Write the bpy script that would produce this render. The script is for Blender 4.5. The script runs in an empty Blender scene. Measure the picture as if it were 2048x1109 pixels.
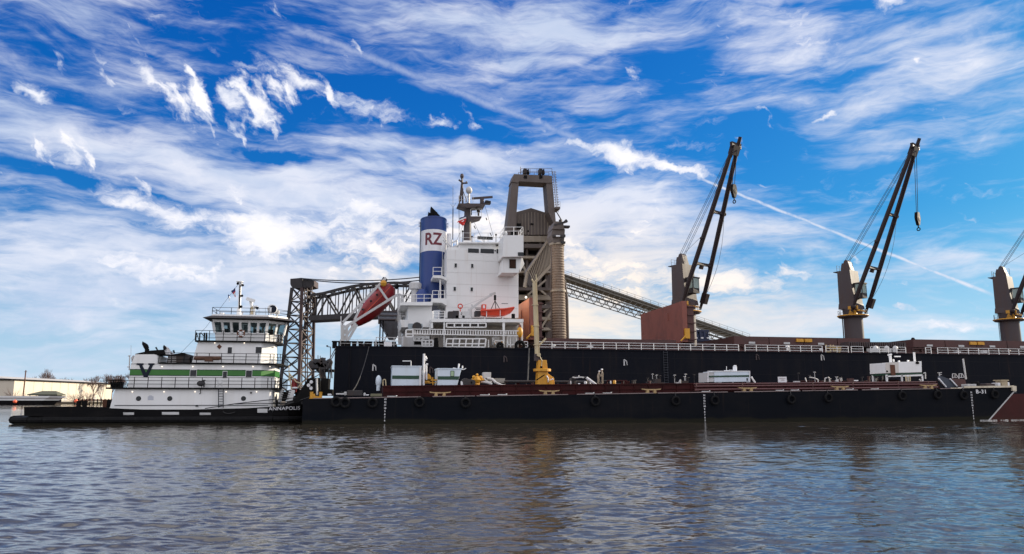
import bpy, bmesh, math, random
import numpy as np
from mathutils import Vector, Matrix
random.seed(7)
D = bpy.data
scene = bpy.context.scene
col = scene.collection

# ------------------------------------------------------------------ camera
YAW = math.radians(10.76)          # camera looks 10.8 degrees to the right of the quay normal
PIT = math.atan(0.1679)
FPX = 1480.0
CAM = Vector((0, 0, 2.25))
fw = Vector((math.sin(YAW)*math.cos(PIT), math.cos(YAW)*math.cos(PIT), math.sin(PIT)))
rt = Vector((math.cos(YAW), -math.sin(YAW), 0))
up = rt.cross(fw)
cam = D.cameras.new("camera"); cam.sensor_width = 36; cam.lens = FPX/2048*36
cam.clip_start = 0.1; cam.clip_end = 20000
camo = D.objects.new("camera", cam); col.objects.link(camo)
camo.matrix_world = Matrix.Translation(CAM) @ Matrix((rt, up, -fw)).transposed().to_4x4()
scene.camera = camo
scene.render.resolution_x = 1024; scene.render.resolution_y = 554

def ray(px, py): return fw*FPX + rt*(px-1024) + up*(554.5-py)
def W(px, py, Y):                  # real-world point on the plane y = Y, found from survey marks on the photo
    r = ray(px, py); return CAM + r*(Y/r.y)
def WZ(px, py, z):
    r = ray(px, py); return CAM + r*((z-CAM.z)/r.z)
def DD(px, py, dist):              # point at horizontal camera distance dist
    r = ray(px, py); h = Vector((math.sin(YAW), math.cos(YAW), 0)); return CAM + r*(dist/r.dot(h))

# ------------------------------------------------------------------ view
scene.view_settings.view_transform = 'Standard'; scene.view_settings.look = 'None'
scene.view_settings.exposure = 0.5; scene.view_settings.gamma = 1.0
scene.view_settings.use_curve_mapping = False
scene.render.engine = 'CYCLES'
scene.cycles.max_bounces = 6; scene.cycles.transparent_max_bounces = 12
scene.cycles.sample_clamp_indirect = 4.0

# ------------------------------------------------------------------ sun and sky
SUN_EL = math.radians(19); SUN_AZ = math.radians(74)     # azimuth measured from +Y towards +X
sd = Vector((math.sin(SUN_AZ)*math.cos(SUN_EL), math.cos(SUN_AZ)*math.cos(SUN_EL), math.sin(SUN_EL)))
sun = D.lights.new("sun", 'SUN'); sun.energy = 5.0; sun.angle = math.radians(0.5); sun.color = (1.0, .87, .68)
suno = D.objects.new("sun", sun); col.objects.link(suno)
suno.rotation_euler = sd.to_track_quat('Z', 'Y').to_euler(); suno.location = (60, 30, 60)

world = D.worlds.new("World"); scene.world = world; world.use_nodes = True
nt = world.node_tree; nt.nodes.clear()
def N(t, **k):
    n = nt.nodes.new(t)
    for a, b in k.items(): setattr(n, a, b)
    return n
def sock(s, v):
    if isinstance(v, bpy.types.NodeSocket): nt.links.new(v, s)
    elif v is not None: s.default_value = v
def M(op, a, b=None, c=None, clamp=False):
    n = N('ShaderNodeMath', operation=op, use_clamp=clamp)
    sock(n.inputs[0], a); sock(n.inputs[1], b); sock(n.inputs[2], c); return n.outputs[0]
def SS(v, lo, hi, a=0.0, b=1.0):
    n = N('ShaderNodeMapRange', interpolation_type='SMOOTHSTEP')
    sock(n.inputs[0], v); sock(n.inputs[1], lo); sock(n.inputs[2], hi); sock(n.inputs[3], a); sock(n.inputs[4], b); return n.outputs[0]
def MIX(f, a, b):
    n = N('ShaderNodeMix', data_type='RGBA'); sock(n.inputs[0], f); sock(n.inputs[6], a); sock(n.inputs[7], b); return n.outputs[2]
def NZ(vec, scale, detail=5, rough=.55, dist=0.0):
    n = N('ShaderNodeTexNoise'); sock(n.inputs['Vector'], vec); n.inputs['Scale'].default_value = scale
    n.inputs['Detail'].default_value = detail; n.inputs['Roughness'].default_value = rough; n.inputs['Distortion'].default_value = dist
    return n.outputs[0]
def MAP(vec, loc=(0,0,0), rot=0, sc=(1,1,1), tex=False):
    n = N('ShaderNodeMapping', vector_type='TEXTURE' if tex else 'POINT'); sock(n.inputs[0], vec)
    n.inputs['Location'].default_value = loc; n.inputs['Rotation'].default_value = (0, 0, rot); n.inputs['Scale'].default_value = sc
    return n.outputs[0]
sky = N('ShaderNodeTexSky', sky_type='NISHITA', sun_disc=False, sun_elevation=SUN_EL, sun_rotation=SUN_AZ,
        air_density=1.0, dust_density=0.6, ozone_density=2.2, altitude=0)
tc = N('ShaderNodeTexCoord'); sx = N('ShaderNodeSeparateXYZ'); nt.links.new(tc.outputs['Generated'], sx.inputs[0])
dx, dy, dz = sx.outputs
az = M('ARCTAN2', dx, dy); el = M('ARCSINE', dz)
cb = N('ShaderNodeCombineXYZ'); sock(cb.inputs[0], az); sock(cb.inputs[1], el); AE = cb.outputs[0]
den = M('ADD', M('MAXIMUM', dz, 0.0), 0.16)
cp = N('ShaderNodeCombineXYZ'); sock(cp.inputs[0], M('DIVIDE', dx, den)); sock(cp.inputs[1], M('DIVIDE', dy, den)); CP = cp.outputs[0]
# slow warp so that cloud edges wander
wn = N('ShaderNodeTexNoise'); sock(wn.inputs['Vector'], AE); wn.inputs['Scale'].default_value = 7; wn.inputs['Detail'].default_value = 4
wv = N('ShaderNodeVectorMath', operation='MULTIPLY_ADD'); nt.links.new(wn.outputs['Color'], wv.inputs[0]); wv.inputs[1].default_value = (.10, .07, 0)
sub = N('ShaderNodeVectorMath', operation='ADD'); nt.links.new(AE, sub.inputs[0]); sub.inputs[1].default_value = (-.05, -.035, 0)
nt.links.new(sub.outputs[0], wv.inputs[2]); AW = wv.outputs[0]
wn2 = N('ShaderNodeTexNoise'); sock(wn2.inputs['Vector'], AE); wn2.inputs['Scale'].default_value = 26; wn2.inputs['Detail'].default_value = 4; wn2.inputs['Roughness'].default_value = .6
wv2 = N('ShaderNodeVectorMath', operation='MULTIPLY_ADD'); nt.links.new(wn2.outputs['Color'], wv2.inputs[0]); wv2.inputs[1].default_value = (.045, .035, 0)
sub2 = N('ShaderNodeVectorMath', operation='ADD'); nt.links.new(AE, sub2.inputs[0]); sub2.inputs[1].default_value = (-.0225, -.0175, 0)
nt.links.new(sub2.outputs[0], wv2.inputs[2]); AF = wv2.outputs[0]
def ae(px, py):
    r = ray(px, py).normalized(); return Vector((math.atan2(r.x, r.y), math.asin(r.z)))
def split(v):
    n = N('ShaderNodeSeparateXYZ'); nt.links.new(v, n.inputs[0]); return n.outputs[0], n.outputs[1]
SPL = {'W': split(AW), 'F': split(AF), 'E': (az, el)}
def blobs(items, base, key=None):          # soft elliptical patches of cloud, each at its own bearing and height, summed one after another
    acc = base
    for (px, py, rx, ry, deg, wt) in items:
        X_, Y_ = SPL[key or ('W' if rx > 160 else 'F')]
        c = ae(px, py); a = math.radians(deg)
        u = ae(px+rx*math.cos(a), py+rx*math.sin(a)) - c; v = ae(px-ry*math.sin(a), py+ry*math.cos(a)) - c
        q = N('ShaderNodeCombineXYZ'); sock(q.inputs[0], X_); sock(q.inputs[1], Y_); sock(q.inputs[2], acc)
        m = MAP(q.outputs[0], (c.x, c.y, 0), math.atan2(u.y, u.x), (u.length, v.length, 1e5), True)
        L = N('ShaderNodeVectorMath', operation='LENGTH'); nt.links.new(m, L.inputs[0])
        acc = M('ADD', SS(L.outputs['Value'], 1.0, 0.0, 0.0, wt), acc)
    return acc
# --- thin high cloud (veils and streaks): where it lies in the sky
VB = [
    (950, 50, 480, 120, 12, .28), (1180, 60, 240, 110, 0, .24), (300, 60, 500, 90, 14, .16), (60, 250, 300, 110, 22, .28),
    (330, 330, 400, 80, 18, .22), (780, 300, 420, 60, 4, .42), (620, 400, 560, 110, 10, .55), (1130, 400, 420, 90, 12, .50),
    (1250, 480, 330, 130, 4, .50), (1480, 480, 260, 60, 10, .35), (1600, 80, 220, 110, 0, .34), (1930, 130, 260, 90, 4, .38), (1720, 220, 320, 40, -16, .30),
    (300, 560, 900, 130, 4, .50), (1930, 520, 160, 40, 3, .30), (150, 470, 420, 70, 8, .30), (1100, 640, 700, 120, 0, .5), (1750, 650, 400, 60, 0, .35),
    (850, 205, 330, 62, 15, -.62), (560, 215, 340, 110, 12, -.55), (500, 110, 260, 40, 14, -.30), (1330, 150, 210, 90, -8, -.52), (1560, 320, 330, 110, 10, -.50),
    (1930, 410, 260, 130, 0, -.35), (130, 350, 190, 26, 16, -.44), (300, 400, 260, 24, 16, -.44), (540, 310, 120, 16, 6, -.50), (100, 120, 160, 50, 20, -.16), (1500, 520, 200, 40, 8, -.12)]
st1 = NZ(MAP(AW, (0,0,0), math.radians(19), (3.0, 15, 1)), 1.6, 7, .62, .4)
st2 = NZ(MAP(AE, (3,1,0), math.radians(24), (5, 26, 1)), 2.2, 6, .6, .8)
vd = blobs(VB, M('ADD', M('MULTIPLY', M('SUBTRACT', st1, .5), 1.9), .30))
vd = M('ADD', vd, M('MULTIPLY', M('SUBTRACT', st2, .5), .85))
VEIL = M('MULTIPLY', SS(vd, .06, .95), .92)
# --- denser cloud
DB = [
    (300, 158, 74, 34, 50, .95), (395, 190, 74, 34, 50, .95), (462, 203, 70, 32, 56, .92), (200, 118, 52, 24, 35, .7), (70, 195, 80, 20, 30, .70),
    (570, 150, 115, 55, 8, .62), (735, 218, 115, 38, 14, .70), (885, 247, 50, 14, 4, .80), (545, 238, 42, 16, 10, .75), (545, 215, 34, 12, 20, .65), (430, 105, 60, 16, 10, .4), (470, 130, 60, 14, 20, .4),
    (1250, 308, 150, 42, 14, 1.05), (1370, 340, 95, 18, 18, 1.0), (1150, 283, 60, 18, 10, .65), (1035, 308, 90, 22, 4, .8), (1000, 203, 52, 20, 8, .6), (1090, 245, 60, 10, 6, .5),
    (1600, 55, 100, 65, 60, .62), (1690, 92, 130, 34, -6, .62), (1960, 125, 160, 46, 2, .60), (1775, 3, 56, 26, 6, 1.0), (1833, 127, 24, 18, 60, .8), (1665, 228, 75, 13, -22, .60),
    (230, 370, 150, 42, 35, .60), (370, 335, 110, 34, 42, .62), (470, 380, 120, 30, 40, .55), (100, 300, 130, 26, 32, .55), (50, 270, 90, 20, 35, .4),
    (520, 470, 440, 70, 4, .66), (540, 470, 90, 52, 0, .45), (740, 420, 420, 75, 8, .58), (1180, 480, 330, 100, 5, .70), (880, 480, 500, 130, 4, .46),
    (480, 540, 640, 70, 3, .66), (150, 530, 330, 50, 4, .52), (1500, 575, 260, 52, 4, .78), (1250, 590, 340, 100, 2, .66), (1810, 615, 50, 11, 2, .85),
    (1900, 655, 280, 28, 3, .68), (1530, 378, 36, 10, 5, .75), (1495, 390, 40, 10, 15, .7), (1640, 440, 46, 22, 10, .40), (1600, 545, 80, 18, 15, .45), (1950, 515, 130, 18, 4, .40),
    (120, 425, 330, 26, 6, -.40), (330, 498, 130, 16, 4, -.40), (620, 660, 900, 50, 2, .16), (950, 610, 420, 80, 0, .42), (400, 440, 500, 60, 6, .30), (250, 600, 500, 60, 2, .30), (1300, 430, 260, 40, 8, .3), (620, 170, 70, 20, 20, .5), (160, 160, 70, 22, 30, .5), (250, 215, 60, 18, 35, .5)]
d1 = NZ(MAP(AF, (1.7, .3, 0), math.radians(14), (1, 2.0, 1)), 12, 7, .60, .25)
d2 = NZ(MAP(AF, (0,0,0), math.radians(-38), (1.0, 3.6, 1)), 26, 4, .6, .2)
dd = blobs(DB, M('ADD', M('MULTIPLY', M('SUBTRACT', d1, .5), 2.1), -.06))
dd = M('ADD', dd, M('MULTIPLY', M('SUBTRACT', d2, .5), .9))
DEN = SS(dd, .12, .95)
# --- aircraft trails: long straight arcs in the sky
def trail(p, q, w, wt, grow=0):
    P_, Q_ = ray(*p).normalized(), ray(*q).normalized()
    n = P_.cross(Q_).normalized(); mid = (P_+Q_).normalized(); half = math.acos(max(-1, min(1, P_.dot(mid))))
    def dot(v):
        m = N('ShaderNodeVectorMath', operation='DOT_PRODUCT'); nt.links.new(tc.outputs['Generated'], m.inputs[0]); m.inputs[1].default_value = v
        return m.outputs['Value']
    wob = M('MULTIPLY', M('SUBTRACT', NZ(AE, 34, 3, .6), .5), w*1.1)
    ds = M('ABSOLUTE', M('ADD', dot(n), wob))
    a = SS(ds, w, 0.0, 0, wt); b = SS(dot(mid), math.cos(half), math.cos(half*.86))
    return M('MULTIPLY', M('MULTIPLY', a, b), SS(NZ(AE, 55, 4, .7), .25, .6, .45, 1.0))
T1 = trail((1385, 352), (2000, 596), .0033, .95); T2 = trail((560, 45), (1180, 287), .008, .42); T3 = trail((-40, 290), (300, 372), .006, .5); T4 = trail((60, 262), (420, 400), .007, .4)
TR = M('MAXIMUM', M('MAXIMUM', T1, T2), M('MAXIMUM', T3, T4))
# rows of small puffs, upper left and centre
def MAP2(vec, rot, sc): return MAP(MAP(vec, (0, 0, 0), rot), (0, 0, 0), 0, sc)
r1 = NZ(MAP2(AF, math.radians(52), (.42, 1.25, 1)), 27, 4, .5, .1)
r2 = NZ(MAP2(AE, math.radians(20), (.8, 1.6, 1)), 62, 3, .55, .3)
rp = blobs([(380, 185, 330, 130, 18, 1.05), (580, 165, 170, 75, 8, .95), (740, 220, 150, 50, 14, .7), (300, 370, 330, 70, 28, .6), (90, 290, 240, 90, 25, .7), (880, 245, 120, 30, 6, .7), (1500, 560, 260, 60, 4, .45), (1250, 560, 300, 80, 4, .4)],
           M('ADD', M('ADD', M('MULTIPLY', M('SUBTRACT', r1, .5), 4.6), -.66), M('MULTIPLY', M('SUBTRACT', r2, .5), 1.1)))
RIP = SS(rp, .0, .75)
# bright broken overcast added out of view, behind and above, to fill shaded walls
dv = M('ADD', M('MULTIPLY', dx, math.sin(YAW)), M('MULTIPLY', dy, math.cos(YAW)))
back = M('MAXIMUM', SS(dv, .42, -.05), SS(el, .54, .72))
back = M('MULTIPLY', back, SS(NZ(CP, 1.3, 4, .6), .25, .55, .70, 1.0))
ALPHA = M('MAXIMUM', M('MAXIMUM', M('MAXIMUM', VEIL, DEN), M('MAXIMUM', TR, RIP)), back)
# --- colours
hs = N('ShaderNodeHueSaturation'); hs.inputs['Hue'].default_value = .505; hs.inputs['Saturation'].default_value = 1.45; hs.inputs['Value'].default_value = 1.0
nt.links.new(sky.outputs[0], hs.inputs['Color'])
mulv = N('ShaderNodeVectorMath', operation='MULTIPLY'); nt.links.new(hs.outputs[0], mulv.inputs[0]); mulv.inputs[1].default_value = (.17, .80, 1.80)
cmp1 = N('ShaderNodeVectorMath', operation='MULTIPLY_ADD'); nt.links.new(mulv.outputs[0], cmp1.inputs[0]); cmp1.inputs[1].default_value = (.105, .105, .105); cmp1.inputs[2].default_value = (1, 1, 1)
cmp2 = N('ShaderNodeVectorMath', operation='DIVIDE'); nt.links.new(mulv.outputs[0], cmp2.inputs[0]); nt.links.new(cmp1.outputs[0], cmp2.inputs[1])
shade = NZ(MAP(AW, (5,2,0), 0, (1, 2.2, 1)), 6, 6, .6)
cshade = M('ADD', M('MULTIPLY', M('MAXIMUM', SS(dd, .3, 1.5), M('MAXIMUM', SS(rp, .1, 1.2), back)), .7), SS(shade, .35, .65, 0, .45), None, True)
cl = MIX(cshade, (4.3, 4.95, 6.3, 1), (8.0, 7.7, 7.8, 1))
warm = blobs([(1150, 620, 900, 260, 0, 1.0)], 0.0, 'E')
cl = MIX(M('MULTIPLY', warm, .75), cl, (8.3, 7.0, 5.5, 1))
hz = SS(el, .24, .0)
base = MIX(M('MULTIPLY', hz, .80), cmp2.outputs[0], (4.3, 5.5, 6.8, 1))
cl = MIX(back, cl, (8.2, 8.2, 8.9, 1))
skyc = MIX(ALPHA, base, cl)
bg = N('ShaderNodeBackground'); bg.inputs['Strength'].default_value = 0.10; nt.links.new(skyc, bg.inputs['Color'])
wo = N('ShaderNodeOutputWorld'); nt.links.new(bg.outputs[0], wo.inputs[0])

# ------------------------------------------------------------------ materials
def pm(name, c, rough=.55, metal=0.0, c2=None, amt=.5, sc=(1.2, 1.2, .35), nscale=1.0, bump=0.0, lo=.42, hi=.72, spec=.5, coat=0.0, streak=None, sk=.5, wet=False):
    m = D.materials.new(name); m.use_nodes = True; t = m.node_tree; p = t.nodes['Principled BSDF']; L = t.links.new
    p.inputs['Roughness'].default_value = rough; p.inputs['Metallic'].default_value = metal
    p.inputs['Specular IOR Level'].default_value = spec; p.inputs['Coat Weight'].default_value = coat
    c = tuple(c)+(1,)
    if c2 is None: c2 = tuple(x*.72 for x in c[:3])
    c2 = tuple(c2)+(1,)
    g = t.nodes.new('ShaderNodeNewGeometry'); mp = t.nodes.new('ShaderNodeMapping'); L(g.outputs['Position'], mp.inputs[0]); mp.inputs['Scale'].default_value = sc
    n = t.nodes.new('ShaderNodeTexNoise'); L(mp.outputs[0], n.inputs['Vector']); n.inputs['Scale'].default_value = nscale; n.inputs['Detail'].default_value = 8; n.inputs['Roughness'].default_value = .65
    r = t.nodes.new('ShaderNodeMapRange'); r.interpolation_type = 'SMOOTHSTEP'; L(n.outputs[0], r.inputs[0]); r.inputs[1].default_value = lo; r.inputs[2].default_value = hi; r.inputs[4].default_value = amt
    x = t.nodes.new('ShaderNodeMix'); x.data_type = 'RGBA'; L(r.outputs[0], x.inputs[0]); x.inputs[6].default_value = c; x.inputs[7].default_value = c2; out = x.outputs[2]
    if streak:                         # thin rust runs down the plating
        m3 = t.nodes.new('ShaderNodeMapping'); L(g.outputs['Position'], m3.inputs[0]); m3.inputs['Scale'].default_value = (2.6, 2.6, .10)
        n3 = t.nodes.new('ShaderNodeTexNoise'); L(m3.outputs[0], n3.inputs['Vector']); n3.inputs['Scale'].default_value = 1.0; n3.inputs['Detail'].default_value = 6; n3.inputs['Roughness'].default_value = .7
        r3 = t.nodes.new('ShaderNodeMapRange'); r3.interpolation_type = 'SMOOTHSTEP'; L(n3.outputs[0], r3.inputs[0]); r3.inputs[1].default_value = .56; r3.inputs[2].default_value = .78; r3.inputs[4].default_value = sk
        x3 = t.nodes.new('ShaderNodeMix'); x3.data_type = 'RGBA'; L(r3.outputs[0], x3.inputs[0]); L(out, x3.inputs[6]); x3.inputs[7].default_value = tuple(streak)+(1,); out = x3.outputs[2]
    if wet:                            # weed and slime band just above the water
        sz = t.nodes.new('ShaderNodeSeparateXYZ'); L(g.outputs['Position'], sz.inputs[0]); ad = t.nodes.new('ShaderNodeMath'); ad.operation = 'MULTIPLY_ADD'; L(n.outputs[0], ad.inputs[0]); ad.inputs[1].default_value = -.9; L(sz.outputs[2], ad.inputs[2])
        r4 = t.nodes.new('ShaderNodeMapRange'); r4.interpolation_type = 'SMOOTHSTEP'; L(ad.outputs[0], r4.inputs[0]); r4.inputs[1].default_value = -.18; r4.inputs[2].default_value = .10; r4.inputs[3].default_value = .85; r4.inputs[4].default_value = 0
        x4 = t.nodes.new('ShaderNodeMix'); x4.data_type = 'RGBA'; L(r4.outputs[0], x4.inputs[0]); L(out, x4.inputs[6]); x4.inputs[7].default_value = (.018, .017, .011, 1); out = x4.outputs[2]
    L(out, p.inputs['Base Color'])
    rr = t.nodes.new('ShaderNodeMapRange'); L(n.outputs[0], rr.inputs[0]); rr.inputs[3].default_value = max(.04, rough-.12); rr.inputs[4].default_value = min(1, rough+.15); L(rr.outputs[0], p.inputs['Roughness'])
    if bump:
        b = t.nodes.new('ShaderNodeBump'); b.inputs['Strength'].default_value = bump; b.inputs['Distance'].default_value = .05; L(n.outputs[0], b.inputs['Height']); L(b.outputs[0], p.inputs['Normal'])
    return m
def emis(name, c, s):
    m = D.materials.new(name); m.use_nodes = True; p = m.node_tree.nodes['Principled BSDF']
    p.inputs['Base Color'].default_value = tuple(c)+(1,); p.inputs['Emission Color'].default_value = tuple(c)+(1,); p.inputs['Emission Strength'].default_value = s; return m
def glassm(name, tint, tr):
    m = D.materials.new(name); m.use_nodes = True; t = m.node_tree; p = t.nodes['Principled BSDF']
    p.inputs['Base Color'].default_value = tint+(1,); p.inputs['Roughness'].default_value = .04
    a = t.nodes.new('ShaderNodeBsdfTransparent'); a.inputs[0].default_value = (.75, .85, .86, 1); x = t.nodes.new('ShaderNodeMixShader'); x.inputs[0].default_value = 1-tr
    t.links.new(a.outputs[0], x.inputs[1]); t.links.new(p.outputs[0], x.inputs[2]); t.links.new(x.outputs[0], t.nodes['Material Output'].inputs[0]); return m
WHITE = pm('white_paint', (.80, .80, .79), .4, streak=(.42, .30, .20), sk=.16, c2=(.66, .63, .58), amt=.28, sc=(.5, .5, .12), nscale=1.6)
SHIPW = pm('ship_white_paint', (.74, .74, .73), .45, streak=(.33, .19, .11), sk=.5, c2=(.56, .47, .38), amt=.45, sc=(.7, .7, .09), nscale=1.3, lo=.5, hi=.82)
GREYW = pm('pale_grey_paint', (.52, .52, .52), .5, c2=(.40, .35, .30), amt=.5)
BLACK = pm('black_hull_paint', (.0042, .0042, .005), .55, streak=(.02, .014, .011), wet=True, spec=.08, c2=(.012, .011, .011), amt=.8, sc=(.25, .25, .9), nscale=1.1, bump=.15)
SHIPBLK = pm('ship_black_paint', (.0075, .0088, .0135), .65, streak=(.05, .030, .022), sk=.5, spec=.06, c2=(.017, .016, .018), amt=.7, sc=(.25, .25, .07), nscale=1.4, bump=.1)
BARGEBLK = pm('barge_black_paint', (.0045, .0058, .0090), .6, streak=(.036, .025, .019), sk=.5, wet=True, spec=.06, c2=(.010, .010, .012), amt=.8, sc=(.2, .2, .5), nscale=1.0, bump=.2)
RED = pm('antifouling_red', (.062, .019, .018), .65, spec=.1, c2=(.04, .02, .018), amt=.7, sc=(.3, .3, .2))
MAROON = pm('maroon_deck_paint', (.045, .010, .010), .6, spec=.1, c2=(.022, .010, .010), amt=.8, sc=(.5, .5, 1.4), nscale=1.0)
HATCH = pm('hatch_oxide_paint', (.23, .070, .048), .6, c2=(.13, .05, .04), amt=.6, sc=(.4, .4, .25), nscale=1.4)
HATCHD = pm('hatch_coaming_paint', (.080, .030, .026), .65, c2=(.06, .034, .03), amt=.7, sc=(.5, .5, .5))
STEELG = pm('dark_steel_grey', (.045, .044, .047), .6, spec=.15, c2=(.09, .055, .035), amt=.5)
BLK = pm('black_steel', (.006, .006, .0065), .6, spec=.08, c2=(.016, .014, .012), amt=.6)
CRANEP = pm('crane_grey_brown', (.066, .053, .056), .55, spec=.3, streak=(.09, .045, .025), sk=.6, c2=(.085, .05, .038), amt=.6, sc=(1, 1, .3))
JIBP = pm('jib_dark_paint', (.026, .018, .020), .5, c2=(.04, .026, .02), amt=.5, spec=.2)
BLUE = pm('funnel_blue', (.010, .038, .19), .4, c2=(.014, .045, .16), amt=.5, sc=(.6, .6, .1), nscale=1.5)
FUNW = pm('funnel_white', (.74, .74, .76), .45, c2=(.5, .48, .46), amt=.5)
REDTXT = pm('lettering_red', (.14, .012, .025), .5)
ORANGE = pm('rescue_orange', (.62, .055, .022), .45, c2=(.5, .06, .03), amt=.4)
DKRED = pm('lifeboat_red', (.25, .012, .012), .4, c2=(.12, .012, .01), amt=.5)
YEL = pm('machinery_yellow', (.62, .30, .018), .45, c2=(.38, .17, .02), amt=.5, nscale=2)
CREAMP = pm('crane_boom_cream', (.53, .44, .27), .5, c2=(.32, .24, .14), amt=.5, nscale=2)
GREEN = pm('stripe_green', (.028, .155, .016), .4, c2=(.022, .12, .02), amt=.4)
DKGREEN = pm('dark_green_stripe', (.012, .055, .028), .5)
NAVY = pm('logo_navy', (.008, .013, .026), .5, spec=.2)
LBLUE = pm('shed_pale_blue_white', (.60, .68, .76), .4, c2=(.5, .54, .56), amt=.4)
GLASSD = pm('dark_window_glass', (.008, .010, .013), .10, c2=(.014, .018, .02), amt=.5, spec=.35)
GLASSP = glassm('wheelhouse_glass', (.02, .04, .045), .62)
BROWNS = pm('bridge_brown_steel', (.035, .017, .017), .6, c2=(.055, .024, .02), amt=.6, sc=(.3, .3, .3))
BROWND = pm('bridge_dark_steel', (.018, .015, .017), .6)
ELEV = pm('elevator_taupe_steel', streak=(.07, .04, .025), sk=.6, c=(.11, .088, .078), rough=.65, c2=(.065, .046, .038), amt=.7, sc=(.25, .25, .08), nscale=1.4)
ELEVL = pm('elevator_light_trim', (.30, .255, .20), .6, c2=(.2, .15, .1), amt=.5)
SPOUT = pm('spout_tan_canvas', (.20, .148, .11), .75, c2=(.12, .08, .055), amt=.6, sc=(1, 1, .5), nscale=1.5)
CONV = pm('conveyor_galvanised', (.16, .15, .125), .6, c2=(.10, .085, .065), amt=.5)
RUBBER = pm('tyre_rubber', (.009, .009, .010), .85, spec=.1, c2=(.022, .022, .022), amt=.6, nscale=4, bump=.3)
RUST = pm('rust_brown', (.12, .045, .022), .8, c2=(.06, .025, .015), amt=.8, nscale=3)
CREAM = pm('warehouse_cream', (.56, .50, .41), .75, streak=(.3, .22, .14), sk=.3, c2=(.46, .40, .31), amt=.4, sc=(.15, .15, .05))
ROOFM = pm('warehouse_roof', (.42, .40, .38), .7)
SAND = pm('shore_ground', (.12, .09, .06), .95, c2=(.06, .055, .03), amt=.9, sc=(.05, .05, .05), nscale=1)
CONC = pm('quay_concrete', (.27, .25, .22), .9, c2=(.16, .14, .11), amt=.7, sc=(.2, .2, .4))
BARK = pm('winter_bark', (.13, .085, .075), .9, c2=(.08, .05, .04), amt=.6, nscale=.5)
ROPE = pm('mooring_rope', (.03, .03, .032), .9, c2=(.09, .085, .08), amt=.6, nscale=4)
CABLE = pm('wire_rope', (.030, .034, .045), .6)
LIME = pm('flag_white', (.75, .75, .75), .8)
FRED = pm('flag_red', (.55, .03, .03), .8)
FBLUE = pm('flag_blue', (.02, .03, .12), .8)
SKIN = pm('skin', (.35, .2, .14), .6)
BEIGE = pm('work_clothes_beige', (.34, .28, .21), .9, c2=(.24, .2, .15), amt=.5, nscale=6)
BLUEM = pm('hopper_navy_paint', (.014, .022, .06), .5)
TARP = pm('brown_tarp', (.10, .048, .030), .85, c2=(.05, .03, .02), amt=.7, nscale=5)
LAMP = emis('lit_deck_lamp', (1, .86, .7), 1.6)
GALLERY = pm('gallery_shade_beige', (.40, .36, .32), .6, streak=(.22, .13, .08), sk=.5, c2=(.28, .23, .19), amt=.6)  # shade of the recess under the boat deck, put into the wall colour
HOPG = pm('hopper_blue_grey', (.16, .17, .20), .6, c2=(.08, .075, .075), amt=.6)
FOAM = pm('foam_white', (.7, .7, .7), .8)

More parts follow.
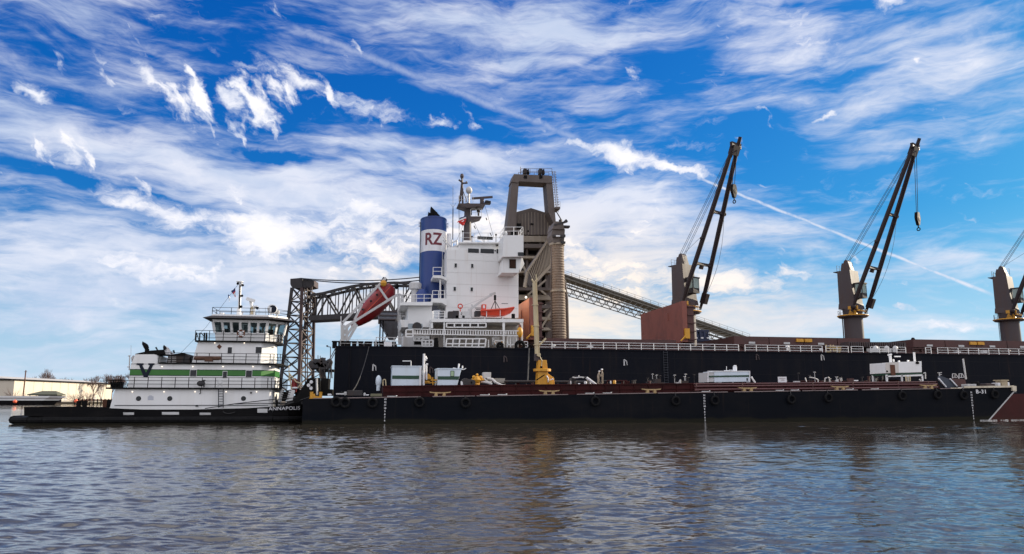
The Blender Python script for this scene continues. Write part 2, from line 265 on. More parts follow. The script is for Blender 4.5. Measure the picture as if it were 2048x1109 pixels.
# ------------------------------------------------------------------ building blocks
OFF = {}
class MB:
    def __init__(s): s.v = []; s.f = []
    def add(s, vs, fs):
        b = len(s.v); s.v += [tuple(v) for v in vs]; s.f += [tuple(b+i for i in f) for f in fs]; return s
    def box(s, x0, x1, y0, y1, z0, z1):
        x0, x1 = sorted((x0, x1)); y0, y1 = sorted((y0, y1)); z0, z1 = sorted((z0, z1))
        return s.add([(x0,y0,z0),(x1,y0,z0),(x1,y1,z0),(x0,y1,z0),(x0,y0,z1),(x1,y0,z1),(x1,y1,z1),(x0,y1,z1)],
                     [(0,3,2,1),(4,5,6,7),(0,1,5,4),(1,2,6,5),(2,3,7,6),(3,0,4,7)])
    def prism(s, pts, y0, y1):         # pts: (x, z) outline, extruded along y
        n = len(pts); A = sum(pts[i][0]*pts[(i+1)%n][1]-pts[(i+1)%n][0]*pts[i][1] for i in range(n))
        if A < 0: pts = pts[::-1]
        return s.add([(p[0], y0, p[1]) for p in pts]+[(p[0], y1, p[1]) for p in pts],
                     [tuple(range(n)), tuple(range(2*n-1, n-1, -1))]+[(i, i+n, (i+1)%n+n, (i+1)%n) for i in range(n)])
    def plan(s, pts, z0, z1, pts1=None):  # pts: (x, y) outline, extruded upward; pts1 = outline at the top
        n = len(pts); A = sum(pts[i][0]*pts[(i+1)%n][1]-pts[(i+1)%n][0]*pts[i][1] for i in range(n)); pts1 = pts1 or pts
        if A < 0: pts = pts[::-1]; pts1 = pts1[::-1]
        return s.add([(p[0], p[1], z0) for p in pts]+[(p[0], p[1], z1) for p in pts1],
                     [tuple(range(n-1, -1, -1)), tuple(range(n, 2*n))]+[(i, (i+1)%n, (i+1)%n+n, i+n) for i in range(n)])
    def tube(s, p, q, r, n=6, r2=None):
        p = Vector(p); q = Vector(q); d = q-p
        if d.length < 1e-6: return s
        d.normalize(); a = d.orthogonal().normalized(); b = d.cross(a); r2 = r if r2 is None else r2
        vs = []
        for c, R in ((p, r), (q, r2)):
            for i in range(n):
                t = 2*math.pi*i/n; vs.append(c+a*(R*math.cos(t))+b*(R*math.sin(t)))
        return s.add(vs, [(i, (i+1)%n, (i+1)%n+n, i+n) for i in range(n)]+[tuple(range(n-1, -1, -1)), tuple(range(n, 2*n))])
    def path(s, pts, r, n=6):
        for a, b in zip(pts, pts[1:]): s.tube(a, b, r, n)
        return s
    def bar(s, p, q, w, h=None):       # rectangular bar
        p = Vector(p); q = Vector(q); d = (q-p).normalized(); h = h or w
        u = Vector((0, 0, 1)); a = d.cross(u)
        if a.length < 1e-3: a = Vector((1, 0, 0))
        a.normalize(); b = a.cross(d)
        vs = [c+a*(w/2*i)+b*(h/2*j) for c in (p, q) for i, j in ((-1,-1),(1,-1),(1,1),(-1,1))]
        return s.add(vs, [(0,3,2,1),(4,5,6,7),(0,1,5,4),(1,2,6,5),(2,3,7,6),(3,0,4,7)])
    def lathe(s, c, prof, n=16, ax='z', sy=1.0):
        vs = []; c = Vector(c)
        for r, h in prof:
            for i in range(n):
                t = 2*math.pi*i/n; a, b = r*math.cos(t), r*math.sin(t)*sy
                vs.append(c+(Vector((a, b, h)) if ax == 'z' else Vector((a, h, b)) if ax == 'y' else Vector((h, a, b))))
        m = len(prof); fs = [(k*n+i, k*n+(i+1)%n, (k+1)*n+(i+1)%n, (k+1)*n+i) for k in range(m-1) for i in range(n)]
        return s.add(vs, fs+[tuple(range(n-1, -1, -1)), tuple(range((m-1)*n, m*n))])
    def ball(s, c, r, n=10, sc=(1,1,1)):
        c = Vector(c); vs = []; m = max(4, n//2)
        for k in range(m+1):
            ph = math.pi*k/m
            for i in range(n):
                t = 2*math.pi*i/n; vs.append(c+Vector((r*sc[0]*math.sin(ph)*math.cos(t), r*sc[1]*math.sin(ph)*math.sin(t), r*sc[2]*math.cos(ph))))
        return s.add(vs, [(k*n+i, (k+1)*n+i, (k+1)*n+(i+1)%n, k*n+(i+1)%n) for k in range(m) for i in range(n)])
    def torus(s, c, R, r, n=20, m=8, ax='y'):
        c = Vector(c); vs = []
        for i in range(n):
            t = 2*math.pi*i/n
            for j in range(m):
                u = 2*math.pi*j/m; q = R+r*math.cos(u); h = r*math.sin(u)
                vs.append(c+(Vector((q*math.cos(t), h, q*math.sin(t))) if ax == 'y' else Vector((q*math.cos(t), q*math.sin(t), h))))
        return s.add(vs, [(i*m+j, ((i+1)%n)*m+j, ((i+1)%n)*m+(j+1)%m, i*m+(j+1)%m) for i in range(n) for j in range(m)])
    # pixel-survey versions: outlines measured on the photo, at their own distance
    def bx(s, x0, y0, x1, y1, Y0, Y1):
        xm, ym = (x0+x1)/2, (y0+y1)/2
        return s.box(W(x0, ym, Y0).x, W(x1, ym, Y0).x, Y0, Y1, W(xm, y1, Y0).z, W(xm, y0, Y0).z)
    def pr(s, pts, Y0, Y1):
        return s.prism([(W(a, b, Y0).x, W(a, b, Y0).z) for a, b in pts], Y0, Y1)
    def tp(s, pts, r, n=6):
        return s.path([W(*p) for p in pts], r, n)
    def build(s, name, mat, parent=None, origin=None, smooth=False, bevel=0):
        base = OFF.get(parent.name, Vector()) if parent else Vector()
        org = Vector(origin) if origin is not None else base
        me = D.meshes.new(name); me.from_pydata([tuple(Vector(v)-org) for v in s.v], [], s.f); me.materials.append(mat)
        bm = bmesh.new(); bm.from_mesh(me); bmesh.ops.recalc_face_normals(bm, faces=bm.faces); bm.to_mesh(me); bm.free()
        if smooth:
            for p in me.polygons: p.use_smooth = True
            me.set_sharp_from_angle(angle=math.radians(40))
        o = D.objects.new(name, me); col.objects.link(o)
        o.parent = parent; o.location = org-base
        OFF[o.name] = org
        if bevel:
            b = o.modifiers.new('bevel', 'BEVEL'); b.width = bevel; b.segments = 2; b.limit_method = 'ANGLE'
        return o
def tag(o, label=None, cat=None, group=None, kind=None):
    if label: o['label'] = label
    if cat: o['category'] = cat
    if group: o['group'] = group
    if kind: o['kind'] = kind
    return o
def thing(name, label, cat, loc, group=None):
    o = D.objects.new(name, None); col.objects.link(o); o.location = loc; o.empty_display_size = .5
    OFF[o.name] = Vector(loc); return tag(o, label, cat, group)
def text(name, s, size, loc, mat, parent, rotz=0, bold=0.0, slant=0, depth=.01, wrap=None, sx=1.0, spacing=1.0):
    c = D.curves.new('t', 'FONT'); c.body = s; c.size = size; c.extrude = depth; c.offset = bold; c.align_x = 'CENTER'; c.align_y = 'CENTER'; c.space_character = spacing
    o = D.objects.new('t', c); col.objects.link(o); dg = bpy.context.evaluated_depsgraph_get(); dg.update()
    me = D.meshes.new_from_object(o.evaluated_get(dg)); D.objects.remove(o)
    if wrap:
        bm = bmesh.new(); bm.from_mesh(me)
        for k in range(-24, 25): bmesh.ops.bisect_plane(bm, geom=bm.verts[:]+bm.edges[:]+bm.faces[:], plane_co=(k*.12, 0, 0), plane_no=(1, 0, 0))
        bm.to_mesh(me); bm.free()
    R = Matrix.Rotation(rotz, 3, 'Z'); mb = MB(); loc = Vector(loc)
    for v in me.vertices:
        p = Vector((v.co.x*sx, -v.co.z, v.co.y+slant*v.co.x))
        p = wrap(p) if wrap else R @ p + loc
        mb.v.append(tuple(p))
    mb.f = [tuple(p.vertices) for p in me.polygons]; D.meshes.remove(me)
    return mb.build(name, mat, parent)
def railing(mb, pts, h, bars=3, step=1.5, r=.025, rp=.03):
    pts = [Vector(p) for p in pts]
    for a, b in zip(pts, pts[1:]):
        for k in range(1, bars+1):
            z = Vector((0, 0, h*k/bars)); mb.tube(a+z, b+z, r, 5)
        n = max(1, round((b-a).length/step))
        for i in range(n+1):
            p = a.lerp(b, i/n); mb.tube(p, p+Vector((0, 0, h)), rp, 5)
    return mb
def truss(mb, a0, a1, b0, b1, n, w, chords=True, cross=False, wc=None):  # a: lower chord, b: upper chord
    a0, a1, b0, b1 = map(Vector, (a0, a1, b0, b1)); wc = wc or w*1.5
    if chords: mb.bar(a0, a1, wc); mb.bar(b0, b1, wc)
    for i in range(n):
        p, q = a0.lerp(a1, i/n), a0.lerp(a1, (i+1)/n); P_, Q_ = b0.lerp(b1, i/n), b0.lerp(b1, (i+1)/n)
        mb.bar(p, P_, w)
        if cross: mb.bar(p, Q_, w); mb.bar(q, P_, w)
        elif i % 2: mb.bar(p, Q_, w)
        else: mb.bar(q, P_, w)
    mb.bar(a1, b1, w); return mb
def copy_tree(o, parent=None, loc=None):
    c = o.copy(); col.objects.link(c); c.parent = parent
    if loc is not None: c.location = loc
    OFF[c.name] = OFF.get(o.name, Vector())
    for ch in [k for k in D.objects if k.parent == o]: copy_tree(ch, c)
    return c

# ------------------------------------------------------------------ water
def make_water():
    rng = np.random.default_rng(5)
    az = np.concatenate([np.linspace(-math.pi, YAW-.70, 60, endpoint=False), np.linspace(YAW-.70, YAW+.70, 1000, endpoint=False), np.linspace(YAW+.70, math.pi, 50, endpoint=False)])
    r = np.concatenate([np.linspace(.4, 8, 30, endpoint=False), 8*(100/8)**np.linspace(0, 1, 900, endpoint=False), 100*(9000/100)**np.linspace(0, 1, 90)])
    Rg, Ag = np.meshgrid(r, az, indexing='ij'); X = Rg*np.sin(Ag); Y = Rg*np.cos(Ag); Z = np.zeros_like(X)
    dr = np.gradient(r)[:, None]*np.ones_like(X); da = np.gradient(az)[None, :]*Rg
    sp = np.maximum(dr, np.minimum(da, 3))
    n = 110
    lam = np.exp(rng.uniform(math.log(.17), math.log(3.0), n)); th = rng.normal(math.radians(82), math.radians(32), n)
    warpx = .35*np.sin(Y*.31+1)+.3*np.sin(X*.23+Y*.17); warpy = .4*np.sin(X*.27+2)+.25*np.sin(Y*.4-X*.1)
    gust = .80+.42*np.sin(X*.06+Y*.045+1.0)*np.sin(X*.021-Y*.03+2)+.12*np.sin(X*.19+Y*.3)
    for l, t in zip(lam, th):
        k = 2*math.pi/l; amp = l/(2*math.pi)*.0195*(1.0 if l < 1.1 else .42)
        fade = np.clip((l/sp-2.2)/2.5, 0, 1)
        if not fade.any(): continue
        ph = k*((X+warpx)*math.cos(t)+(Y+warpy)*math.sin(t))+rng.uniform(0, 6.28)
        Z += amp*fade*gust*((.64-np.abs(np.sin(ph*.5)))*1.9 if l < 1.3 and rng.random() < .6 else np.sin(ph)+.22*np.sin(2*ph+.9))
    Z *= np.clip((420-Rg)/300, 0, 1)
    nr, na = X.shape; co = np.stack([X, Y, Z], -1).reshape(-1, 3).astype(np.float32)
    i, j = np.meshgrid(np.arange(nr-1), np.arange(na), indexing='ij'); j2 = (j+1) % na
    q = np.stack([i*na+j, i*na+j2, (i+1)*na+j2, (i+1)*na+j], -1).reshape(-1, 4)[:, ::-1].astype(np.int32)
    me = D.meshes.new('water'); me.vertices.add(len(co)); me.vertices.foreach_set('co', co.ravel())
    me.loops.add(q.size); me.loops.foreach_set('vertex_index', q.ravel()); me.polygons.add(len(q))
    me.polygons.foreach_set('loop_start', np.arange(0, q.size, 4, dtype=np.int32)); me.polygons.foreach_set('loop_total', np.full(len(q), 4, np.int32))
    me.update(calc_edges=True); me.validate(); me.shade_smooth()
    m = D.materials.new('river_water'); m.use_nodes = True; t = m.node_tree; p = t.nodes['Principled BSDF']; L = t.links.new
    p.inputs['Base Color'].default_value = (.034, .029, .020, 1); p.inputs['Roughness'].default_value = .02; p.inputs['IOR'].default_value = 1.62
    g = t.nodes.new('ShaderNodeNewGeometry')
    mp = t.nodes.new('ShaderNodeMapping'); L(g.outputs['Position'], mp.inputs[0]); mp.inputs['Scale'].default_value = (1, 1.9, 1)
    a = t.nodes.new('ShaderNodeTexNoise'); L(mp.outputs[0], a.inputs['Vector']); a.inputs['Scale'].default_value = 2.6; a.inputs['Detail'].default_value = 4; a.inputs['Roughness'].default_value = .6; a.inputs['Distortion'].default_value = .6
    b = t.nodes.new('ShaderNodeBump'); b.inputs['Strength'].default_value = .10; b.inputs['Distance'].default_value = .10; L(a.outputs[0], b.inputs['Height']); L(b.outputs[0], p.inputs['Normal'])
    me.materials.append(m); o = D.objects.new('water', me); col.objects.link(o); tag(o, kind='structure')
make_water()

# ------------------------------------------------------------------ shore
def shore():
    g = MB(); p0 = DD(-420, 808, 640); e = [DD(px, 808, d) for px, d in ((-700, 560), (-300, 600), (-60, 590), (60, 610), (150, 620), (230, 640), (420, 700), (620, 420), (700, 380), (760, 250))]
    pts = [(q.x, q.y) for q in e]+[(-12, 133), (260, 133), (900, 200), (9000, 2000), (9000, 9000), (-9000, 9000), (-9000, 400)]
    g.plan(pts, -3, 1.7); g.build('shore', SAND); tag(D.objects['shore'], kind='structure')
    q = MB(); q.box(-8, 230, 129.5, 132.8, -3, 2.6); q.build('quay', CONC); tag(D.objects['quay'], kind='structure')
shore()
def warehouse():
    A_ = DD(25, 800, 600); B_ = DD(222, 800, 750); d = Vector((B_.x-A_.x, B_.y-A_.y, 0)); L = d.length; d.normalize(); n = Vector((-d.y, d.x, 0))
    A_.z = 1.7; H = DD(25, 759, 600).z
    root = thing('warehouse', 'long cream metal warehouse with a pale low roof on the far left shore', 'warehouse', A_)
    w = MB(); c = [A_, A_+d*L, A_+d*L+n*60, A_+n*60]
    w.plan([(p.x, p.y) for p in c], 1.7, H); w.build('wall', CREAM, root)
    r = MB(); e = [A_-d*.6-n*.8, A_+d*(L+.6)-n*.8, A_+d*(L+.6)+n*60.8, A_-d*.6+n*60.8]
    m0, m1 = A_-d*.6+n*30, A_+d*(L+.6)+n*30
    r.add([(p.x, p.y, H+.02) for p in e]+[(m0.x, m0.y, H+3.2), (m1.x, m1.y, H+3.2)], [(0,1,5,4), (2,3,4,5), (0,4,3), (1,2,5), (3,2,1,0)]); rr = r.build('roof', ROOFM, root)
    f = MB(); f.bar(Vector((e[0].x, e[0].y, H-.35)), Vector((e[1].x, e[1].y, H-.35)), .35, 1.2); f.bar(Vector((e[0].x, e[0].y, H-.35)), Vector((e[3].x, e[3].y, H-.35)), .35, 1.2); f.build('gutter', BLK, rr)
    s = MB(); P1 = A_+d*(L*.70)-n*.12; s.bar(P1+Vector((0, 0, H*.83)), P1+d*4+Vector((0, 0, H*.83)), .1, 1.4); s.bar(P1+d*.5+Vector((0, 0, H*.78)), P1+d*1+Vector((0, 0, H*.78)), .1, 2.4); s.build('wall_sign', STEELG, root)
    SM = pm('seam_cream', (.42, .37, .3), .7)
    for i in range(1, 12): P2 = A_+d*(L*i/12)-n*.06; MB().bar(P2, P2+Vector((0, 0, H-2.2)), .14, .14).build('wall_seam', SM, root)
    for i, w_ in ((1.5, 5), (5.6, 4), (9.3, 6)): P2 = A_+d*(L*i/12)-n*.1+Vector((0, 0, 2.4)); MB().bar(P2, P2+d*w_, .2, 4.8).build('roller_door', ROOFM, root)
    base = MB(); base.bar(A_-n*.3+Vector((0, 0, .4)), A_+d*L-n*.3+Vector((0, 0, .4)), .5, 1.6); base.build('plinth', CONC, root)
    b = MB(); q = A_-d*1+n*4
    b.add([], []); b.plan([(p.x, p.y) for p in (A_+n*62-d*2, A_+n*64+d*30, A_+n*90+d*30, A_+n*90-d*2)], 1.7, H*.7); 
warehouse()
def pavilion():
    y = 560; p = DD(54, 792, y); q = DD(110, 792, y); z0 = 1.2; ze = DD(80, 789, y).z; zr = DD(80, 782, y).z
    root = thing('boat_shelter', 'low open shelter with dark olive hipped roof in front of the cream warehouse', 'shelter', (p.x, p.y, z0))
    r = MB(); y0, y1 = p.y, p.y+16; xl, xr = p.x, q.x; m = (y0+y1)/2
    r.add([(xl, y0, ze), (xr, y0, ze), (xr, y1, ze), (xl, y1, ze), (xl+7, m, zr), (xr-4, m, zr), (xl, y0, ze-.8), (xr, y0, ze-.8), (xr, y1, ze-.8), (xl, y1, ze-.8)],
          [(0,1,5,4), (1,2,5), (2,3,4,5), (3,0,4), (9,8,7,6), (0,6,7,1), (1,7,8,2), (2,8,9,3), (3,9,6,0)]); r.build('roof', pm('olive_roof', (.07, .075, .05), .8), root)
    for x in np.linspace(xl+1.5, xr-1.5, 5):
        MB().box(x-.25, x+.25, y0+1, y0+1.5, z0, ze-.8).build('post', pm('shelter_post', (.2, .18, .14), .8) if 'shelter_post' not in D.materials else D.materials['shelter_post'], root)
    MB().box(xl+2, xr-2, y1-2, y1-1.6, z0, ze-.8).build('back_wall', STEELG, root)
pavilion()
def longboat():
    y = 500; z = lambda v: DD(60, v, y).z; a = DD(-330, 800, y); b = DD(133, 800, y)
    root = thing('moored_workboat', 'long low white boat moored along the far left shore, bow to the right', 'boat', (a.x, a.y, 0))
    h = MB(); Lx = b.x-a.x; dirv = Vector((b.x-a.x, b.y-a.y, 0)).normalized(); nn = Vector((-dirv.y, dirv.x, 0)); L = (Vector((b.x, b.y, 0))-Vector((a.x, a.y, 0))).length
    def ring(u0, zz, w): return [Vector((a.x, a.y, 0))+dirv*u0-nn*w, Vector((a.x, a.y, 0))+dirv*(u0)+nn*w]
    P0 = Vector((a.x, a.y, 0)); w = 3.0; top, low = z(792.5), z(801.5)
    pl = lambda e, ww: [(lambda v: (v.x, v.y))(P0+dirv*u+nn*s) for u, s in ((0, -ww), (L-9+e, -ww), (L+e, 0), (L-9+e, ww), (0, ww))]
    h.plan(pl(-5, w*.8), low, top, pl(0, w)); h.build('hull', WHITE, root)
    k = MB(); k.plan(pl(-8, w*.6), -.4, low, pl(-5.05, w*.79)); k.build('boot_stripe', BLK, root)
    s = MB(); s.plan(pl(.2, w+.15), z(796.2), z(797.0), pl(.25, w+.17)); s.build('rubbing_strake', BROWNS, root)
longboat()
for i, (px, py, lab) in enumerate(((30, 803.5, 'orange mooring buoy under the long white boat at the far left shore'), (152, 802.5, 'orange mooring buoy right of the white boat bow by the dark dock'))):
    c = DD(px, py, 470); b = MB(); b.ball((c.x, c.y, max(.6, c.z)), 1.15, 12, (1, 1, .9)); b.tube((c.x, c.y, max(.6, c.z)+.9), (c.x, c.y, max(.6, c.z)+1.5), .12)
    o = b.build('mooring_buoy', D.materials.get('buoy_orange') or pm('buoy_orange', (.85, .13, .05), .5), None, (c.x, c.y, 0), smooth=True); tag(o, lab, 'buoy', 'orange buoys at the far shore')
def dock():
    a, b = DD(150, 800, 500), DD(232, 800, 520); root = thing('timber_dock', 'dark timber dock on piles beside the stern of the tug', 'dock', (a.x, a.y, 0)); d = MB()
    d.plan([(a.x, a.y), (b.x, b.y), (b.x, b.y+8), (a.x, a.y+8)], 2.6, 3.5); d.build('dock_deck', RUST, root)
    for i in range(12):
        t = i/11; x = a.x+(b.x-a.x)*t; y = a.y+(b.y-a.y)*t; MB().tube((x, y-.2, -1), (x, y-.2, 3.9), .4, 8).build('pile', BLK, root)
dock()
c = DD(46, 795, 560); c.z = 1.2; root = thing('utility_pole', 'tall dark wooden utility pole standing before the cream warehouse', 'utility pole', c)
MB().tube(c, Vector((c.x, c.y, DD(48, 741, 560).z)), .55, 8, .4).build('pole_shaft', RUST, root); zz = DD(48, 744, 560).z
MB().bar((c.x-1.1, c.y, zz), (c.x+1.1, c.y, zz), .25).build('crossarm', RUST, root)

def tree(px, top, dist, spread, lab, lean=0, dense=1.0):
    base = DD(px, 800, dist); base.z = 1.2; H = DD(px, top, dist).z-1.2; rng = random.Random(int(px*7)); tr = MB(); cr = MB()
    root = thing('bare_tree', lab, 'tree', base, 'leafless trees on the far left shore')
    def grow(p, d, l, r, lev, mb):
        q = p+d*l; mb.tube(p, q, max(r, .05), 5 if lev > 1 else 7, max(r*.7, .045))
        if lev == 6: return
        for _ in range(3 if lev < 5 else 2):
            nd = (d+Vector((rng.uniform(-1, 1)*spread, rng.uniform(-1, 1)*spread, rng.uniform(-.25, .45)))*.75).normalized()
            grow(p.lerp(q, rng.uniform(.6, 1)), nd, l*rng.uniform(.62, .86), r*.58, lev+1, cr)
    grow(base, Vector((lean, 0, 1)).normalized(), H*.24, H*.022, 0, tr)
    mz = max(v[2] for v in cr.v); k = H/(mz-base.z)
    for m in (tr, cr): m.v = [((v[0]-base.x)*k+base.x, (v[1]-base.y)*k+base.y, (v[2]-base.z)*k+base.z) for v in m.v]
    tr.build('trunk', BARK, root); cr.build('crown', BARK, root)
tree(92, 737, 760, .85, 'wide bare winter tree rising above the middle of the warehouse roof')
tree(-2, 750, 780, .9, 'bare tree at the left edge behind the warehouse')
tree(66, 753, 800, 1.0, 'low bare tree just left of the big bare tree')
tree(118, 754, 790, 1.0, 'low bare tree just right of the big bare tree')
tree(168, 755, 780, 1.0, 'small bare tree behind the roof, left of the dark forked tree')
tree(184, 750, 700, .5, 'dark forked bare tree above the right part of the warehouse roof', .15)
tree(205, 748, 780, .9, 'bare bushy tree behind the right end of the warehouse')
tree(222, 747, 760, .95, 'bare tree seen just left of the tug mast pole')
tree(134, 755, 800, 1.0, 'low bare tree halfway between the big bare tree and the dark forked tree')
tree(22, 754, 800, 1.0, 'low bare tree near the left edge, right of the leftmost tree')
tree(236, 748, 770, .9, 'second bare tree from the tug stern behind the warehouse end')
tree(246, 745, 740, .8, 'bare tree seen closest to the tug stern, partly behind it')
for px, py, dist, lab in ((30, 782, 575, 'bare scrub bush at the left end of the cream wall'), (150, 788, 590, 'small bare scrub bush low before the cream wall'), (175, 786, 590, 'leaning bare bush low before the cream wall near the tug')):
    base = DD(px, 796, dist); base.z = 1.5; rng = random.Random(px); b = MB(); h = DD(px, py, dist).z-1.5
    for _ in range(26):
        a = rng.uniform(0, 6.3); q = base+Vector((math.cos(a)*h*rng.uniform(.2, 1.1), math.sin(a)*h*.6, h*rng.uniform(.4, 1)))
        b.tube(base, q, .12, 4, .04)
        for _ in range(3): b.tube(base.lerp(q, rng.uniform(.4, .9)), q+Vector((rng.uniform(-1, 1), rng.uniform(-1, 1), rng.uniform(0, 1)))*h*.4, .07, 3, .03)
    tag(b.build('scrub_bush', BARK, None, base), lab, 'bush', 'scrub on the far left shore')

# ------------------------------------------------------------------ lift bridge far behind
def lift_bridge():
    dist = 300.0
    def P(px, py, d=dist): return DD(px, py, d)
    root = thing('lift_bridge', 'brown steel lift bridge with lattice tower and long truss span behind the tug', 'bridge', P(600, 803))
    z = lambda py, px=600, d=dist: P(px, py, d).z
    zt, zb = z(576), -1
    # tower: square braced legs. corners at top/bottom (px)
    n1 = Vector((math.sin(YAW), math.cos(YAW), 0)); 
    def corner(px, py, back): q = P(px, py); return q+n1*back
    legs = {'a': (corner(584, 576, 0), corner(557, 800, 0)), 'b': (corner(604, 576, 0), corner(597, 800, 0)), 'c': (corner(617, 580, 9), corner(613, 800, 9)), 'd': (corner(607, 576, 9), corner(580, 800, 9))}
    for k, (t, b) in legs.items():
        bb = b + (b-t).normalized()*9; MB().bar(bb, t, 1.1).build('tower_leg', BROWND if k in 'ad' else BROWNS, root)
    def face(k1, k2, mat, n=8, w=.42):
        (t1, b1), (t2, b2) = legs[k1], legs[k2]; m = MB()
        truss(m, b1, t1, b2, t2, n, w, chords=False, cross=True); m.build('tower_bracing', mat, root)
    face('a', 'b', BROWND); face('b', 'c', BROWNS); face('d', 'c', BROWND, w=.35); face('a', 'd', BROWND, w=.35)  # right side browner than the rest: sunlight on it put into the colour
    for px in (599, 606, 610): MB().bar(corner(px, 590, 4), corner(px-1, 800, 4), .35).build('guide_rail', BROWNS, root)
    # sheave house
    h = MB(); h.pr([(580, 558), (605, 557), (605, 582), (600, 578), (586, 578), (580, 568)], 0, 1) if False else None
    t0 = P(581, 570); t1 = P(604, 570)
    h = MB(); a, b = P(580.5, 558), P(604.5, 556); c2, e = P(604.5, 576), P(583, 574); e0 = P(580.5, 569)
    fr = [a, b, c2, e, e0]; bk = [v+n1*10 for v in fr]
    h.add(fr+bk, [(0,1,2,3,4), (9,8,7,6,5)]+[(i, (i+1)%5, (i+1)%5+5, i+5) for i in range(5)]); h.build('machinery_house', BROWND, root)
    h2 = MB(); a, b, c2, e = P(604.6, 557, 302), P(628, 561, 302), P(628, 573, 302), P(604.6, 578, 302); fr = [a, b, c2, e]; bk = [v+n1*7 for v in fr]
    h2.add(fr+bk, [(0,1,2,3), (7,6,5,4)]+[(i, (i+1)%4, (i+1)%4+4, i+4) for i in range(4)]); h2.build('sheave_housing', BROWNS, root)
    for px in (611, 620):
        s = P(px, 568, 301); m = MB(); m.lathe((0, 0, 0), [(1.7, -.3), (1.7, .3)], 18, 'y'); m.v = [tuple(Vector(v)+s) for v in m.v]; m.build('sheave', BROWND, root)
    for px in (609, 614, 621, 624): MB().tube(P(px, 570, 301), P(px, 600, 301), .22, 5).build('lift_cable', BROWNS, root)
    # span
    dR = 284.0; dF = 262.0
    zl = P(622, 637, dist).z; lo0 = P(621, 637, dist); lo1 = P(830, 620, dR); lo2 = P(1040, 600, dF)
    lo1.z = zl; lo2.z = zl
    def top(px, py, d): return P(px, py, d)
    tops = [(622, 591, 300), (647, 587, 298), (678, 579, 296), (706, 573, 293.5), (733, 569, 291.5), (756, 567.5, 290), (790, 566, 287), (824, 567, 284.5), (860, 569, 282), (905, 572, 278)]
    T = [top(*t) for t in tops]
    lowpt = lambda p: (lambda f: Vector((p.x, lo0.y+(lo2.y-lo0.y)*f, zl)))((p.x-lo0.x)/(lo2.x-lo0.x))
    for side, off in (('n', Vector()), ('f', n1*8)):
        TT = [t+off for t in T]; LL = [lowpt(t)+off for t in T]; mt = BROWND
        m = MB(); [m.bar(u, v, .95) for u, v in zip(TT, TT[1:])]; m.build('top_chord', mt, root)
        m = MB(); [m.bar(u, v, 1.9 if side == 'n' else 1.2, 2.0) for u, v in zip(LL, LL[1:])]; m.build('deck_girder', mt, root)
        m = MB()
        for i in range(len(TT)): m.bar(LL[i], TT[i], .42)
        for i in range(len(TT)-1):
            mT, mL = (TT[i]+TT[i+1])/2, (LL[i]+LL[i+1])/2; m.bar(mL, mT, .35)
            if i % 2 == 0: m.bar(LL[i], TT[i+1], .55)
            else: m.bar(TT[i], LL[i+1], .55)
        m.build('web_truss', mt, root)
    m = MB()
    for i in range(len(T)): m.bar(T[i], T[i]+n1*8, .4)
    for i in range(len(T)-1): m.bar(T[i], T[i+1]+n1*8, .25); m.bar(T[i+1], T[i]+n1*8, .25)
    m.build('sway_bracing', BROWND, root)
    # cables slung from tower top to the far tower
    for (y0, y1, y2, py0) in ((557, 566, 552, 600), (559, 573, 558, 606)):
        pts = []
        for i in range(17):
            u = i/16; px = py0+(905-py0)*u; py = (1-u)**2*y0+2*u*(1-u)*(y1+5)+u*u*(y2-6); pts.append(DD(px, py, 300-20*u))
        MB().path(pts, .22, 5).build('suspended_cable', CABLE, root)
lift_bridge()

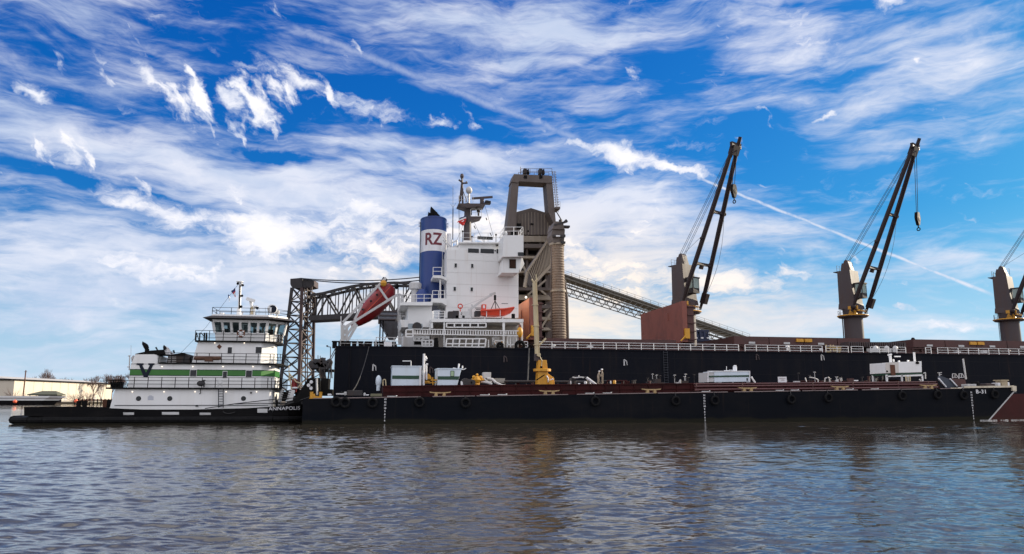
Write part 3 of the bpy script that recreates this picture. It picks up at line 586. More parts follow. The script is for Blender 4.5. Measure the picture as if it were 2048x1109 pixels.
# ------------------------------------------------------------------ grain terminal on the quay, behind the ship
def elevator():
    Y = 136.0
    root = thing('grain_elevator', 'tall taupe steel grain loading tower with open portal top behind the white ship house', 'grain elevator', W(1070, 800, Y))
    T = lambda name, mat, pts, y0, y1, par=root: MB().pr(pts, y0, y1).build(name, mat, par)
    # A-frame portal
    T('portal_leg', ELEV, [(1012, 470), (1030, 470), (1038, 362), (1024, 364)], Y, Y+3)
    T('portal_leg', ELEV, [(1097, 425), (1113, 460), (1104, 352), (1092, 362)], Y, Y+3)
    T('portal_leg', ELEV, [(1010, 475), (1016, 475), (1028, 362), (1024, 362)], Y+9, Y+12)
    pb = T('portal_beam', ELEV, [(1023, 364), (1028, 348.5), (1104, 352), (1105, 366), (1092, 366), (1038, 363), (1036, 366)], Y-.2, Y+3.2)
    m = MB()
    for x0, x1 in ((1048, 1054), (1079, 1085)): m.bx(x0, 351, x1, 357, Y-.35, Y-.2)
    m.build('recess', BLK, pb)
    for x in (1051, 1082):
        m = MB(); m.bx(x-3, 337, x+3, 347, Y+.6, Y+2); m.build('lamp_housing', STEELG, root)
        m = MB(); m.pr([(x+4, 348), (x+8, 348), (x+6.5, 338), (x+5, 338)], Y+.5, Y+1.5); m.build('floodlight_cone', BLK, root)
    m = MB(); a = [W(x, 348.6, Y+.2) for x in (1042, 1060, 1088, 1104)]; railing(m, a, 1.1, 2, 1.2, .04, .05); b = [v+Vector((0, 2.5, 0)) for v in a]; railing(m, b, 1.1, 2, 1.2, .04, .05); m.tp([(1041, 348, Y), (1041, 334, Y)], .05); m.build('top_railing', CRANEP, root)
    # caged ladder down the right leg
    m = MB(); 
    for k in range(16):
        y = 345+k*5; x = 1108+k*.45; c = W(x, y, Y+.5); m.torus(c, .42, .035, 10, 4, 'z'); 
    m.tp([(1105, 343, Y+.2), (1114, 425, Y+.2)], .05); m.tp([(1109.5, 343, Y+.2), (1117, 425, Y+.2)], .05); m.build('ladder_cage', CRANEP, root)
    m = MB(); p = [W(x, 414, Y-.4) for x in (1110, 1119)]; m.box(p[0].x, p[1].x, Y-1, Y+2, p[0].z-.5, p[0].z-.1); railing(m, [p[0]+Vector((0, -.5, -.1)), p[1]+Vector((0, -.5, -.1))], 1.0, 2, .6); m.build('landing', ELEV, root)
    # gabled head house and body
    hh = T('head_house', ELEV, [(1030, 470), (1031, 425), (1062, 416.5), (1099, 428), (1101, 470)], Y+3.4, Y+14)
    for x0, y0, x1, y1 in ((1034, 447, 1042, 458), (1061, 447, 1067, 450), (1055, 461, 1058, 464)): MB().bx(x0, y0, x1, y1, Y+3.2, Y+3.35).build('opening', BLK, hh)
    m = MB()
    for k in range(1, 11): m.bx(1031+k*6.4, 432-abs(5.2-k)*.0+abs(5.2-k)*1.4-8, 1031.8+k*6.4, 470, Y+3.32, Y+3.4)
    m.build('cladding_seam', ELEVL, hh)
    body = T('tower_body', ELEV, [(1030, 470.5), (1114, 470.5), (1112, 800), (1028, 800)], Y+6, Y+16)
    rng = random.Random(3)
    for y0, y1, o in ((472, 484, .2), (488, 496, 1.0), (512, 517, .6), (542, 546, 1.4), (575, 581, 2.2), (590, 600, 1.0), (610, 617, 2.4), (634, 640, 1.6), (655, 661, 2.4)):
        T('girder', ELEVL if rng.random() < .35 else ELEV, [(1031+rng.uniform(0, 4), y0), (1104-rng.uniform(0, 8), y0+.5), (1104, y1), (1032, y1)], Y+3.5-o, Y+6)
    for x0, x1 in ((1032, 1035), (1052, 1056), (1078, 1083), (1091, 1096)): T('column', ELEV, [(x0, 470), (x1, 470), (x1, 800), (x0, 800)], Y+3.8, Y+6)
    m = MB()
    for a, b in (((1056, 590), (1092, 560)), ((1056, 640), (1092, 610)), ((1056, 560), (1092, 590)), ((1040, 520), (1060, 560)), ((1083, 655), (1102, 625)), ((1086, 625), (1103, 612))): m.bar(W(*a, Y+1.5), W(*b, Y+1.5), .35)
    m.build('bracing', ELEVL, root)
    m = MB()
    for x0, y0, x1, y1 in ((1040, 500, 1050, 510), (1058, 484, 1072, 508), (1062, 548, 1076, 572), (1084, 560, 1090, 586), (1060, 602, 1074, 632), (1084, 640, 1092, 660)): m.bx(x0, y0, x1, y1, Y+5.7, Y+5.9)
    m.build('louvre_panel', BLK, body)
    for (x, y) in ((1052, 595), (1051, 678)): c = W(x, y, Y+1.5); MB().ball(c, .22, 8).build('work_lamp', LAMP, root)
    # inclined gallery with ribbed cladding running up to the head of the spout
    g = MB(); Yg = 128.0; up0, up1 = (1063, 553), (1101, 480); lo0, lo1 = (1070, 568), (1103, 528)
    g.pr([(1056, 540), (1101, 474), (1103, 530), (1068, 568)], Yg, Yg+4); g.build('gallery_wall', ELEV, root)
    m = MB()
    for i in range(16):
        t = i/15; a = W(1057+44*t, 541-66*t, Yg-.12); b = W(1069+34*t, 567-38*t, Yg-.12); m.bar(a, b, .14, .14)
    m.build('gallery_rib', ELEVL, root)
    m = MB(); m.bar(W(1055, 543, Yg-.3), W(1102, 472, Yg-.3), .35); m.bar(W(1067, 569, Yg-.3), W(1104, 529, Yg-.3), .5); m.tp([(1102, 472, Yg), (1103, 453, Yg)], .5, 8); m.tp([(1055, 543, Yg), (1049, 575, Yg)], .3, 8); m.build('gallery_edge', ELEVL, root)
    # spout head machinery
    Ys = 113.0
    m = MB(); m.pr([(1105, 458), (1110, 443), (1126, 444), (1129, 459)], Ys-1.5, Ys+2.5); m.pr([(1103, 470), (1105, 459), (1130, 459), (1128, 486), (1108, 486)], Ys-1.2, Ys+2); m.build('spout_head', ELEV, root)
    m = MB(); m.bx(1116, 451, 1140, 454.5, Ys-1, Ys); m.pr([(1108, 449), (1135, 441), (1136, 444), (1110, 452)], Ys-1.6, Ys-1); m.tp([(1121, 440, Ys), (1121, 452, Ys)], .28); m.tp([(1133, 440, Ys-1), (1127, 446, Ys-1), (1119, 447, Ys-1)], .16); m.tp([(1113, 424, Ys), (1123, 441, Ys)], .09)
    m.bx(1106, 470, 1131, 474, Ys-1.6, Ys-1.2); m.bx(1122, 483, 1131, 487, Ys-1.4, Ys); m.tp([(1130, 470, Ys-1.4), (1122, 480, Ys-1.4)], .15); m.tp([(1126.5, 480, Ys), (1126.5, 502, Ys)], .14); m.build('spout_gantry', STEELG, root)
    MB().bar(W(1112, 472.3, Ys-1.75), W(1120, 472.3, Ys-1.75), .1, .22).build('sign_board', FUNW, root)
    # bridge beam carrying the spout over the ship
    m = MB(); a, b = W(1106, 463, Ys+2.4), W(1103, 468, Y+3); m.bar(a, b, 1.4, 1.6); m.build('cantilever_beam', ELEV, root)
    # telescopic corrugated spout
    m = MB(); top, bot = W(1114, 486, Ys), W(1118, 682, Ys); n = 38; prof = []
    R0 = (W(1131, 600, Ys)-W(1102, 600, Ys)).length/2
    L = (bot-top); vs = []; ns = 24
    for k in range(n*2+1):
        t = k/(n*2); c = top.lerp(bot, t); r = R0*(1.0 if k % 2 else .925)*(.92+.10*t); 
        for i in range(ns): a = 2*math.pi*i/ns; vs.append(c+Vector((r*math.cos(a), r*math.sin(a), 0)))
    m.add(vs, [(k*ns+i, (k+1)*ns+i, (k+1)*ns+(i+1)%ns, k*ns+(i+1)%ns) for k in range(n*2) for i in range(ns)]); sp = m.build('loading_spout', SPOUT, root)
    m = MB()
    for t in (.02, .50): c = top.lerp(bot, t); m.lathe(c, [(R0*1.0, -.15), (R0*1.05, -.15), (R0*1.05, .15), (R0*1.0, .15)], 24)
    m.build('spout_ring', ELEVL, sp)
    m = MB(); m.tp([(1104, 470, Ys-.3), (1102, 560, Ys-.3), (1103, 690, Ys-.3)], .10); m.tp([(1129, 560, Ys+.8), (1134, 600, Ys+.8), (1136, 690, Ys+.8)], .22, 8); m.tp([(1127, 575, Ys+2), (1131, 690, Ys+2)], .5, 8); m.build('dust_hose', ELEV, root)
elevator()
def conveyor():
    root = thing('inclined_conveyor', 'long sloping lattice conveyor running down from the grain tower behind the deck cranes', 'conveyor', W(1300, 800, 150))
    Y = 150.0; y2 = Y+3
    up0, up1 = W(1095, 538, Y), W(1500, 677, Y); md0, md1 = W(1095, 557, Y), W(1470, 680, Y); lo0, lo1 = W(1095, 568, Y), W(1300, 632, Y)
    for o in (0, 3):
        v = Vector((0, o, 0)); n = 36
        MB().bar(up0+v, up1+v, .25, .3).build('belt_rail', CONV, root)
        m = MB(); a0, a1 = md0+v, md1+v; b0, b1 = W(1095, 545, Y)+v, W(1495, 679, Y)+v; m.bar(a0, a1, .28); m.bar(b0, b1, .22)
        for i in range(n):
            p = a0.lerp(a1, i/n); q = b0.lerp(b1, i/n); m.bar(p, q+Vector((0, 0, .0)), .1)
        m.build('walkway_frame', CONV, root)
        m = MB(); n = 21; e0, e1 = W(1095, 573, Y)+v, W(1440, 683, Y)+v
        m.bar(e0, e1, .16)
        for i in range(n): p, q = e0.lerp(e1, i/n), e0.lerp(e1, (i+1)/n); r_ = a0.lerp(a1, (i+.5)/n*.92); m.bar(p, r_, .14); m.bar(q, r_, .11)
        m.build('lower_truss', CONV, root)
    m = MB(); a, b = up0, up1
    q0, q1 = W(1095, 548, Y), W(1498, 681, Y)
    m.add([a+Vector((0, .2, 0)), b+Vector((0, .2, 0)), b+Vector((0, 3, 0)), a+Vector((0, 3, 0)), a+Vector((0, .2, -.8)), b+Vector((0, .2, -.8)), b+Vector((0, 3, -.8)), a+Vector((0, 3, -.8))], [(0,1,2,3),(7,6,5,4),(0,4,5,1),(1,5,6,2),(2,6,7,3),(3,7,4,0)]); m.build('belt_cover', CONV, root)
    m = MB(); a, b = up0+Vector((0, 0, .0)), up1
    railing(m, [a, b], .9, 2, 1.8, .03, .04); m.build('handrail', CONV, root)
    m = MB()
    for px in (1200, 1330, 1440): t = (px-1095)/405; p = up0.lerp(up1, t); m.bar(Vector((p.x, Y+1.5, 1)), Vector((p.x, Y+1.5, p.z-1.6)), .01) if False else None
    MB().box(W(1470, 690, Y).x-.6, W(1470, 690, Y).x+.6, Y, Y+3, 1, W(1470, 684, Y).z).build('support', CONV, root)
    MB().box(W(1385, 690, Y).x-.5, W(1385, 690, Y).x+.5, Y, Y+3, 1, W(1385, 664, Y).z).build('support', CONV, root)
conveyor()
def dockside():
    Y = 140.0; root = thing('grab_hopper', 'dark navy dockside hopper frame seen above the deck rail right of the tilted hatch panel', 'hopper', W(1405, 800, Y))
    MB().pr([(1390, 690), (1397, 676), (1400, 665), (1412, 665), (1418, 678), (1428, 691)], Y, Y+5).build('hopper_body', BLUEM, root)
    m = MB(); m.bx(1392, 660, 1418, 664, Y, Y+5)
    for x in (1393, 1400, 1408, 1415): m.bx(x, 664, x+2.4, 678, Y-.2, Y+.2)
    m.bx(1388, 679, 1424, 682, Y-.3, Y+5); m.build('hopper_frame', BLUEM, root)
    m = MB()
    for x in (1390, 1402, 1414): m.bx(x, 675, x+5, 677.5, Y-.4, Y-.3)
    m.bx(1396, 686.5, 1403, 689.5, Y-.4, Y-.3); m.build('light_panel', FUNW, root)
    m = MB()
    for x in (1392, 1422): m.bx(x, 690, x+3, 800, Y, Y+4)
    m.build('leg', BLUEM, root)
    Y = 140.0; root = thing('bulk_hopper', 'grey steel bulk hopper with tapered cone standing on the quay behind the ship stern', 'hopper', W(785, 800, Y))
    MB().pr([(757, 622), (815, 622), (815, 641), (757, 641)], Y, Y+7).build('hopper_bin', HOPG, root)
    m = MB(); a = [(760, 642), (812, 642), (791, 672), (780, 672)]; P_ = [W(*p, Y) for p in a]; q = [W(p[0], p[1], Y+7) for p in a]
    zt, zb = P_[0].z, P_[2].z; x0, x1 = P_[0].x, P_[1].x; xm = (x0+x1)/2; m.plan([(xm-.6, Y+3), (xm+.6, Y+3), (xm+.6, Y+4.2), (xm-.6, Y+4.2)], zb-.5, zt, [(x0, Y), (x1, Y), (x1, Y+7), (x0, Y+7)]); m.build('hopper_cone', HOPG, root)
    m = MB(); [m.bx(757, y, 815, y+2.5, Y-.25, Y) for y in (622, 630, 638)]; m.build('stiffener', CRANEP, root)
    for x in (757, 763, 811): m = MB(); m.bx(x, 641, x+2.5, 800, Y, Y+.5); m.build('leg', BLK, root)
    MB().bar(W(765, 690, Y), W(775, 668, Y), .2).build('brace', BLK, root)
dockside()

# ------------------------------------------------------------------ bulk carrier
SY = 95.8; SY2 = 127.8; ZD = W(1100, 699.5, SY).z; XS = W(668, 740, SY).x
def ship():
    root = thing('bulk_carrier', 'large black hulled cargo ship with white deckhouse, blue funnel and deck cranes', 'ship', (XS, SY+16, 0))
    ZB = W(2040, 785, SY).z; XB = 186.0
    def outl(tr, bow): return [(XS+tr, SY+5), (XS+2+tr, SY+2), (XS+6, SY+.35), (XS+13, SY), (150, SY), (168, SY+3), (180, SY+9), (XB+bow, SY+16), (180, SY2-9), (168, SY2-3), (150, SY2), (XS+13, SY2), (XS+6, SY2-.35), (XS+2+tr, SY2-2), (XS+tr, SY2-5)]
    def outs(tr): return [(XS+tr, SY+.4), (XS+3, SY), (XS+6, SY), (XS+13, SY)]+outl(tr, 0)[4:11]+[(XS+6, SY2), (XS+3, SY2), (XS+tr, SY2-.4)]
    def trim(m):                       # the paint line rises towards the bow: the ship is trimmed by the stern
        m.v = [(v[0], v[1], v[2]-(110-v[0])*.0155 if abs(v[2]-ZB) < .01 else v[2]) for v in m.v]; return m
    trim(MB().plan(outs(0), ZB, ZD)).build('hull', SHIPBLK, root)
    trim(MB().plan([(x, y) for x, y in outs(0)], -4, ZB-.004)).build('bottom_paint', RED, root)
    m = MB(); o = outs(0)
    for a, b in zip(o[:6], o[1:7]): m.bar(Vector((*a, ZD+.05)), Vector((*b, ZD+.05)), .22, .16)
    m.build('sheer_strake', SHIPBLK, root)
    m = MB()
    for px in (700, 830, 960, 1090, 1220, 1350, 1480, 1610, 1740, 1870, 2000): x = W(px, 740, SY).x; m.box(x-.02, x+.02, SY-.012, SY+.1, ZB, ZD-.1)
    for py in (718, 748): z = W(1400, py, SY).z; m.box(XS+4, 150, SY-.010, SY+.1, z-.02, z+.02)
    m.build('plate_seam', pm('seam_dark', (.018, .018, .021), .7, spec=.1), root)
    # scuppers, marks on the side
    for i, (px, py) in enumerate(((748, 735), (1010, 718), (1250, 725), (1514, 714), (1644, 715), (862, 740))):
        p = W(px, py, SY); m = MB(); m.box(p.x-.22, p.x-.06, SY-.10, SY, p.z-.45, p.z+.35); m.tube((p.x-.14, SY-.1, p.z+.35), (p.x+.2, SY-.1, p.z+.1), .08); m.tube((p.x+.2, SY-.1, p.z+.1), (p.x+.25, SY-.1, p.z-.4), .06); m.build('scupper', CRANEP if i % 2 else GREYW, root)
    # pilot ladder
    m = MB(); x = W(1331, 740, SY).x
    for dx_ in (-.28, .28): m.tube((x+dx_, SY-.15, ZD), (x+dx_, SY-.15, W(1331, 768, SY).z), .03)
    for k in range(20): z = ZD-.2-k*.34; m.bar((x-.35, SY-.15, z), (x+.35, SY-.15, z), .08, .06)
    m.build('pilot_ladder', CABLE, root)
    # deck rail along the side
    m = MB(); y = SY+.4; segs = [(1079, 1480), (1493, 1648), (1655, 1700), (1706, 1730), (1745, 1780), (1797, 1815), (1855, 1866), (1879, 2120)]
    for a, b in segs: railing(m, [Vector((W(a, 700, SY).x, y, ZD)), Vector((W(b, 700, SY).x, y, ZD))], 1.05, 3, 1.75, .035, .055)
    m.build('deck_rail', SHIPW, root)
    m = MB(); railing(m, [Vector((XS+.6, y, ZD)), Vector((W(750, 690, SY).x, y, ZD))], .95, 2, 1.8, .025, .03); railing(m, [Vector((XS+.6, y, ZD)), Vector((XS+.6, SY2-1, ZD))], .95, 2, 1.8, .025, .03)
    railing(m, [Vector((W(752, 690, SY).x, y, ZD)), Vector((W(806, 690, SY).x, y, ZD))], 1.3, 3, 1.2, .04, .055); m.build('poop_rail', GREYW, root)
    # stern mooring gear
    for px in (676, 689, 702, 728, 746, 770, 780):
        x = W(px, 688, SY+3).x; m = MB(); r = .38 if px % 2 else .3
        for d_ in (-.42, .42): m.lathe((x+d_, SY+3, ZD), [(r, 0), (r, .75), (r*1.25, .8), (r*1.25, .95)], 10)
        m.build('mooring_bitts', BLK, root)
    for px in (690, 735, 770, 785):
        x = W(px, 688, SY+7).x; m = MB(); m.lathe((x, SY+7, ZD+.6), [(.62, -.8), (.62, -.7), (.35, -.65), (.35, .65), (.62, .7), (.62, .8)], 14, 'y'); m.box(x-1, x+1, SY+6.1, SY+7.9, ZD, ZD+.35); m.build('mooring_winch', STEELG, root)
    m = MB(); m.bx(768, 684, 784, 695, SY+.2, SY+.35); m.build('port_sign', FUNW, root)
    # dark recess line under deck / stuff on quarterdeck
    MB().pr([(806, 672), (860, 672), (860, 694), (806, 694)], SY+6, SY+12).build('winch_house', GREYW, root)
    # ---------------- accommodation
    T0 = 101.0
    def P(name, mat, pts, y0, y1, par=root): return MB().pr(pts, y0, y1).build(name, mat, par)
    tower = P('deckhouse', SHIPW, [(893.5, 545), (893.5, 500), (1037, 500), (1037, 636), (890, 636), (893, 600)], T0, T0+22)
    P('bridge_deck', SHIPW, [(919, 500), (919, 486), (1003, 486), (1008, 490), (1008, 500)], T0+.6, T0+21)
    P('deckhouse_step', SHIPW, [(895, 500), (895, 495), (919, 495), (919, 500)], T0+.8, T0+20)
    m = MB(); m.pr([(918, 487), (918, 484.3), (1010, 484.6), (1010, 487)], T0+.1, T0+21.4); m.build('monkey_island', SHIPW, root)
    for a in ((937, 498.5, 957, 505), (962, 499, 987, 506), (994, 499.5, 1006, 506.5)):
        m = MB(); m.bx(a[0]-.8, a[1]-.8, a[2]+.8, a[3]+.8, T0-.05, T0); f = m.build('window', NAVY, root); MB().bx(*a, T0-.09, T0-.05).build('pane', GLASSD, f)
    for x, y in ((911.5, 531), (944.5, 532), (909.5, 578), (943.5, 579)):
        m = MB(); m.bx(x-3.1, y-4.7, x+3.1, y+4.7, T0-.06, T0); f = m.build('window', SHIPW, root); MB().bx(x-2.2, y-3.7, x+2.2, y+3.7, T0-.12, T0-.06).build('pane', GLASSD, f)
    MB().bx(989.3, 500.5, 991.5, 503, T0-.08, T0).build('navigation_light', BLK, root)
    # hull side weld lines
    m = MB()
    for y in (522, 547, 570, 593, 616): m.bx(894, y, 1036, y+.35, T0-.02, T0)
    m.build('deck_seam', pm('seam_white', (.5, .48, .46), .6), tower)
    # bridge wing
    Yw = 97.0; wing = P('bridge_wing', SHIPW, [(1005, 514), (1007, 472), (1009, 471), (1047, 471), (1047, 513.5)], Yw, T0-.03)
    P('wing_bracket', SHIPW, [(1003.5, 546), (1008, 514.6), (1044, 514.2), (1037, 546)], Yw+.8, T0-.03)
    m = MB(); m.bx(1019, 519, 1032, 537, Yw+.72, Yw+.8); lv = m.build('louvre', BLK, wing)
    m = MB(); [m.bx(1019.5, 520+k*2.1, 1031.5, 520.7+k*2.1, Yw+.66, Yw+.72) for k in range(8)]; m.build('louvre_slat', RUST, lv)
    MB().bx(1036, 505, 1047.3, 512, Yw-.08, Yw).build('wing_window', GLASSD, wing)
    MB().pr([(1036, 514), (1044, 514), (1049, 528), (1040, 545)], Yw+3, T0-.1).build('wing_strut', SHIPW, wing)
    m = MB(); a = [W(x, 471, Yw+.1) for x in (1009, 1046)]; railing(m, [a[0]+Vector((0, 3, 0)), a[0], a[1], a[1]+Vector((0, 3, 0))], 1.15, 2, 1.3, .04, .055); m.build('wing_railing', SHIPW, wing)
    c = W(1010, 468, Yw+.6); MB().ball(c, .38, 10).build('searchlight', SHIPW, wing)
    c = W(1027, 468, Yw+.6); MB().box(c.x-.35, c.x+.35, c.y-.3, c.y+.3, c.z-.3, c.z+.3).tube(c-Vector((0, 0, .3)), c-Vector((0, 0, .6)), .06).build('compass_repeater', BLK, wing)
    m = MB(); m.bx(1046, 484, 1048.5, 500, Yw+1.5, Yw+2.3); m.build('wing_side_rail', BLK, wing)
    # railing on bridge top, name board
    m = MB(); y = T0+.8; railing(m, [W(920, 485, y), W(1004, 485, y)], 1.35, 2, 2.2, .03, .04); m.build('top_railing', GREYW, root)
    nb = MB().bx(955, 473.5, 985.5, 479.5, T0+.55, T0+.62).build('name_board', BLK, root); zz = W(970, 476.5, T0).z
    m = MB(); rng = random.Random(4)
    for k in range(9):
        x = 957+k*3.15; 
        if rng.random() < .7: m.bx(x, 474.8, x+.5, 478.4, T0+.5, T0+.54)
        m.bx(x+.2, rng.choice((474.8, 476.2, 477.8)), x+1.8, 0, T0+.5, T0+.54) if False else m.bx(x+.3, 476.3, x+1.8, 477.0, T0+.5, T0+.54)
    m.build('lettering', GREYW, nb)
    # small gear on top of the bridge
    for x, h in ((925, 1.6), (944, .8), (968, .6), (992, 1.1), (1001, .7)):
        p = W(x, 485, T0+1.5); m = MB(); m.tube(p, p+Vector((0, 0, h)), .05); m.ball(p+Vector((0, 0, h)), .16, 8); m.build('antenna', STEELG, root)
    m = MB(); m.pr([(992, 491), (1003, 488), (1008, 486), (1006, 490), (994, 492.5)], T0+.3, T0+.6); m.build('wiper_bracket', STEELG, root)
    # ---------------- radar mast
    Ym = 106.0; mast = MB(); p0, p1 = W(934.5, 495, Ym), W(935.5, 408, Ym); mast.tube(p0, p1, .62, 12, .48); mp = mast.build('radar_mast', CRANEP, root, smooth=True)
    m = MB(); m.plan([(p0.x-1.1, Ym-1), (p0.x+1.1, Ym-1), (p0.x+1.1, Ym+1), (p0.x-1.1, Ym+1)], p0.z-.4, p0.z+.9, [(p0.x-.6, Ym-.6), (p0.x+.6, Ym-.6), (p0.x+.6, Ym+.6), (p0.x-.6, Ym+.6)]); m.build('mast_foot', SHIPW, mp)
    m = MB(); m.pr([(917, 407), (917, 409.5), (930, 414), (935, 416), (950, 413), (970, 411.5), (972, 407.5)], Ym-1.3, Ym+1.3); m.build('mast_platform', CRANEP, mp)
    m = MB(); m.pr([(936, 433), (963, 433), (963, 435.5), (944, 441), (936, 444)], Ym-1.1, Ym+1.1); m.pr([(925, 434.5), (934, 432), (934, 437.5)], Ym-.4, Ym+.4); m.build('mast_platform', CRANEP, mp)
    m = MB(); a = [W(x, 407, Ym-1.2) for x in (918, 946)]; railing(m, a, 1.1, 2, 1.2, .022, .03); a = [W(x, 433, Ym-1) for x in (941, 963)]; railing(m, a, 1.1, 2, .8, .022, .03); m.build('mast_railing', GREYW, mp)
    m = MB(); m.tp([(919, 407, Ym), (923, 368, Ym)], .10); m.tp([(925.5, 407, Ym), (924, 350, Ym)], .14); m.tp([(922.5, 372, Ym), (935, 407, Ym)], .05); m.tp([(917.5, 360, Ym), (923, 364, Ym), (924, 367, Ym), (935, 366.5, Ym)], .13); m.tp([(933, 367, Ym), (933, 363.5, Ym)], .13); c = W(924, 353, Ym); m.ball(c, .3, 8, (1, 1, 1.5)); c = W(924, 384, Ym); m.box(c.x-.18, c.x+.18, c.y-.2, c.y+.2, c.z-.6, c.z+.4); c = W(920, 395, Ym); m.box(c.x-.18, c.x+.18, c.y-.2, c.y+.2, c.z-.6, c.z+.2); m.build('signal_mast', CRANEP, mp)
    m = MB(); c = W(938, 381, Ym); m.ball(c, .5, 12, (1, 1, 1.15)); m.tube(c, W(938, 407, Ym), .13); m.tube(W(938, 388, Ym), W(930, 405, Ym), .06); m.build('satellite_dome', GREYW, mp, smooth=True)
    m = MB(); m.bar(W(944, 397.5, Ym-.3), W(985, 394.5, Ym-.3), .28, .30); m.tube(W(964, 396, Ym-.3), W(964, 407, Ym-.3), .32, 10); m.build('radar_scanner', CRANEP, mp)
    m = MB(); m.bx(971, 401, 977, 407, Ym-.5, Ym+.3); [m.bx(972, 402+k*2, 982, 403+k*2, Ym-.6, Ym+.4) for k in range(3)]; m.tp([(969, 408, Ym), (972, 402, Ym)], .12); m.build('searchlight_bank', STEELG, mp)
    m = MB(); m.tp([(957, 432, Ym), (957, 424, Ym), (952, 416, Ym)], .14); c = W(957, 423, Ym); m.ball(c, .28, 8); c = W(942, 427, Ym); m.box(c.x-.1, c.x+.1, Ym-.2, Ym, c.z-.3, c.z+.3); m.build('mast_light', STEELG, mp)
    m = MB(); m.tp([(941, 444, Ym), (940, 485, Ym)], .04)
    for y in (450, 455, 459, 463, 468, 475): m.tp([(937, y, Ym), (941.5, y, Ym)], .05)
    m.build('mast_ladder', STEELG, mp)
    m = MB()
    for a, b in (((970, 412), (988, 478)), ((946, 440), (966, 483)), ((920, 409), (918, 470)), ((917, 409), (918.5, 482)), ((930, 442), (914, 480))): m.tp([(*a, Ym), (*b, Ym+.1)], .028, 4)
    m.tp([(905.5, 480, Ym), (906, 417, Ym)], .07); m.tp([(906, 417, Ym), (906, 372, Ym)], .025); m.tp([(906, 416, Ym), (901, 408, Ym)], .02); m.tp([(906, 416, Ym), (912, 406, Ym)], .02); m.build('rigging', CABLE, mp)
    for a, b in (((972, 436), (974, 441)), ((980, 466), (983, 472)), ((948, 452), (951, 458))): MB().tp([(*a, Ym), (*b, Ym)], .07).build('insulator', STEELG, mp)
    # ---------------- funnel
    cx = 8.52; cy = 107.0; rx, ry = 1.92, 2.7; fz = lambda py: W(860, py, cy-ry).z
    def fun(name, mat, y1, y0, k=1.0): 
        m = MB(); m.lathe((cx, cy, 0), [(rx*k, fz(y1)), (rx*k, fz(y0))], 40, 'z', ry/rx); return m.build(name, mat, root, smooth=True)
    fn = fun('funnel', BLUE, 612, 501.2); fun('funnel_band', FUNW, 501.2, 458.2, 1.0)
    fun('funnel_crown', BLUE, 458.2, 434, 1.0)
    fun('funnel_lip', BLUE, 434, 431.5, 1.02)
    def wrap(c_z, fs=1.0):
        def f(p): a = (p.x-.22)/rx; return Vector((cx+rx*1.003*math.sin(a*1.0), cy-ry*1.003*math.cos(a*1.0)+p.y, c_z+p.z))
        return f
    text('funnel_lettering', 'RZ', 2.45, (0, 0, 0), REDTXT, root, bold=.06, wrap=wrap((fz(466)+fz(491))/2-.0), sx=.86, depth=.012)
    m = MB(); m.pr([(861, 432), (862, 413), (872, 423), (880, 432)], cy-.7, cy+.7); m.pr([(856, 430), (857, 424), (862, 428), (862, 432)], cy-.5, cy+.4); m.pr([(870, 431), (870, 424), (874, 424.5), (878, 431)], cy-1.6, cy-1); m.build('exhaust_pipe', BLK, root)
    m = MB()
    for s_ in (-1, 1):
        for k in range(4): z = fz(437+k*3); m.bar((cx+s_*rx, cy, z), (cx+s_*(rx+.28), cy, z), .08)
    m.build('funnel_rung', BLUE, root)
    m = MB(); x = cx+rx+.25; m.tube((x, cy-1.2, fz(505)), (x, cy-1.2, fz(462)), .34, 10); m.build('vent_pipe', FUNW, root)
    m = MB(); x0 = cx-rx-.05; m.tube((x0, cy-1, fz(600)), (x0, cy-1, fz(440)), .06); m.build('funnel_ladder', BLK, root)
    m = MB()
    for x0, x1 in ((884.5, 892),): 
        for k in range(12): m.bx(x0+1, 520+k*2.6, x1-.5, 521+k*2.6, T0+3.8, T0+4)
        m.tp([(x0, 500, T0+3.9), (x0, 553, T0+3.9)], .06); m.tp([(x1, 500, T0+3.9), (x1, 553, T0+3.9)], .06)
    m.build('stair', SHIPW, root)
    P('stair_back', SHIPW, [(880, 547), (880, 515), (895, 515), (895, 547)], T0+5, T0+9)
    m = MB(); m.tp([(887, 474, T0+3), (904, 498, T0+3)], .07); m.tp([(887, 481, T0+3), (905, 505, T0+3)], .09); m.tp([(904, 480, T0+3), (904, 503, T0+3)], .09); m.tp([(905, 486, T0+3), (914, 481, T0+3), (915, 503, T0+3)], .10); m.pr([(906, 503), (907, 492), (913, 490), (918, 496), (917, 503)], T0+2.5, T0+4); m.build('davit_frame', GREYW, root)
    # aft terraces between funnel and house
    P('aft_platform', SHIPW, [(866, 556), (866, 551), (882, 551), (893.6, 556), (893.6, 562), (884, 557)], T0-.3, T0+6)
    P('aft_platform', SHIPW, [(864.5, 605), (864.5, 597), (893.6, 597), (893.6, 612), (884, 606)], T0-.3, T0+6)
    m = MB(); railing(m, [W(866, 551, T0-.2), W(883, 551, T0-.2)], 1.1, 2, .8, .04, .05); railing(m, [W(865, 597, T0-.2), W(889, 597, T0-.2)], 1.05, 2, .8, .04, .05); m.tp([(880.5, 597, T0), (880.5, 560, T0)], .12); m.build('terrace_railing', SHIPW, root)
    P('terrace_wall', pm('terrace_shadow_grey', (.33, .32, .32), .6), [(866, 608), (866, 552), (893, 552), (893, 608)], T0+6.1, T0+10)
    P('aft_house', SHIPW, [(816, 655), (816, 611.3), (863.5, 611.3), (863.5, 655)], T0, T0+20)
    P('aft_skirt', SHIPW, [(803, 655), (800, 640), (815.8, 640), (815.8, 655)], T0+.1, T0+10)
    P('aft_deck', SHIPW, [(801, 611), (804, 605), (865, 604), (865, 611)], T0-1, T0+20)
    m = MB(); railing(m, [W(803, 605, T0-.9)+Vector((0, 5, 0)), W(803, 605, T0-.9), W(863, 604.5, T0-.9)], 1.05, 2, .9, .035, .045); m.build('aft_railing', SHIPW, root)
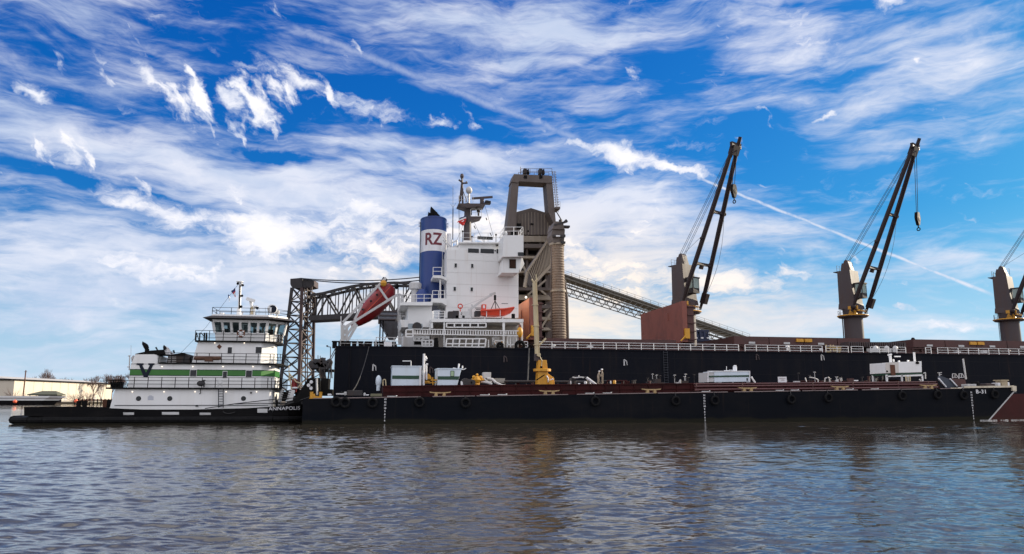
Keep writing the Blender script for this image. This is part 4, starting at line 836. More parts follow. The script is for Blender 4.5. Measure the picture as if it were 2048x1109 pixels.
    for (x0, x1, yt, yb, yy) in ((818, 843, 568, 579, T0+3), (862, 882, 569, 580, T0+4.5)):
        c = (x0+x1)/2; a = W(c, yb, yy); b = W(c, yt, yy); r = (W(x1, yb, yy)-W(x0, yb, yy)).length/2
        m = MB(); m.lathe((a.x, yy, 0), [(r*.62, W(c, 606, yy).z), (r*.62, a.z-.1), (r, a.z), (r, b.z), (r*.8, b.z+.15)], 18); m.build('mushroom_vent', GREYW, root, smooth=True)
    m = MB(); c = W(845, 590, T0+2); m.lathe((c.x, T0+2, c.z-1.5), [(.9, 0), (.9, 1.7), (.5, 2.2)], 14); m.build('vent_cowl', BLUE, root, smooth=True)
    m = MB(); m.pr([(893, 560), (893, 630), (884, 624), (884, 612)], T0+6, T0+6.2); m.build('side_plate', SHIPW, root)
    m = MB()
    for k in range(9): m.bx(880.5, 611+k*2.6, 886, 612+k*2.6, T0+2, T0+2.1)
    m.build('ladder', GREYW, root)
    # frame struts from aft house to lifeboat davit
    # ---------------- boat deck with open gallery below
    Yb = 97.2
    bd = P('boat_deck', SHIPW, [(862.5, 644.5), (862.5, 637.8), (1047, 638.5), (1047, 645)], Yb, T0+18)
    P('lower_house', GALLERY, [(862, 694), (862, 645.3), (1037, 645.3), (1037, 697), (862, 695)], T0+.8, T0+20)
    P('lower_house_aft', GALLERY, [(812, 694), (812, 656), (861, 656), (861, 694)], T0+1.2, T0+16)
    P('transom_screen', SHIPW, [(862.5, 657), (862.5, 645.5), (866, 645.5), (866, 657)], Yb+.1, T0+.7)
    for q_ in ([(1038, 645), (1046, 645), (1046, 690), (1043, 690), (1043, 652)], [(1005, 645), (1010, 645), (1009, 694), (1006, 694)], [(887, 645), (890, 645), (890, 694), (887, 694)]): MB().pr(q_, Yb+.1, Yb+.4).build('pillar', SHIPW, root)
    m = MB(); railing(m, [W(866, 638, Yb+.2), W(889, 638, Yb+.2)], 1.0, 3, .7, .04, .06); m.tp([(864.5, 637, Yb+.1), (864.5, 623, Yb+.1)], .12); m.build('boat_deck_rail', SHIPW, root)
    for x0, y0, x1, y1 in ((897, 623, 906, 637), (906, 622, 918, 637), (911, 631, 930, 637), (924, 623, 941, 637), (951, 622, 962, 632)):
        m = MB(); m.bx(x0, y0, x1, y1, T0-2.6, T0-1.2); m.build('deck_locker', GREYW if x0 in (911, 924) else STEELG, root, bevel=.03)
    c = W(920.5, 613, T0-2); m = MB(); m.torus(c, .3, .08, 14, 6); m.tube(c-Vector((0, -.1, .1)), W(920.5, 624, T0-2), .06); m.build('hose_reel', ORANGE, root)
    m = MB(); m.bx(1024, 628, 1027, 637, T0-3, T0-2.6); m.bx(1027.8, 628, 1030, 637, T0-3, T0-2.6); m.build('drum', BLK, root)
    MB().bx(1003, 607.2, 1016, 607.9, T0-.05, T0).build('stencil_line', NAVY, tower)
    MB().bx(950, 615.8, 962, 617.2, T0-.02, T0).bx(952, 619, 961, 620.2, T0-.02, T0).build('stencil_line', NAVY, tower)
    # gangway stowed along the side
    Yg = 96.5; gw = MB(); gw.bx(824, 659.6, 1037, 661.2, Yg-.1, Yg+.05); gw.bx(826, 669.2, 1036, 671, Yg-.1, Yg+.05)
    x = 829
    while x < 1034: gw.bx(x, 661.2, x+2.2, 669.2, Yg-.06, Yg+.02); x += 5.05
    gw.build('gangway', SHIPW, root)
    MB().pr([(817, 647.5), (845, 648), (845, 660), (817, 660)], Yg+.3, Yg+1.4).build('gangway_winch_panel', pm('panel_grey_blue', (.28, .33, .36), .5), root)
    c = W(834, 654, Yg+.2); MB().lathe(c, [(.55, -.1), (.62, 0), (.3, .05)], 12, 'y').build('winch_drum', STEELG, root)
    def rack(x0, x1, y0, y1, n, lean, rows=(0, .6, 1)):
        m = MB(); 
        for k in range(n+1): x = x0+(x1-x0)*k/n; m.bar(W(x, y0, Yg), W(x-lean, y1, Yg), .17)
        for r_ in rows: m.bar(W(x0-lean*r_, y0+(y1-y0)*r_, Yg), W(x1-lean*r_, y0+(y1-y0)*r_, Yg), .15)
        return m
    rack(893, 972, 647, 655, 5, 0, (0, 1)).build('liferaft_rack', SHIPW, root)
    rack(893.5, 972, 678, 694.5, 6, 2).build('side_fence', SHIPW, root)
    m = MB()
    for k in range(5): m.bx(901+k*14, 649, 911+k*14, 654, Yg+.5, Yg+1.5)
    m.build('stowed_liferaft', STEELG, root)
    rack(812, 826, 660, 674, 1, 0).build('side_fence', SHIPW, root)
    m = MB(); m.bx(827, 673, 858, 683, Yg+1.5, Yg+2.5); m.build('service_panel', SHIPW, root); 
    m = MB(); [m.bx(x, 677, x+1.6, 679, Yg+1.4, Yg+1.5) for x in (833, 841)]; m.bx(848, 678, 857, 680.5, Yg+1.4, Yg+1.5); m.bx(828, 684, 844, 690, Yg+1.9, Yg+2); m.build('panel_fitting', BLK, root)
    m = MB(); m.bx(866, 682, 877, 695, Yg+.2, Yg+1.2); m.bx(869, 676, 876, 682, Yg+.3, Yg+1); m.build('drum_locker', BLK, root)
    rack(844, 866, 681, 693, 3, 0).build('side_fence', GREYW, root)
    m = MB()
    for a, b in (((985, 678), (996, 695)), ((1000, 682), (1000, 695)), ((985, 682), (1006, 682)), ((992, 690), (1006, 690)), ((977, 680), (977, 695)), ((1015, 672), (1014, 695)), ((1022, 672), (1021, 695)), ((1014, 690), (1034, 690)), ((1033, 672), (1033, 695))): m.bar(W(*a, Yg+.5), W(*b, Yg+.5), .13)
    m.build('deck_frame', SHIPW, root)
    m = MB()
    for x0, x1, y0 in ((984, 999, 675), (1015, 1023, 672), (1024, 1034, 672)): m.bx(x0, y0, x1, 690, Yg+2.5, Yg+3.2)
    m.build('deck_equipment', GREYW, root)
    for x in (1003, 989): m = MB(); m.bx(x, 681, x+3, 689, Yg+2.3, Yg+2.5); m.build('valve_wheel', YEL, root)
    m = MB(); c = W(1039.5, 665, Yg+.2); m.ball(c, .42, 10, (1, .6, 1.7)); m.build('lifebuoy_light', YEL, root, smooth=True)
    for x, r in ((1040, .55), (1000, .3)): MB().torus(W(x, 692, Yg+.1), r, .22, 16, 6).build('fairlead', BLK, root)
    MB().bx(1047, 683, 1056, 684.3, Yg-.05, Yg+.05).bx(1047, 694, 1056, 695, Yg-.05, Yg+.05).bx(1047, 683, 1048, 695, Yg-.05, Yg+.05).bx(1055, 683, 1056, 695, Yg-.05, Yg+.05).bx(1047, 689, 1056, 690, Yg-.05, Yg+.05).build('rail_gate', SHIPW, root)
    # doors and portholes in the gallery
    for x in (905, 950, 986): m = MB(); m.bx(x, 672, x+9, 694, T0+.7, T0+.8); m.build('door', GREYW, root)
    # ---------------- hatches
    HY0, HY1 = 103.5, 121.0
    ZH = W(1200, 679, HY0).z
    def hatch(x0, x1, top_px=None, mat=HATCHD):
        m = MB(); m.box(x0, x1, HY0, HY1, ZD-.2, ZH-.55); cm = m.build('hatch_coaming', HATCHD, root)
        m = MB(); n = 14
        for i in range(n+1): x = x0+(x1-x0)*i/n; m.box(x-.08, x+.08, HY0-.35, HY0, ZD, ZH-.6)
        m.box(x0-.2, x1+.2, HY0-.4, HY0, ZH-.75, ZH-.60); m.build('coaming_stay', HATCHD, cm)
    hatch(23.5, 45.5)
    m = MB(); m.box(24.2, 44.4, HY0-.2, HY0+1, ZH-.55, ZH+.05)   # open-hatch lip with slack cover edge
    m.build('coaming_lip', HATCHD, root)
    hxs = [(53.5, 76.5), (84.0, 107.0), (115.5, 138), (146, 164)]
    for x0, x1 in hxs:
        hatch(x0, x1)
        m = MB(); n = 4
        for i in range(n):
            a = x0+(x1-x0)*i/n+.06; b = x0+(x1-x0)*(i+1)/n-.06
            m.box(a, b, HY0-.5, HY1+.5, ZH-.5, ZH+.75)
        hc = m.build('hatch_cover', HATCHD, root)
        m = MB()
        for i in range(n): a = x0+(x1-x0)*(i+.5)/n; m.box(a-.5, a+.5, HY0-.62, HY0-.5, ZH-.35, ZH-.05)
        m.build('cleat', GREYW, hc)
        m = MB(); xc = (x0+x1)/2
        for s_ in (-1, 1): m.box(xc+s_*.12, xc+s_*1.3, HY0-.75, HY0-.5, ZH+.02, ZH+.5)
        m.build('cover_hinge', YEL, hc)
    # raised folding covers of the open hold
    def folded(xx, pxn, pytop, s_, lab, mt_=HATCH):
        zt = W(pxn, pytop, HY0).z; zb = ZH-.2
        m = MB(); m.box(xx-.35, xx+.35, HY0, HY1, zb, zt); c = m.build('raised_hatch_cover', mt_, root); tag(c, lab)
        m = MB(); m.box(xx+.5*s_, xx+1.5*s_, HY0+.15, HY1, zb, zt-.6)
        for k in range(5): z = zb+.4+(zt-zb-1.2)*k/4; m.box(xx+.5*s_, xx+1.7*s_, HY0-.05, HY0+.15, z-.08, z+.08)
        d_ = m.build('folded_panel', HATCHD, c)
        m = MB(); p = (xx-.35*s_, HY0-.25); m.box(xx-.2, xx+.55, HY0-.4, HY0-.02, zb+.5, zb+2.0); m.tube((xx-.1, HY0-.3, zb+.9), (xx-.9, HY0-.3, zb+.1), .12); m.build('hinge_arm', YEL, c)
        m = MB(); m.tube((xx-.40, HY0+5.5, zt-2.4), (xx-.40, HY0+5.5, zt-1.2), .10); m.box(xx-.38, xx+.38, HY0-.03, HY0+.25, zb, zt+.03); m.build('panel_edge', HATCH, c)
    folded(46.0, 1375, 603, 1, 'upright oxide red hatch cover facing aft, beside the first deck crane')
    folded(22.6, 1063, 596, 1, 'upright orange hatch cover standing just forward of the white deckhouse', pm('hatch_glow_orange', (.52, .17, .075), .55, c2=(.36, .10, .05), amt=.5))  # orange glow on this cover is put into its base colour
    # cross deck clutter: vents, pipes, winch boxes
    rng = random.Random(11)
    for x in list(np.arange(25, 45, 2.6))+list(np.arange(54, 150, 2.9)):
        y = HY0-rng.uniform(2, 4.5); h = rng.uniform(.5, 1.2); m = MB()
        if rng.random() < .5: m.box(x-.4, x+.4, y-.3, y+.3, ZD, ZD+h); m.build('deck_box', rng.choice((HATCHD, GREYW, STEELG)), root)
        else: m.tube((x, y, ZD), (x, y, ZD+h), .16, 8); m.ball((x, y, ZD+h), .3, 8, (1, 1, .6)); m.build('deck_vent', rng.choice((HATCHD, SHIPW)), root)
    MB().box(24, 150, SY+2.6, SY+2.9, ZD+.2, ZD+.5).box(24, 150, SY+3.3, SY+3.5, ZD+.3, ZD+.5).build('deck_pipe', HATCHD, root)
    # grabs and machinery between hatches (right of second crane)
    m = MB(); y = SY+3.5; m.bx(1697, 685, 1812, 694, y, y+2)
    for k in range(26): m.bx(1698+k*4.4, 684.5, 1700+k*4.4, 694.5, y-.25, y)
    m.build('grab_rack', CRANEP, root)
    for x in (1717, 1735, 1770, 1800): m = MB(); m.bx(x, 694, x+9, 708, y+.2, y+1.6); m.build('rack_leg', CRANEP, root)
    for x0, x1 in ((1742, 1760), (1764, 1783), (1786, 1795)): m = MB(); m.bx(x0, 697, x1, 705, y-1.5, y-.5); m.ball(W((x0+x1)/2, 697, y-1), .4, 8); m.build('deck_winch', GREYW, root)
    c = W(1826, 679, HY0); m = MB(); m.ball(c, .3, 8); m.tube(c, c-Vector((0, 0, 1)), .12); m.build('deck_light', BLK, root)
    m = MB()
    for a, b in (((1652, 690), (1652, 704)), ((1661, 690), (1661, 704)), ((1652, 704), (1661, 704)), ((1652, 697), (1661, 697)), ((1664, 692), (1668, 704)), ((1666, 691), (1674, 703)), ((1671, 693), (1671, 704)), ((1675, 693), (1675, 706)), ((1679, 694), (1679, 706)), ((1671, 694), (1682, 695)), ((1674, 700), (1682, 700))): m.bar(W(*a, SY+.5), W(*b, SY+.5), .16)
    m.build('accommodation_ladder', pm('ladder_ochre', (.45, .33, .14), .6), root)
    # piled cargo / grab behind hatch 4 aft end
    m = MB(); m.pr([(1420, 692), (1432, 686), (1447, 680), (1490, 679), (1497, 684), (1500, 692)], HY0+6, HY0+9); m.build('grab_bucket', HATCHD, root)
    # ---------------- deck cranes
    CY = 112.2
    def crane(px, R, zt_, hook, lab, phi=28):
        c = W(px, 655, CY); x = c.x; b = Vector((x, CY, ZD)); zc = lambda py: W(1707, py, CY).z
        zr, zh, zt = zc(632), zc(543), zc(525); r = 1.52; ang = math.radians(phi-90); ca, sa = math.cos(ang), math.sin(ang)
        def rot(m): m.v = [(x+v[0]*ca-v[1]*sa, CY+v[0]*sa+v[1]*ca, v[2]) for v in m.v]; return m       # crane frame: x = boom side, y = far leg side
        base = rot(MB().lathe((0, 0, 0), [(r, ZD-.1), (r, zr-.3)], 28)).build('deck_crane', CRANEP, root, origin=b, smooth=True); tag(base, lab)
        m = MB(); m.lathe((0, 0, 0), [(2.2, zr-.35), (2.35, zr-.25), (2.35, zr-.1), (r, zr-.1)], 24)
        n = 12; pts = [Vector((2.28*math.cos(6.283*i/n), 2.28*math.sin(6.283*i/n), zr-.1)) for i in range(n+1)]; railing(m, pts, .95, 2, 2, .025, .035); rot(m).build('slewing_platform', CRANEP, base)
        m = MB(); m.lathe((0, 0, 0), [(1.55, zr), (1.62, zr+1.4)], 20); m.plan([(-1.5, -1.5), (1.2, -1.5), (1.2, 1.5), (-1.5, 1.5)], zr+1.4, zh, [(-1.45, -1.45), (.75, -1.45), (.75, 1.45), (-1.45, 1.45)])
        m.plan([(-1.62, -1.62), (1.35, -1.62), (1.35, 1.62), (-1.62, 1.62)], zr+1.1, zr+2.0, [(-1.55, -1.55), (1.2, -1.55), (1.2, 1.55), (-1.55, 1.55)]); rot(m).build('crane_house', CRANEP, base)
        m = MB(); m.prism([(-1.2, zh-.02), (.6, zh-.02), (.25, zt-.5), (.15, zt), (-.15, zt+.35), (-.5, zt+.25), (-.7, zt-.2), (-.95, zt-.15), (-1.1, zt-.6)], -.6, .6); rot(m).build('sheave_post', CRANEP, base)
        m = MB(); railing(m, [Vector((-1.5, -1.4, zh)), Vector((-1.5, 1.4, zh)), Vector((-2.2, 1.4, zh))], 1.0, 2, .9, .02, .03); railing(m, [Vector((.7, -1.4, zh-.1)), Vector((1.3, -1.4, zh-.1))], 1.2, 3, .6, .02, .03); m.box(-2.2, -1.5, -1.4, 1.4, zh-.12, zh-.02); rot(m).build('house_railing', STEELG, base)
        cz = zr+3.1; m = MB(); m.box(1.1, 2.45, -1.05, .55, cz-.3, cz); m.box(1.0, 2.55, -1.15, .65, cz+2.1, cz+2.3)
        for xx in (1.12, 2.33):
            for yy in (-1.03, .41): m.box(xx, xx+.12, yy, yy+.12, cz, cz+2.1)
        m.box(1.14, 2.4, -1.0, .5, cz, cz+.5); cab = rot(m).build('operator_cab', STEELG, base)
        rot(MB().box(1.3, 2.3, -1.04, -1.0, cz+.5, cz+2.1).box(2.4, 2.44, -.88, .4, cz+.5, cz+2.1)).build('cab_glass', pm('cab_pale_glass', (.25, .33, .30), .15) if 'cab_pale_glass' not in D.materials else D.materials['cab_pale_glass'], cab)
        m = MB(); m.box(.2, 1.75, -1.9, -1.5, zr+.9, zr+1.45); m.prism([(.5, zr+.9), (1.2, zr+.9), (1.7, zr-.1), (.1, zr-.1)], -1.85, -1.55); m.box(1.5, 1.7, -1.6, 1.2, zr+.6, zr+.85); m.torus((0, 0, zr-.05), 2.42, .09, 24, 6, 'z'); rot(m).build('yellow_guard', YEL, base)
        # twin legged jib, swung out over the river
        h0 = Vector((1.35, 0, zr+1.2)); tip = Vector((R, 0, zt_)); s = Vector((0, 1, 0)); dn = (tip-h0).normalized(); Lj = (tip-h0).length; nrm = Vector((-dn.z, 0, dn.x))
        hw0, hw1 = 2.35, .62; head = h0+dn*(Lj-2.2); wd = lambda t: hw0+(hw1-hw0)*max(0, (t-.12))/.88
        jm = MB()
        for q in (-1, 1):
            P_ = [h0-dn*.8+s*q*hw0]+[h0.lerp(head, t)+s*q*wd(t) for t in (.12, .5, .9, 1)]; rr = (.20, .36, .38, .36, .3)
            for i in range(4): jm.tube(P_[i], P_[i+1], rr[i], 12, rr[i+1])
        jib = rot(jm).build('jib', JIBP, base, smooth=True)
        for t in (.26, .60):
            m = MB(); hw = wd(t); c_ = h0.lerp(head, t); m.bar(c_-s*hw, c_+s*hw, .42, .4)
            for q in (-1, 1):
                for e in (-1, 1): m.bar(c_+s*q*hw*.98+dn*.95*e, c_+s*q*(hw-.7), .22)
            if t < .3: m.bar(c_-dn*.8-s*.25, c_-dn*.1-s*.25, .5)
            rot(m).build('jib_crossbeam', JIBP, jib)
        m = MB(); c_ = head+dn*.2; m.bar(c_-dn*1.0, c_+dn*.5, 1.7, .8); m.bar(c_-s*1.2+dn*.5, c_+s*1.2+dn*.5, .45, .8); m.tube(c_+s*.55, tip+s*.55, .32, 10, .27); m.bar(c_+s*.9-dn*.2, c_+s*.9+dn*1.0, .4); rot(m).build('jib_head', JIBP, jib)
        a = h0+s*hw0; rot(MB().bar(a+dn*.3-nrm*.3, a+dn*2.0-nrm*.3, .85, .95)).build('counterweight', JIBP, jib)
        rot(MB().ball(h0.lerp(head, .60)+s*(wd(.6)+.35), .4, 8)).build('jib_sheave', JIBP, jib); rot(MB().ball(h0.lerp(head, .42)-s*(wd(.42)+.3), .32, 8)).build('jib_sheave', JIBP, jib); rot(MB().ball(h0-s*hw0, .45, 10)).build('jib_pivot', JIBP, jib)
        m = MB(); pt = Vector((-.3, 0, zt+.15))
        for q in (-.45, -.2, .2, .45): m.tube(pt+Vector((q*.5, q, 0)), head+s*q*1.1+nrm*.4-dn*.6, .035, 5)
        m.tube(pt, h0.lerp(head, .45)-s*1.8, .025, 4); rot(m).build('luffing_wire', CABLE, base)
        hx = head.x-.1; hz = hook-1.9; hk = Vector((hx, -.6, hz)); m = MB()
        for q in (-.42, .42): m.tube(head+dn*.3+Vector((.3, q-.3, .1)), hk+Vector((0, q*.6, .9)), .045, 5)
        rot(m).build('hoist_wire', CABLE, jib)
        m = MB(); m.lathe(hk+Vector((-.26, 0, 0)), [(.2, 0), (.62, .05), (.62, .47), (.2, .52)], 14, 'x')
        def px_(pts, t): m.add([(hk.x-t, hk.y+a_, hk.z+b_) for a_, b_ in pts]+[(hk.x+t, hk.y+a_, hk.z+b_) for a_, b_ in pts], [(0,1,2,3), (7,6,5,4), (0,4,5,1), (1,5,6,2), (2,6,7,3), (3,7,4,0)])
        px_([(-.6, .1), (.6, .1), (.35, 1.05), (-.35, 1.05)], .24); px_([(-.58, -.1), (.58, -.1), (.2, -1.05), (-.2, -1.05)], .22)
        m.tube(hk-Vector((0, 0, 1.0)), hk-Vector((0, 0, 1.45)), .1); m.torus(hk-Vector((0, 0, 1.7)), .24, .08, 14, 6); rot(m).build('hook_block', BLK, jib)
        m = MB(); a = h0.lerp(head, .60)+s*(wd(.6)+.3); e = h0+s*(hw0+.3)+dn*1.5+Vector((0, 0, 0)); pts = [a.lerp(e, i/12)+Vector((3.2*(i/12)*(1-i/12), .5*(i/12)*(1-i/12), -3.0*(i/12)*(1-i/12))) for i in range(13)]; m.path(pts, .028, 4); rot(m).build('festoon_cable', CABLE, base)
        m = MB(); m.tube((-1.2, -1.2, ZD), (-1.2, -1.2, zr), .05); m.tube((-1.45, -.9, ZD), (-1.45, -.9, zr), .05); rot(m).build('access_ladder', STEELG, base)
        return base
    crane(1373, 11.45, 43.2, 36.3, 'deck crane nearest the white deckhouse, standing behind the red upright hatch cover')
    crane(1707.5, 13.0, 44.6, 33.0, 'middle deck crane with its jib raised clear against the sky')
    crane(2020, 13.0, 44.6, 33.0, 'deck crane at the right edge whose jib leaves the picture')
    # mooring lines
    return root
SHIP = ship()
def sag(a, b, d_, n=14): return [a.lerp(b, i/n)-Vector((0, 0, d_*4*(i/n)*(1-i/n))) for i in range(n+1)]
for (p, q, dd_, lab) in (((672, 694, SY+.5), (626, 744, 84), .8, 'upper dark mooring line from the ship stern corner down to the barge winch'), ((672, 701, SY), (620, 757, 84), .8, 'lower dark mooring line from the ship stern corner down to the barge stern'), ((738, 694, SY-.1), (683, 784, 82), 2.2, 'long sagging mooring line down the black ship side to the barge deck')):
    tag(MB().path(sag(W(*p), W(*q), dd_), .055, 6).build('mooring_line', ROPE, None, W(*q)), lab, 'mooring line', 'mooring lines between ship and barge')
tag(MB().path(sag(W(1058, 697, SY-.1), W(1055, 765, 90), .3), .09, 6).build('hanging_hose', ROPE, None, W(1055, 765, 90)), 'dark hose hanging down the ship side just left of the yellow crane', 'hose')

def freefall():
    Y = 110.0; root = thing('free_fall_lifeboat', 'dark red enclosed lifeboat tilted steeply in its white launching frame at the ship stern', 'lifeboat', W(740, 610, Y))
    a, b = W(702, 655, Y), W(782, 572, Y); d = (b-a).normalized(); n = Vector((-d.z, 0, d.x)); L = (b-a).length
    prof = [(0, .03), (.05, .26), (.14, .52), (.3, .82), (.5, 1.0), (.75, 1.0), (.92, .9), (1.0, .55)]
    m = MB(); vs = []; ns = 16
    for t, k in prof:
        c = a+d*(L*t)
        for i in range(ns):
            A_ = 2*math.pi*i/ns; ww = 1.35*k; up_ = (1.15 if math.sin(A_) > 0 else 1.75)*k*(1 if t < .85 else .9)
            vs.append(c+Vector((0, ww*math.cos(A_), 0))+n*(up_*math.sin(A_)))
    m.add(vs, [(k*ns+i, (k+1)*ns+i, (k+1)*ns+(i+1)%ns, k*ns+(i+1)%ns) for k in range(len(prof)-1) for i in range(ns)]+[tuple(range(ns)), tuple(range(len(prof)*ns-1, (len(prof)-1)*ns-1, -1))])
    h = m.build('hull', DKRED, root, smooth=True)
    m = MB(); m.bar(a+d*L*.30+Vector((0, -1.38, 0))-n*.15, a+d*L*.95+Vector((0, -1.38, 0))-n*.15, .1, .12); m.build('fender_rail', ORANGE, h)
    m = MB(); c = a+d*L*.84+n*1.0; m.bar(c-d*.7, c+d*.8, 1.6, .9); m.build('conning_tower', DKRED, h)
    m = MB(); m.tube(a+d*L*1.02-n*.7, a+d*L*1.1-n*.7, .3, 10); m.build('propeller_guard', BLK, h)
    for k in (.35, .55, .7): c = a+d*L*k+Vector((0, -1.3, 0))+n*.45; MB().ball(c, .17, 8, (1, .3, 1)).build('porthole', GLASSD, h)
    # launching frame is part of the ship
    def R(pts, r=.28, name='launching_frame'): 
        m = MB(); [m.bar(W(*p), W(*q), r) for p, q in zip(pts, pts[1:])]; return m.build(name, GREYW, SHIP)
    for Yf in (107.6, 112.4):
        R([(686, 645, Yf), (772, 556, Yf)], .34); R([(690, 655, Yf), (783, 597, Yf), (797, 589, Yf), (800, 625, Yf)], .34)
        R([(755, 571, Yf), (775, 600, Yf)], .3); R([(724, 610, Yf), (709, 640, Yf)], .3)
        R([(686, 690, Yf), (686, 650, Yf)], .45); R([(694, 690, Yf), (693, 655, Yf)], .4); R([(686, 682, Yf), (711, 646, Yf)], .35); R([(694, 684, Yf), (714, 650, Yf)], .35); R([(686, 670, Yf), (698, 650, Yf)], .3)
        R([(800, 690, Yf), (798, 600, Yf)], .5); R([(797, 589, Yf), (805, 592, Yf), (806, 610, Yf)], .3)
        for y in (615, 623, 632): R([(797, y, Yf), (816, y+1, Yf)], .3)
    R([(686, 646, 107.6), (686, 646, 112.4)], .3); R([(768, 560, 107.6), (768, 560, 112.4)], .3)
    m = MB(); c = W(767, 567, 107.5); m.ball(c, .5, 8); m.build('release_gear', YEL, SHIP)
    MB().tp([(764, 569, 109), (771, 557, 109)], .4, 8).build('hydraulic_ram', STEELG, SHIP)
    m = MB(); m.tp([(682, 690, 107.5), (682, 633, 107.5)], .06); m.build('ensign_staff', SHIPW, SHIP)
    fl = MB(); P_ = [W(682.3, 641, 107.5), W(687, 652, 107.5), W(690, 656, 107.5), W(683, 645, 107.5)]
    fl.add([P_[0], P_[1]+Vector((0, .3, 0)), P_[2], W(684, 652, 107.5)], [(0, 1, 2, 3)]); o = fl.build('ensign', pm('ensign_dark', (.12, .10, .13), .9), None, W(682, 641, 107.5)); s_ = o.modifiers.new('s', 'SOLIDIFY'); s_.thickness = .02; tag(o, 'limp dark ensign hanging from the thin staff at the ship stern', 'flag')
freefall()
def rescue():
    Y = 98.6; root = thing('rescue_boat', 'orange open rescue boat hanging from the small davit above the white boat deck', 'rescue boat', W(993, 632, Y))
    m = MB(); st = [(961, 622, 632, .75), (970, 621.5, 634, .95), (990, 621, 634.5, 1.0), (1008, 619, 633, .9), (1020, 617, 628, .5), (1028, 615.5, 619, .05)]
    vs = []
    for px, yt, yb, w in st:
        a, b = W(px, yt, Y), W(px, yb, Y)
        vs += [Vector((a.x, Y-w, a.z)), Vector((b.x, Y-w*.75, b.z+.15)), Vector((b.x, Y, b.z)), Vector((b.x, Y+w*.75, b.z+.15)), Vector((a.x, Y+w, a.z))]
    m.add(vs, [(k*5+i, (k+1)*5+i, (k+1)*5+i+1, k*5+i+1) for k in range(5) for i in range(4)]+[(k*5+4, (k+1)*5+4, (k+1)*5, k*5) for k in range(5)]+[(0, 1, 2, 3, 4)]); h = m.build('hull', ORANGE, root)
    MB().bx(964, 609, 973, 623, Y-.5, Y+.5).build('console', ORANGE, h, bevel=.05)
    m = MB(); m.path([W(1028, 615.5, Y), W(1010, 618.5, Y-.95), W(975, 621, Y-1.0), W(961, 621.8, Y-.8)], .13, 8); m.build('gunwale_tube', ORANGE, h)
    MB().bx(966, 611, 970, 617, Y-.56, Y-.5).build('console_panel', FUNW, h); m = MB(); m.bx(972.5, 613, 974, 634, Y-.9, Y-.8); m.bx(1000, 620, 1001, 634, Y-1, Y-.9); m.build('gripe_strap', FUNW, h)
    m = MB()
    for x in (968, 1004): m.bx(x, 634, x+3, 638, Y-.6, Y+.6); 
    m.build('cradle', GREYW, h)
    m = MB(); hook = W(990, 602, Y)
    for px in (981, 992, 1001): m.tube(hook, W(px, 621, Y), .05, 5)
    m.tube(hook, W(990, 590, Y), .05); c = W(990, 596, Y); m.box(c.x-.14, c.x+.14, Y-.14, Y+.14, c.z-.35, c.z+.35); m.build('sling', BLK, root)
    r2 = MB(); r2.tp([(939, 637, Y), (940, 618, Y)], .28, 8); r2.bar(W(938, 621, Y), W(965, 601, Y), .22, .3); r2.bar(W(958, 606, Y), W(984, 590, Y), .2, .25); r2.bar(W(980, 590, Y), W(991, 586.5, Y), .25, .3); r2.tp([(926, 612, Y), (960, 600, Y), (985, 587, Y)], .035, 4); r2.tp([(944, 609, Y), (945, 614, Y)], .12); r2.build('davit', GREYW, SHIP)
rescue()
def flag(name, pts, Y, mats, lab, cat='flag'):
    m = MB(); n = 10; A_, B_, C_, E_ = [W(px, py, Y) for px, py in pts]; vs = []
    for i in range(n+1):
        for j in range(7): u, v = i/n, j/6; p = A_.lerp(B_, u).lerp(E_.lerp(C_, u), v); vs.append(p+Vector((0, .12*math.sin(u*7+v*2), .04*math.sin(u*9))))
    m.add(vs, [(i*7+j, (i+1)*7+j, (i+1)*7+j+1, i*7+j+1) for i in range(n) for j in range(6)]); o = m.build(name, mats[0], None, A_)
    for x in mats[1:]: o.data.materials.append(x)
    if len(mats) > 1:
        for k, p in enumerate(o.data.polygons): j = k % 6; p.material_index = min(len(mats)-1, j*len(mats)//6)
    s_ = o.modifiers.new('s', 'SOLIDIFY'); s_.thickness = .015; return tag(o, lab, cat)
flag('signal_flag', [(932, 431), (919, 437), (914, 446), (933, 440)], 105.2, [FBLUE, LIME, FRED], 'red white and dark flag flying from the ship radar mast')
flag('signal_flag', [(932, 441), (917, 445.5), (926, 452.5), (929, 449)], 105.2, [FRED], 'lower red tip of cloth flying from the ship radar mast')

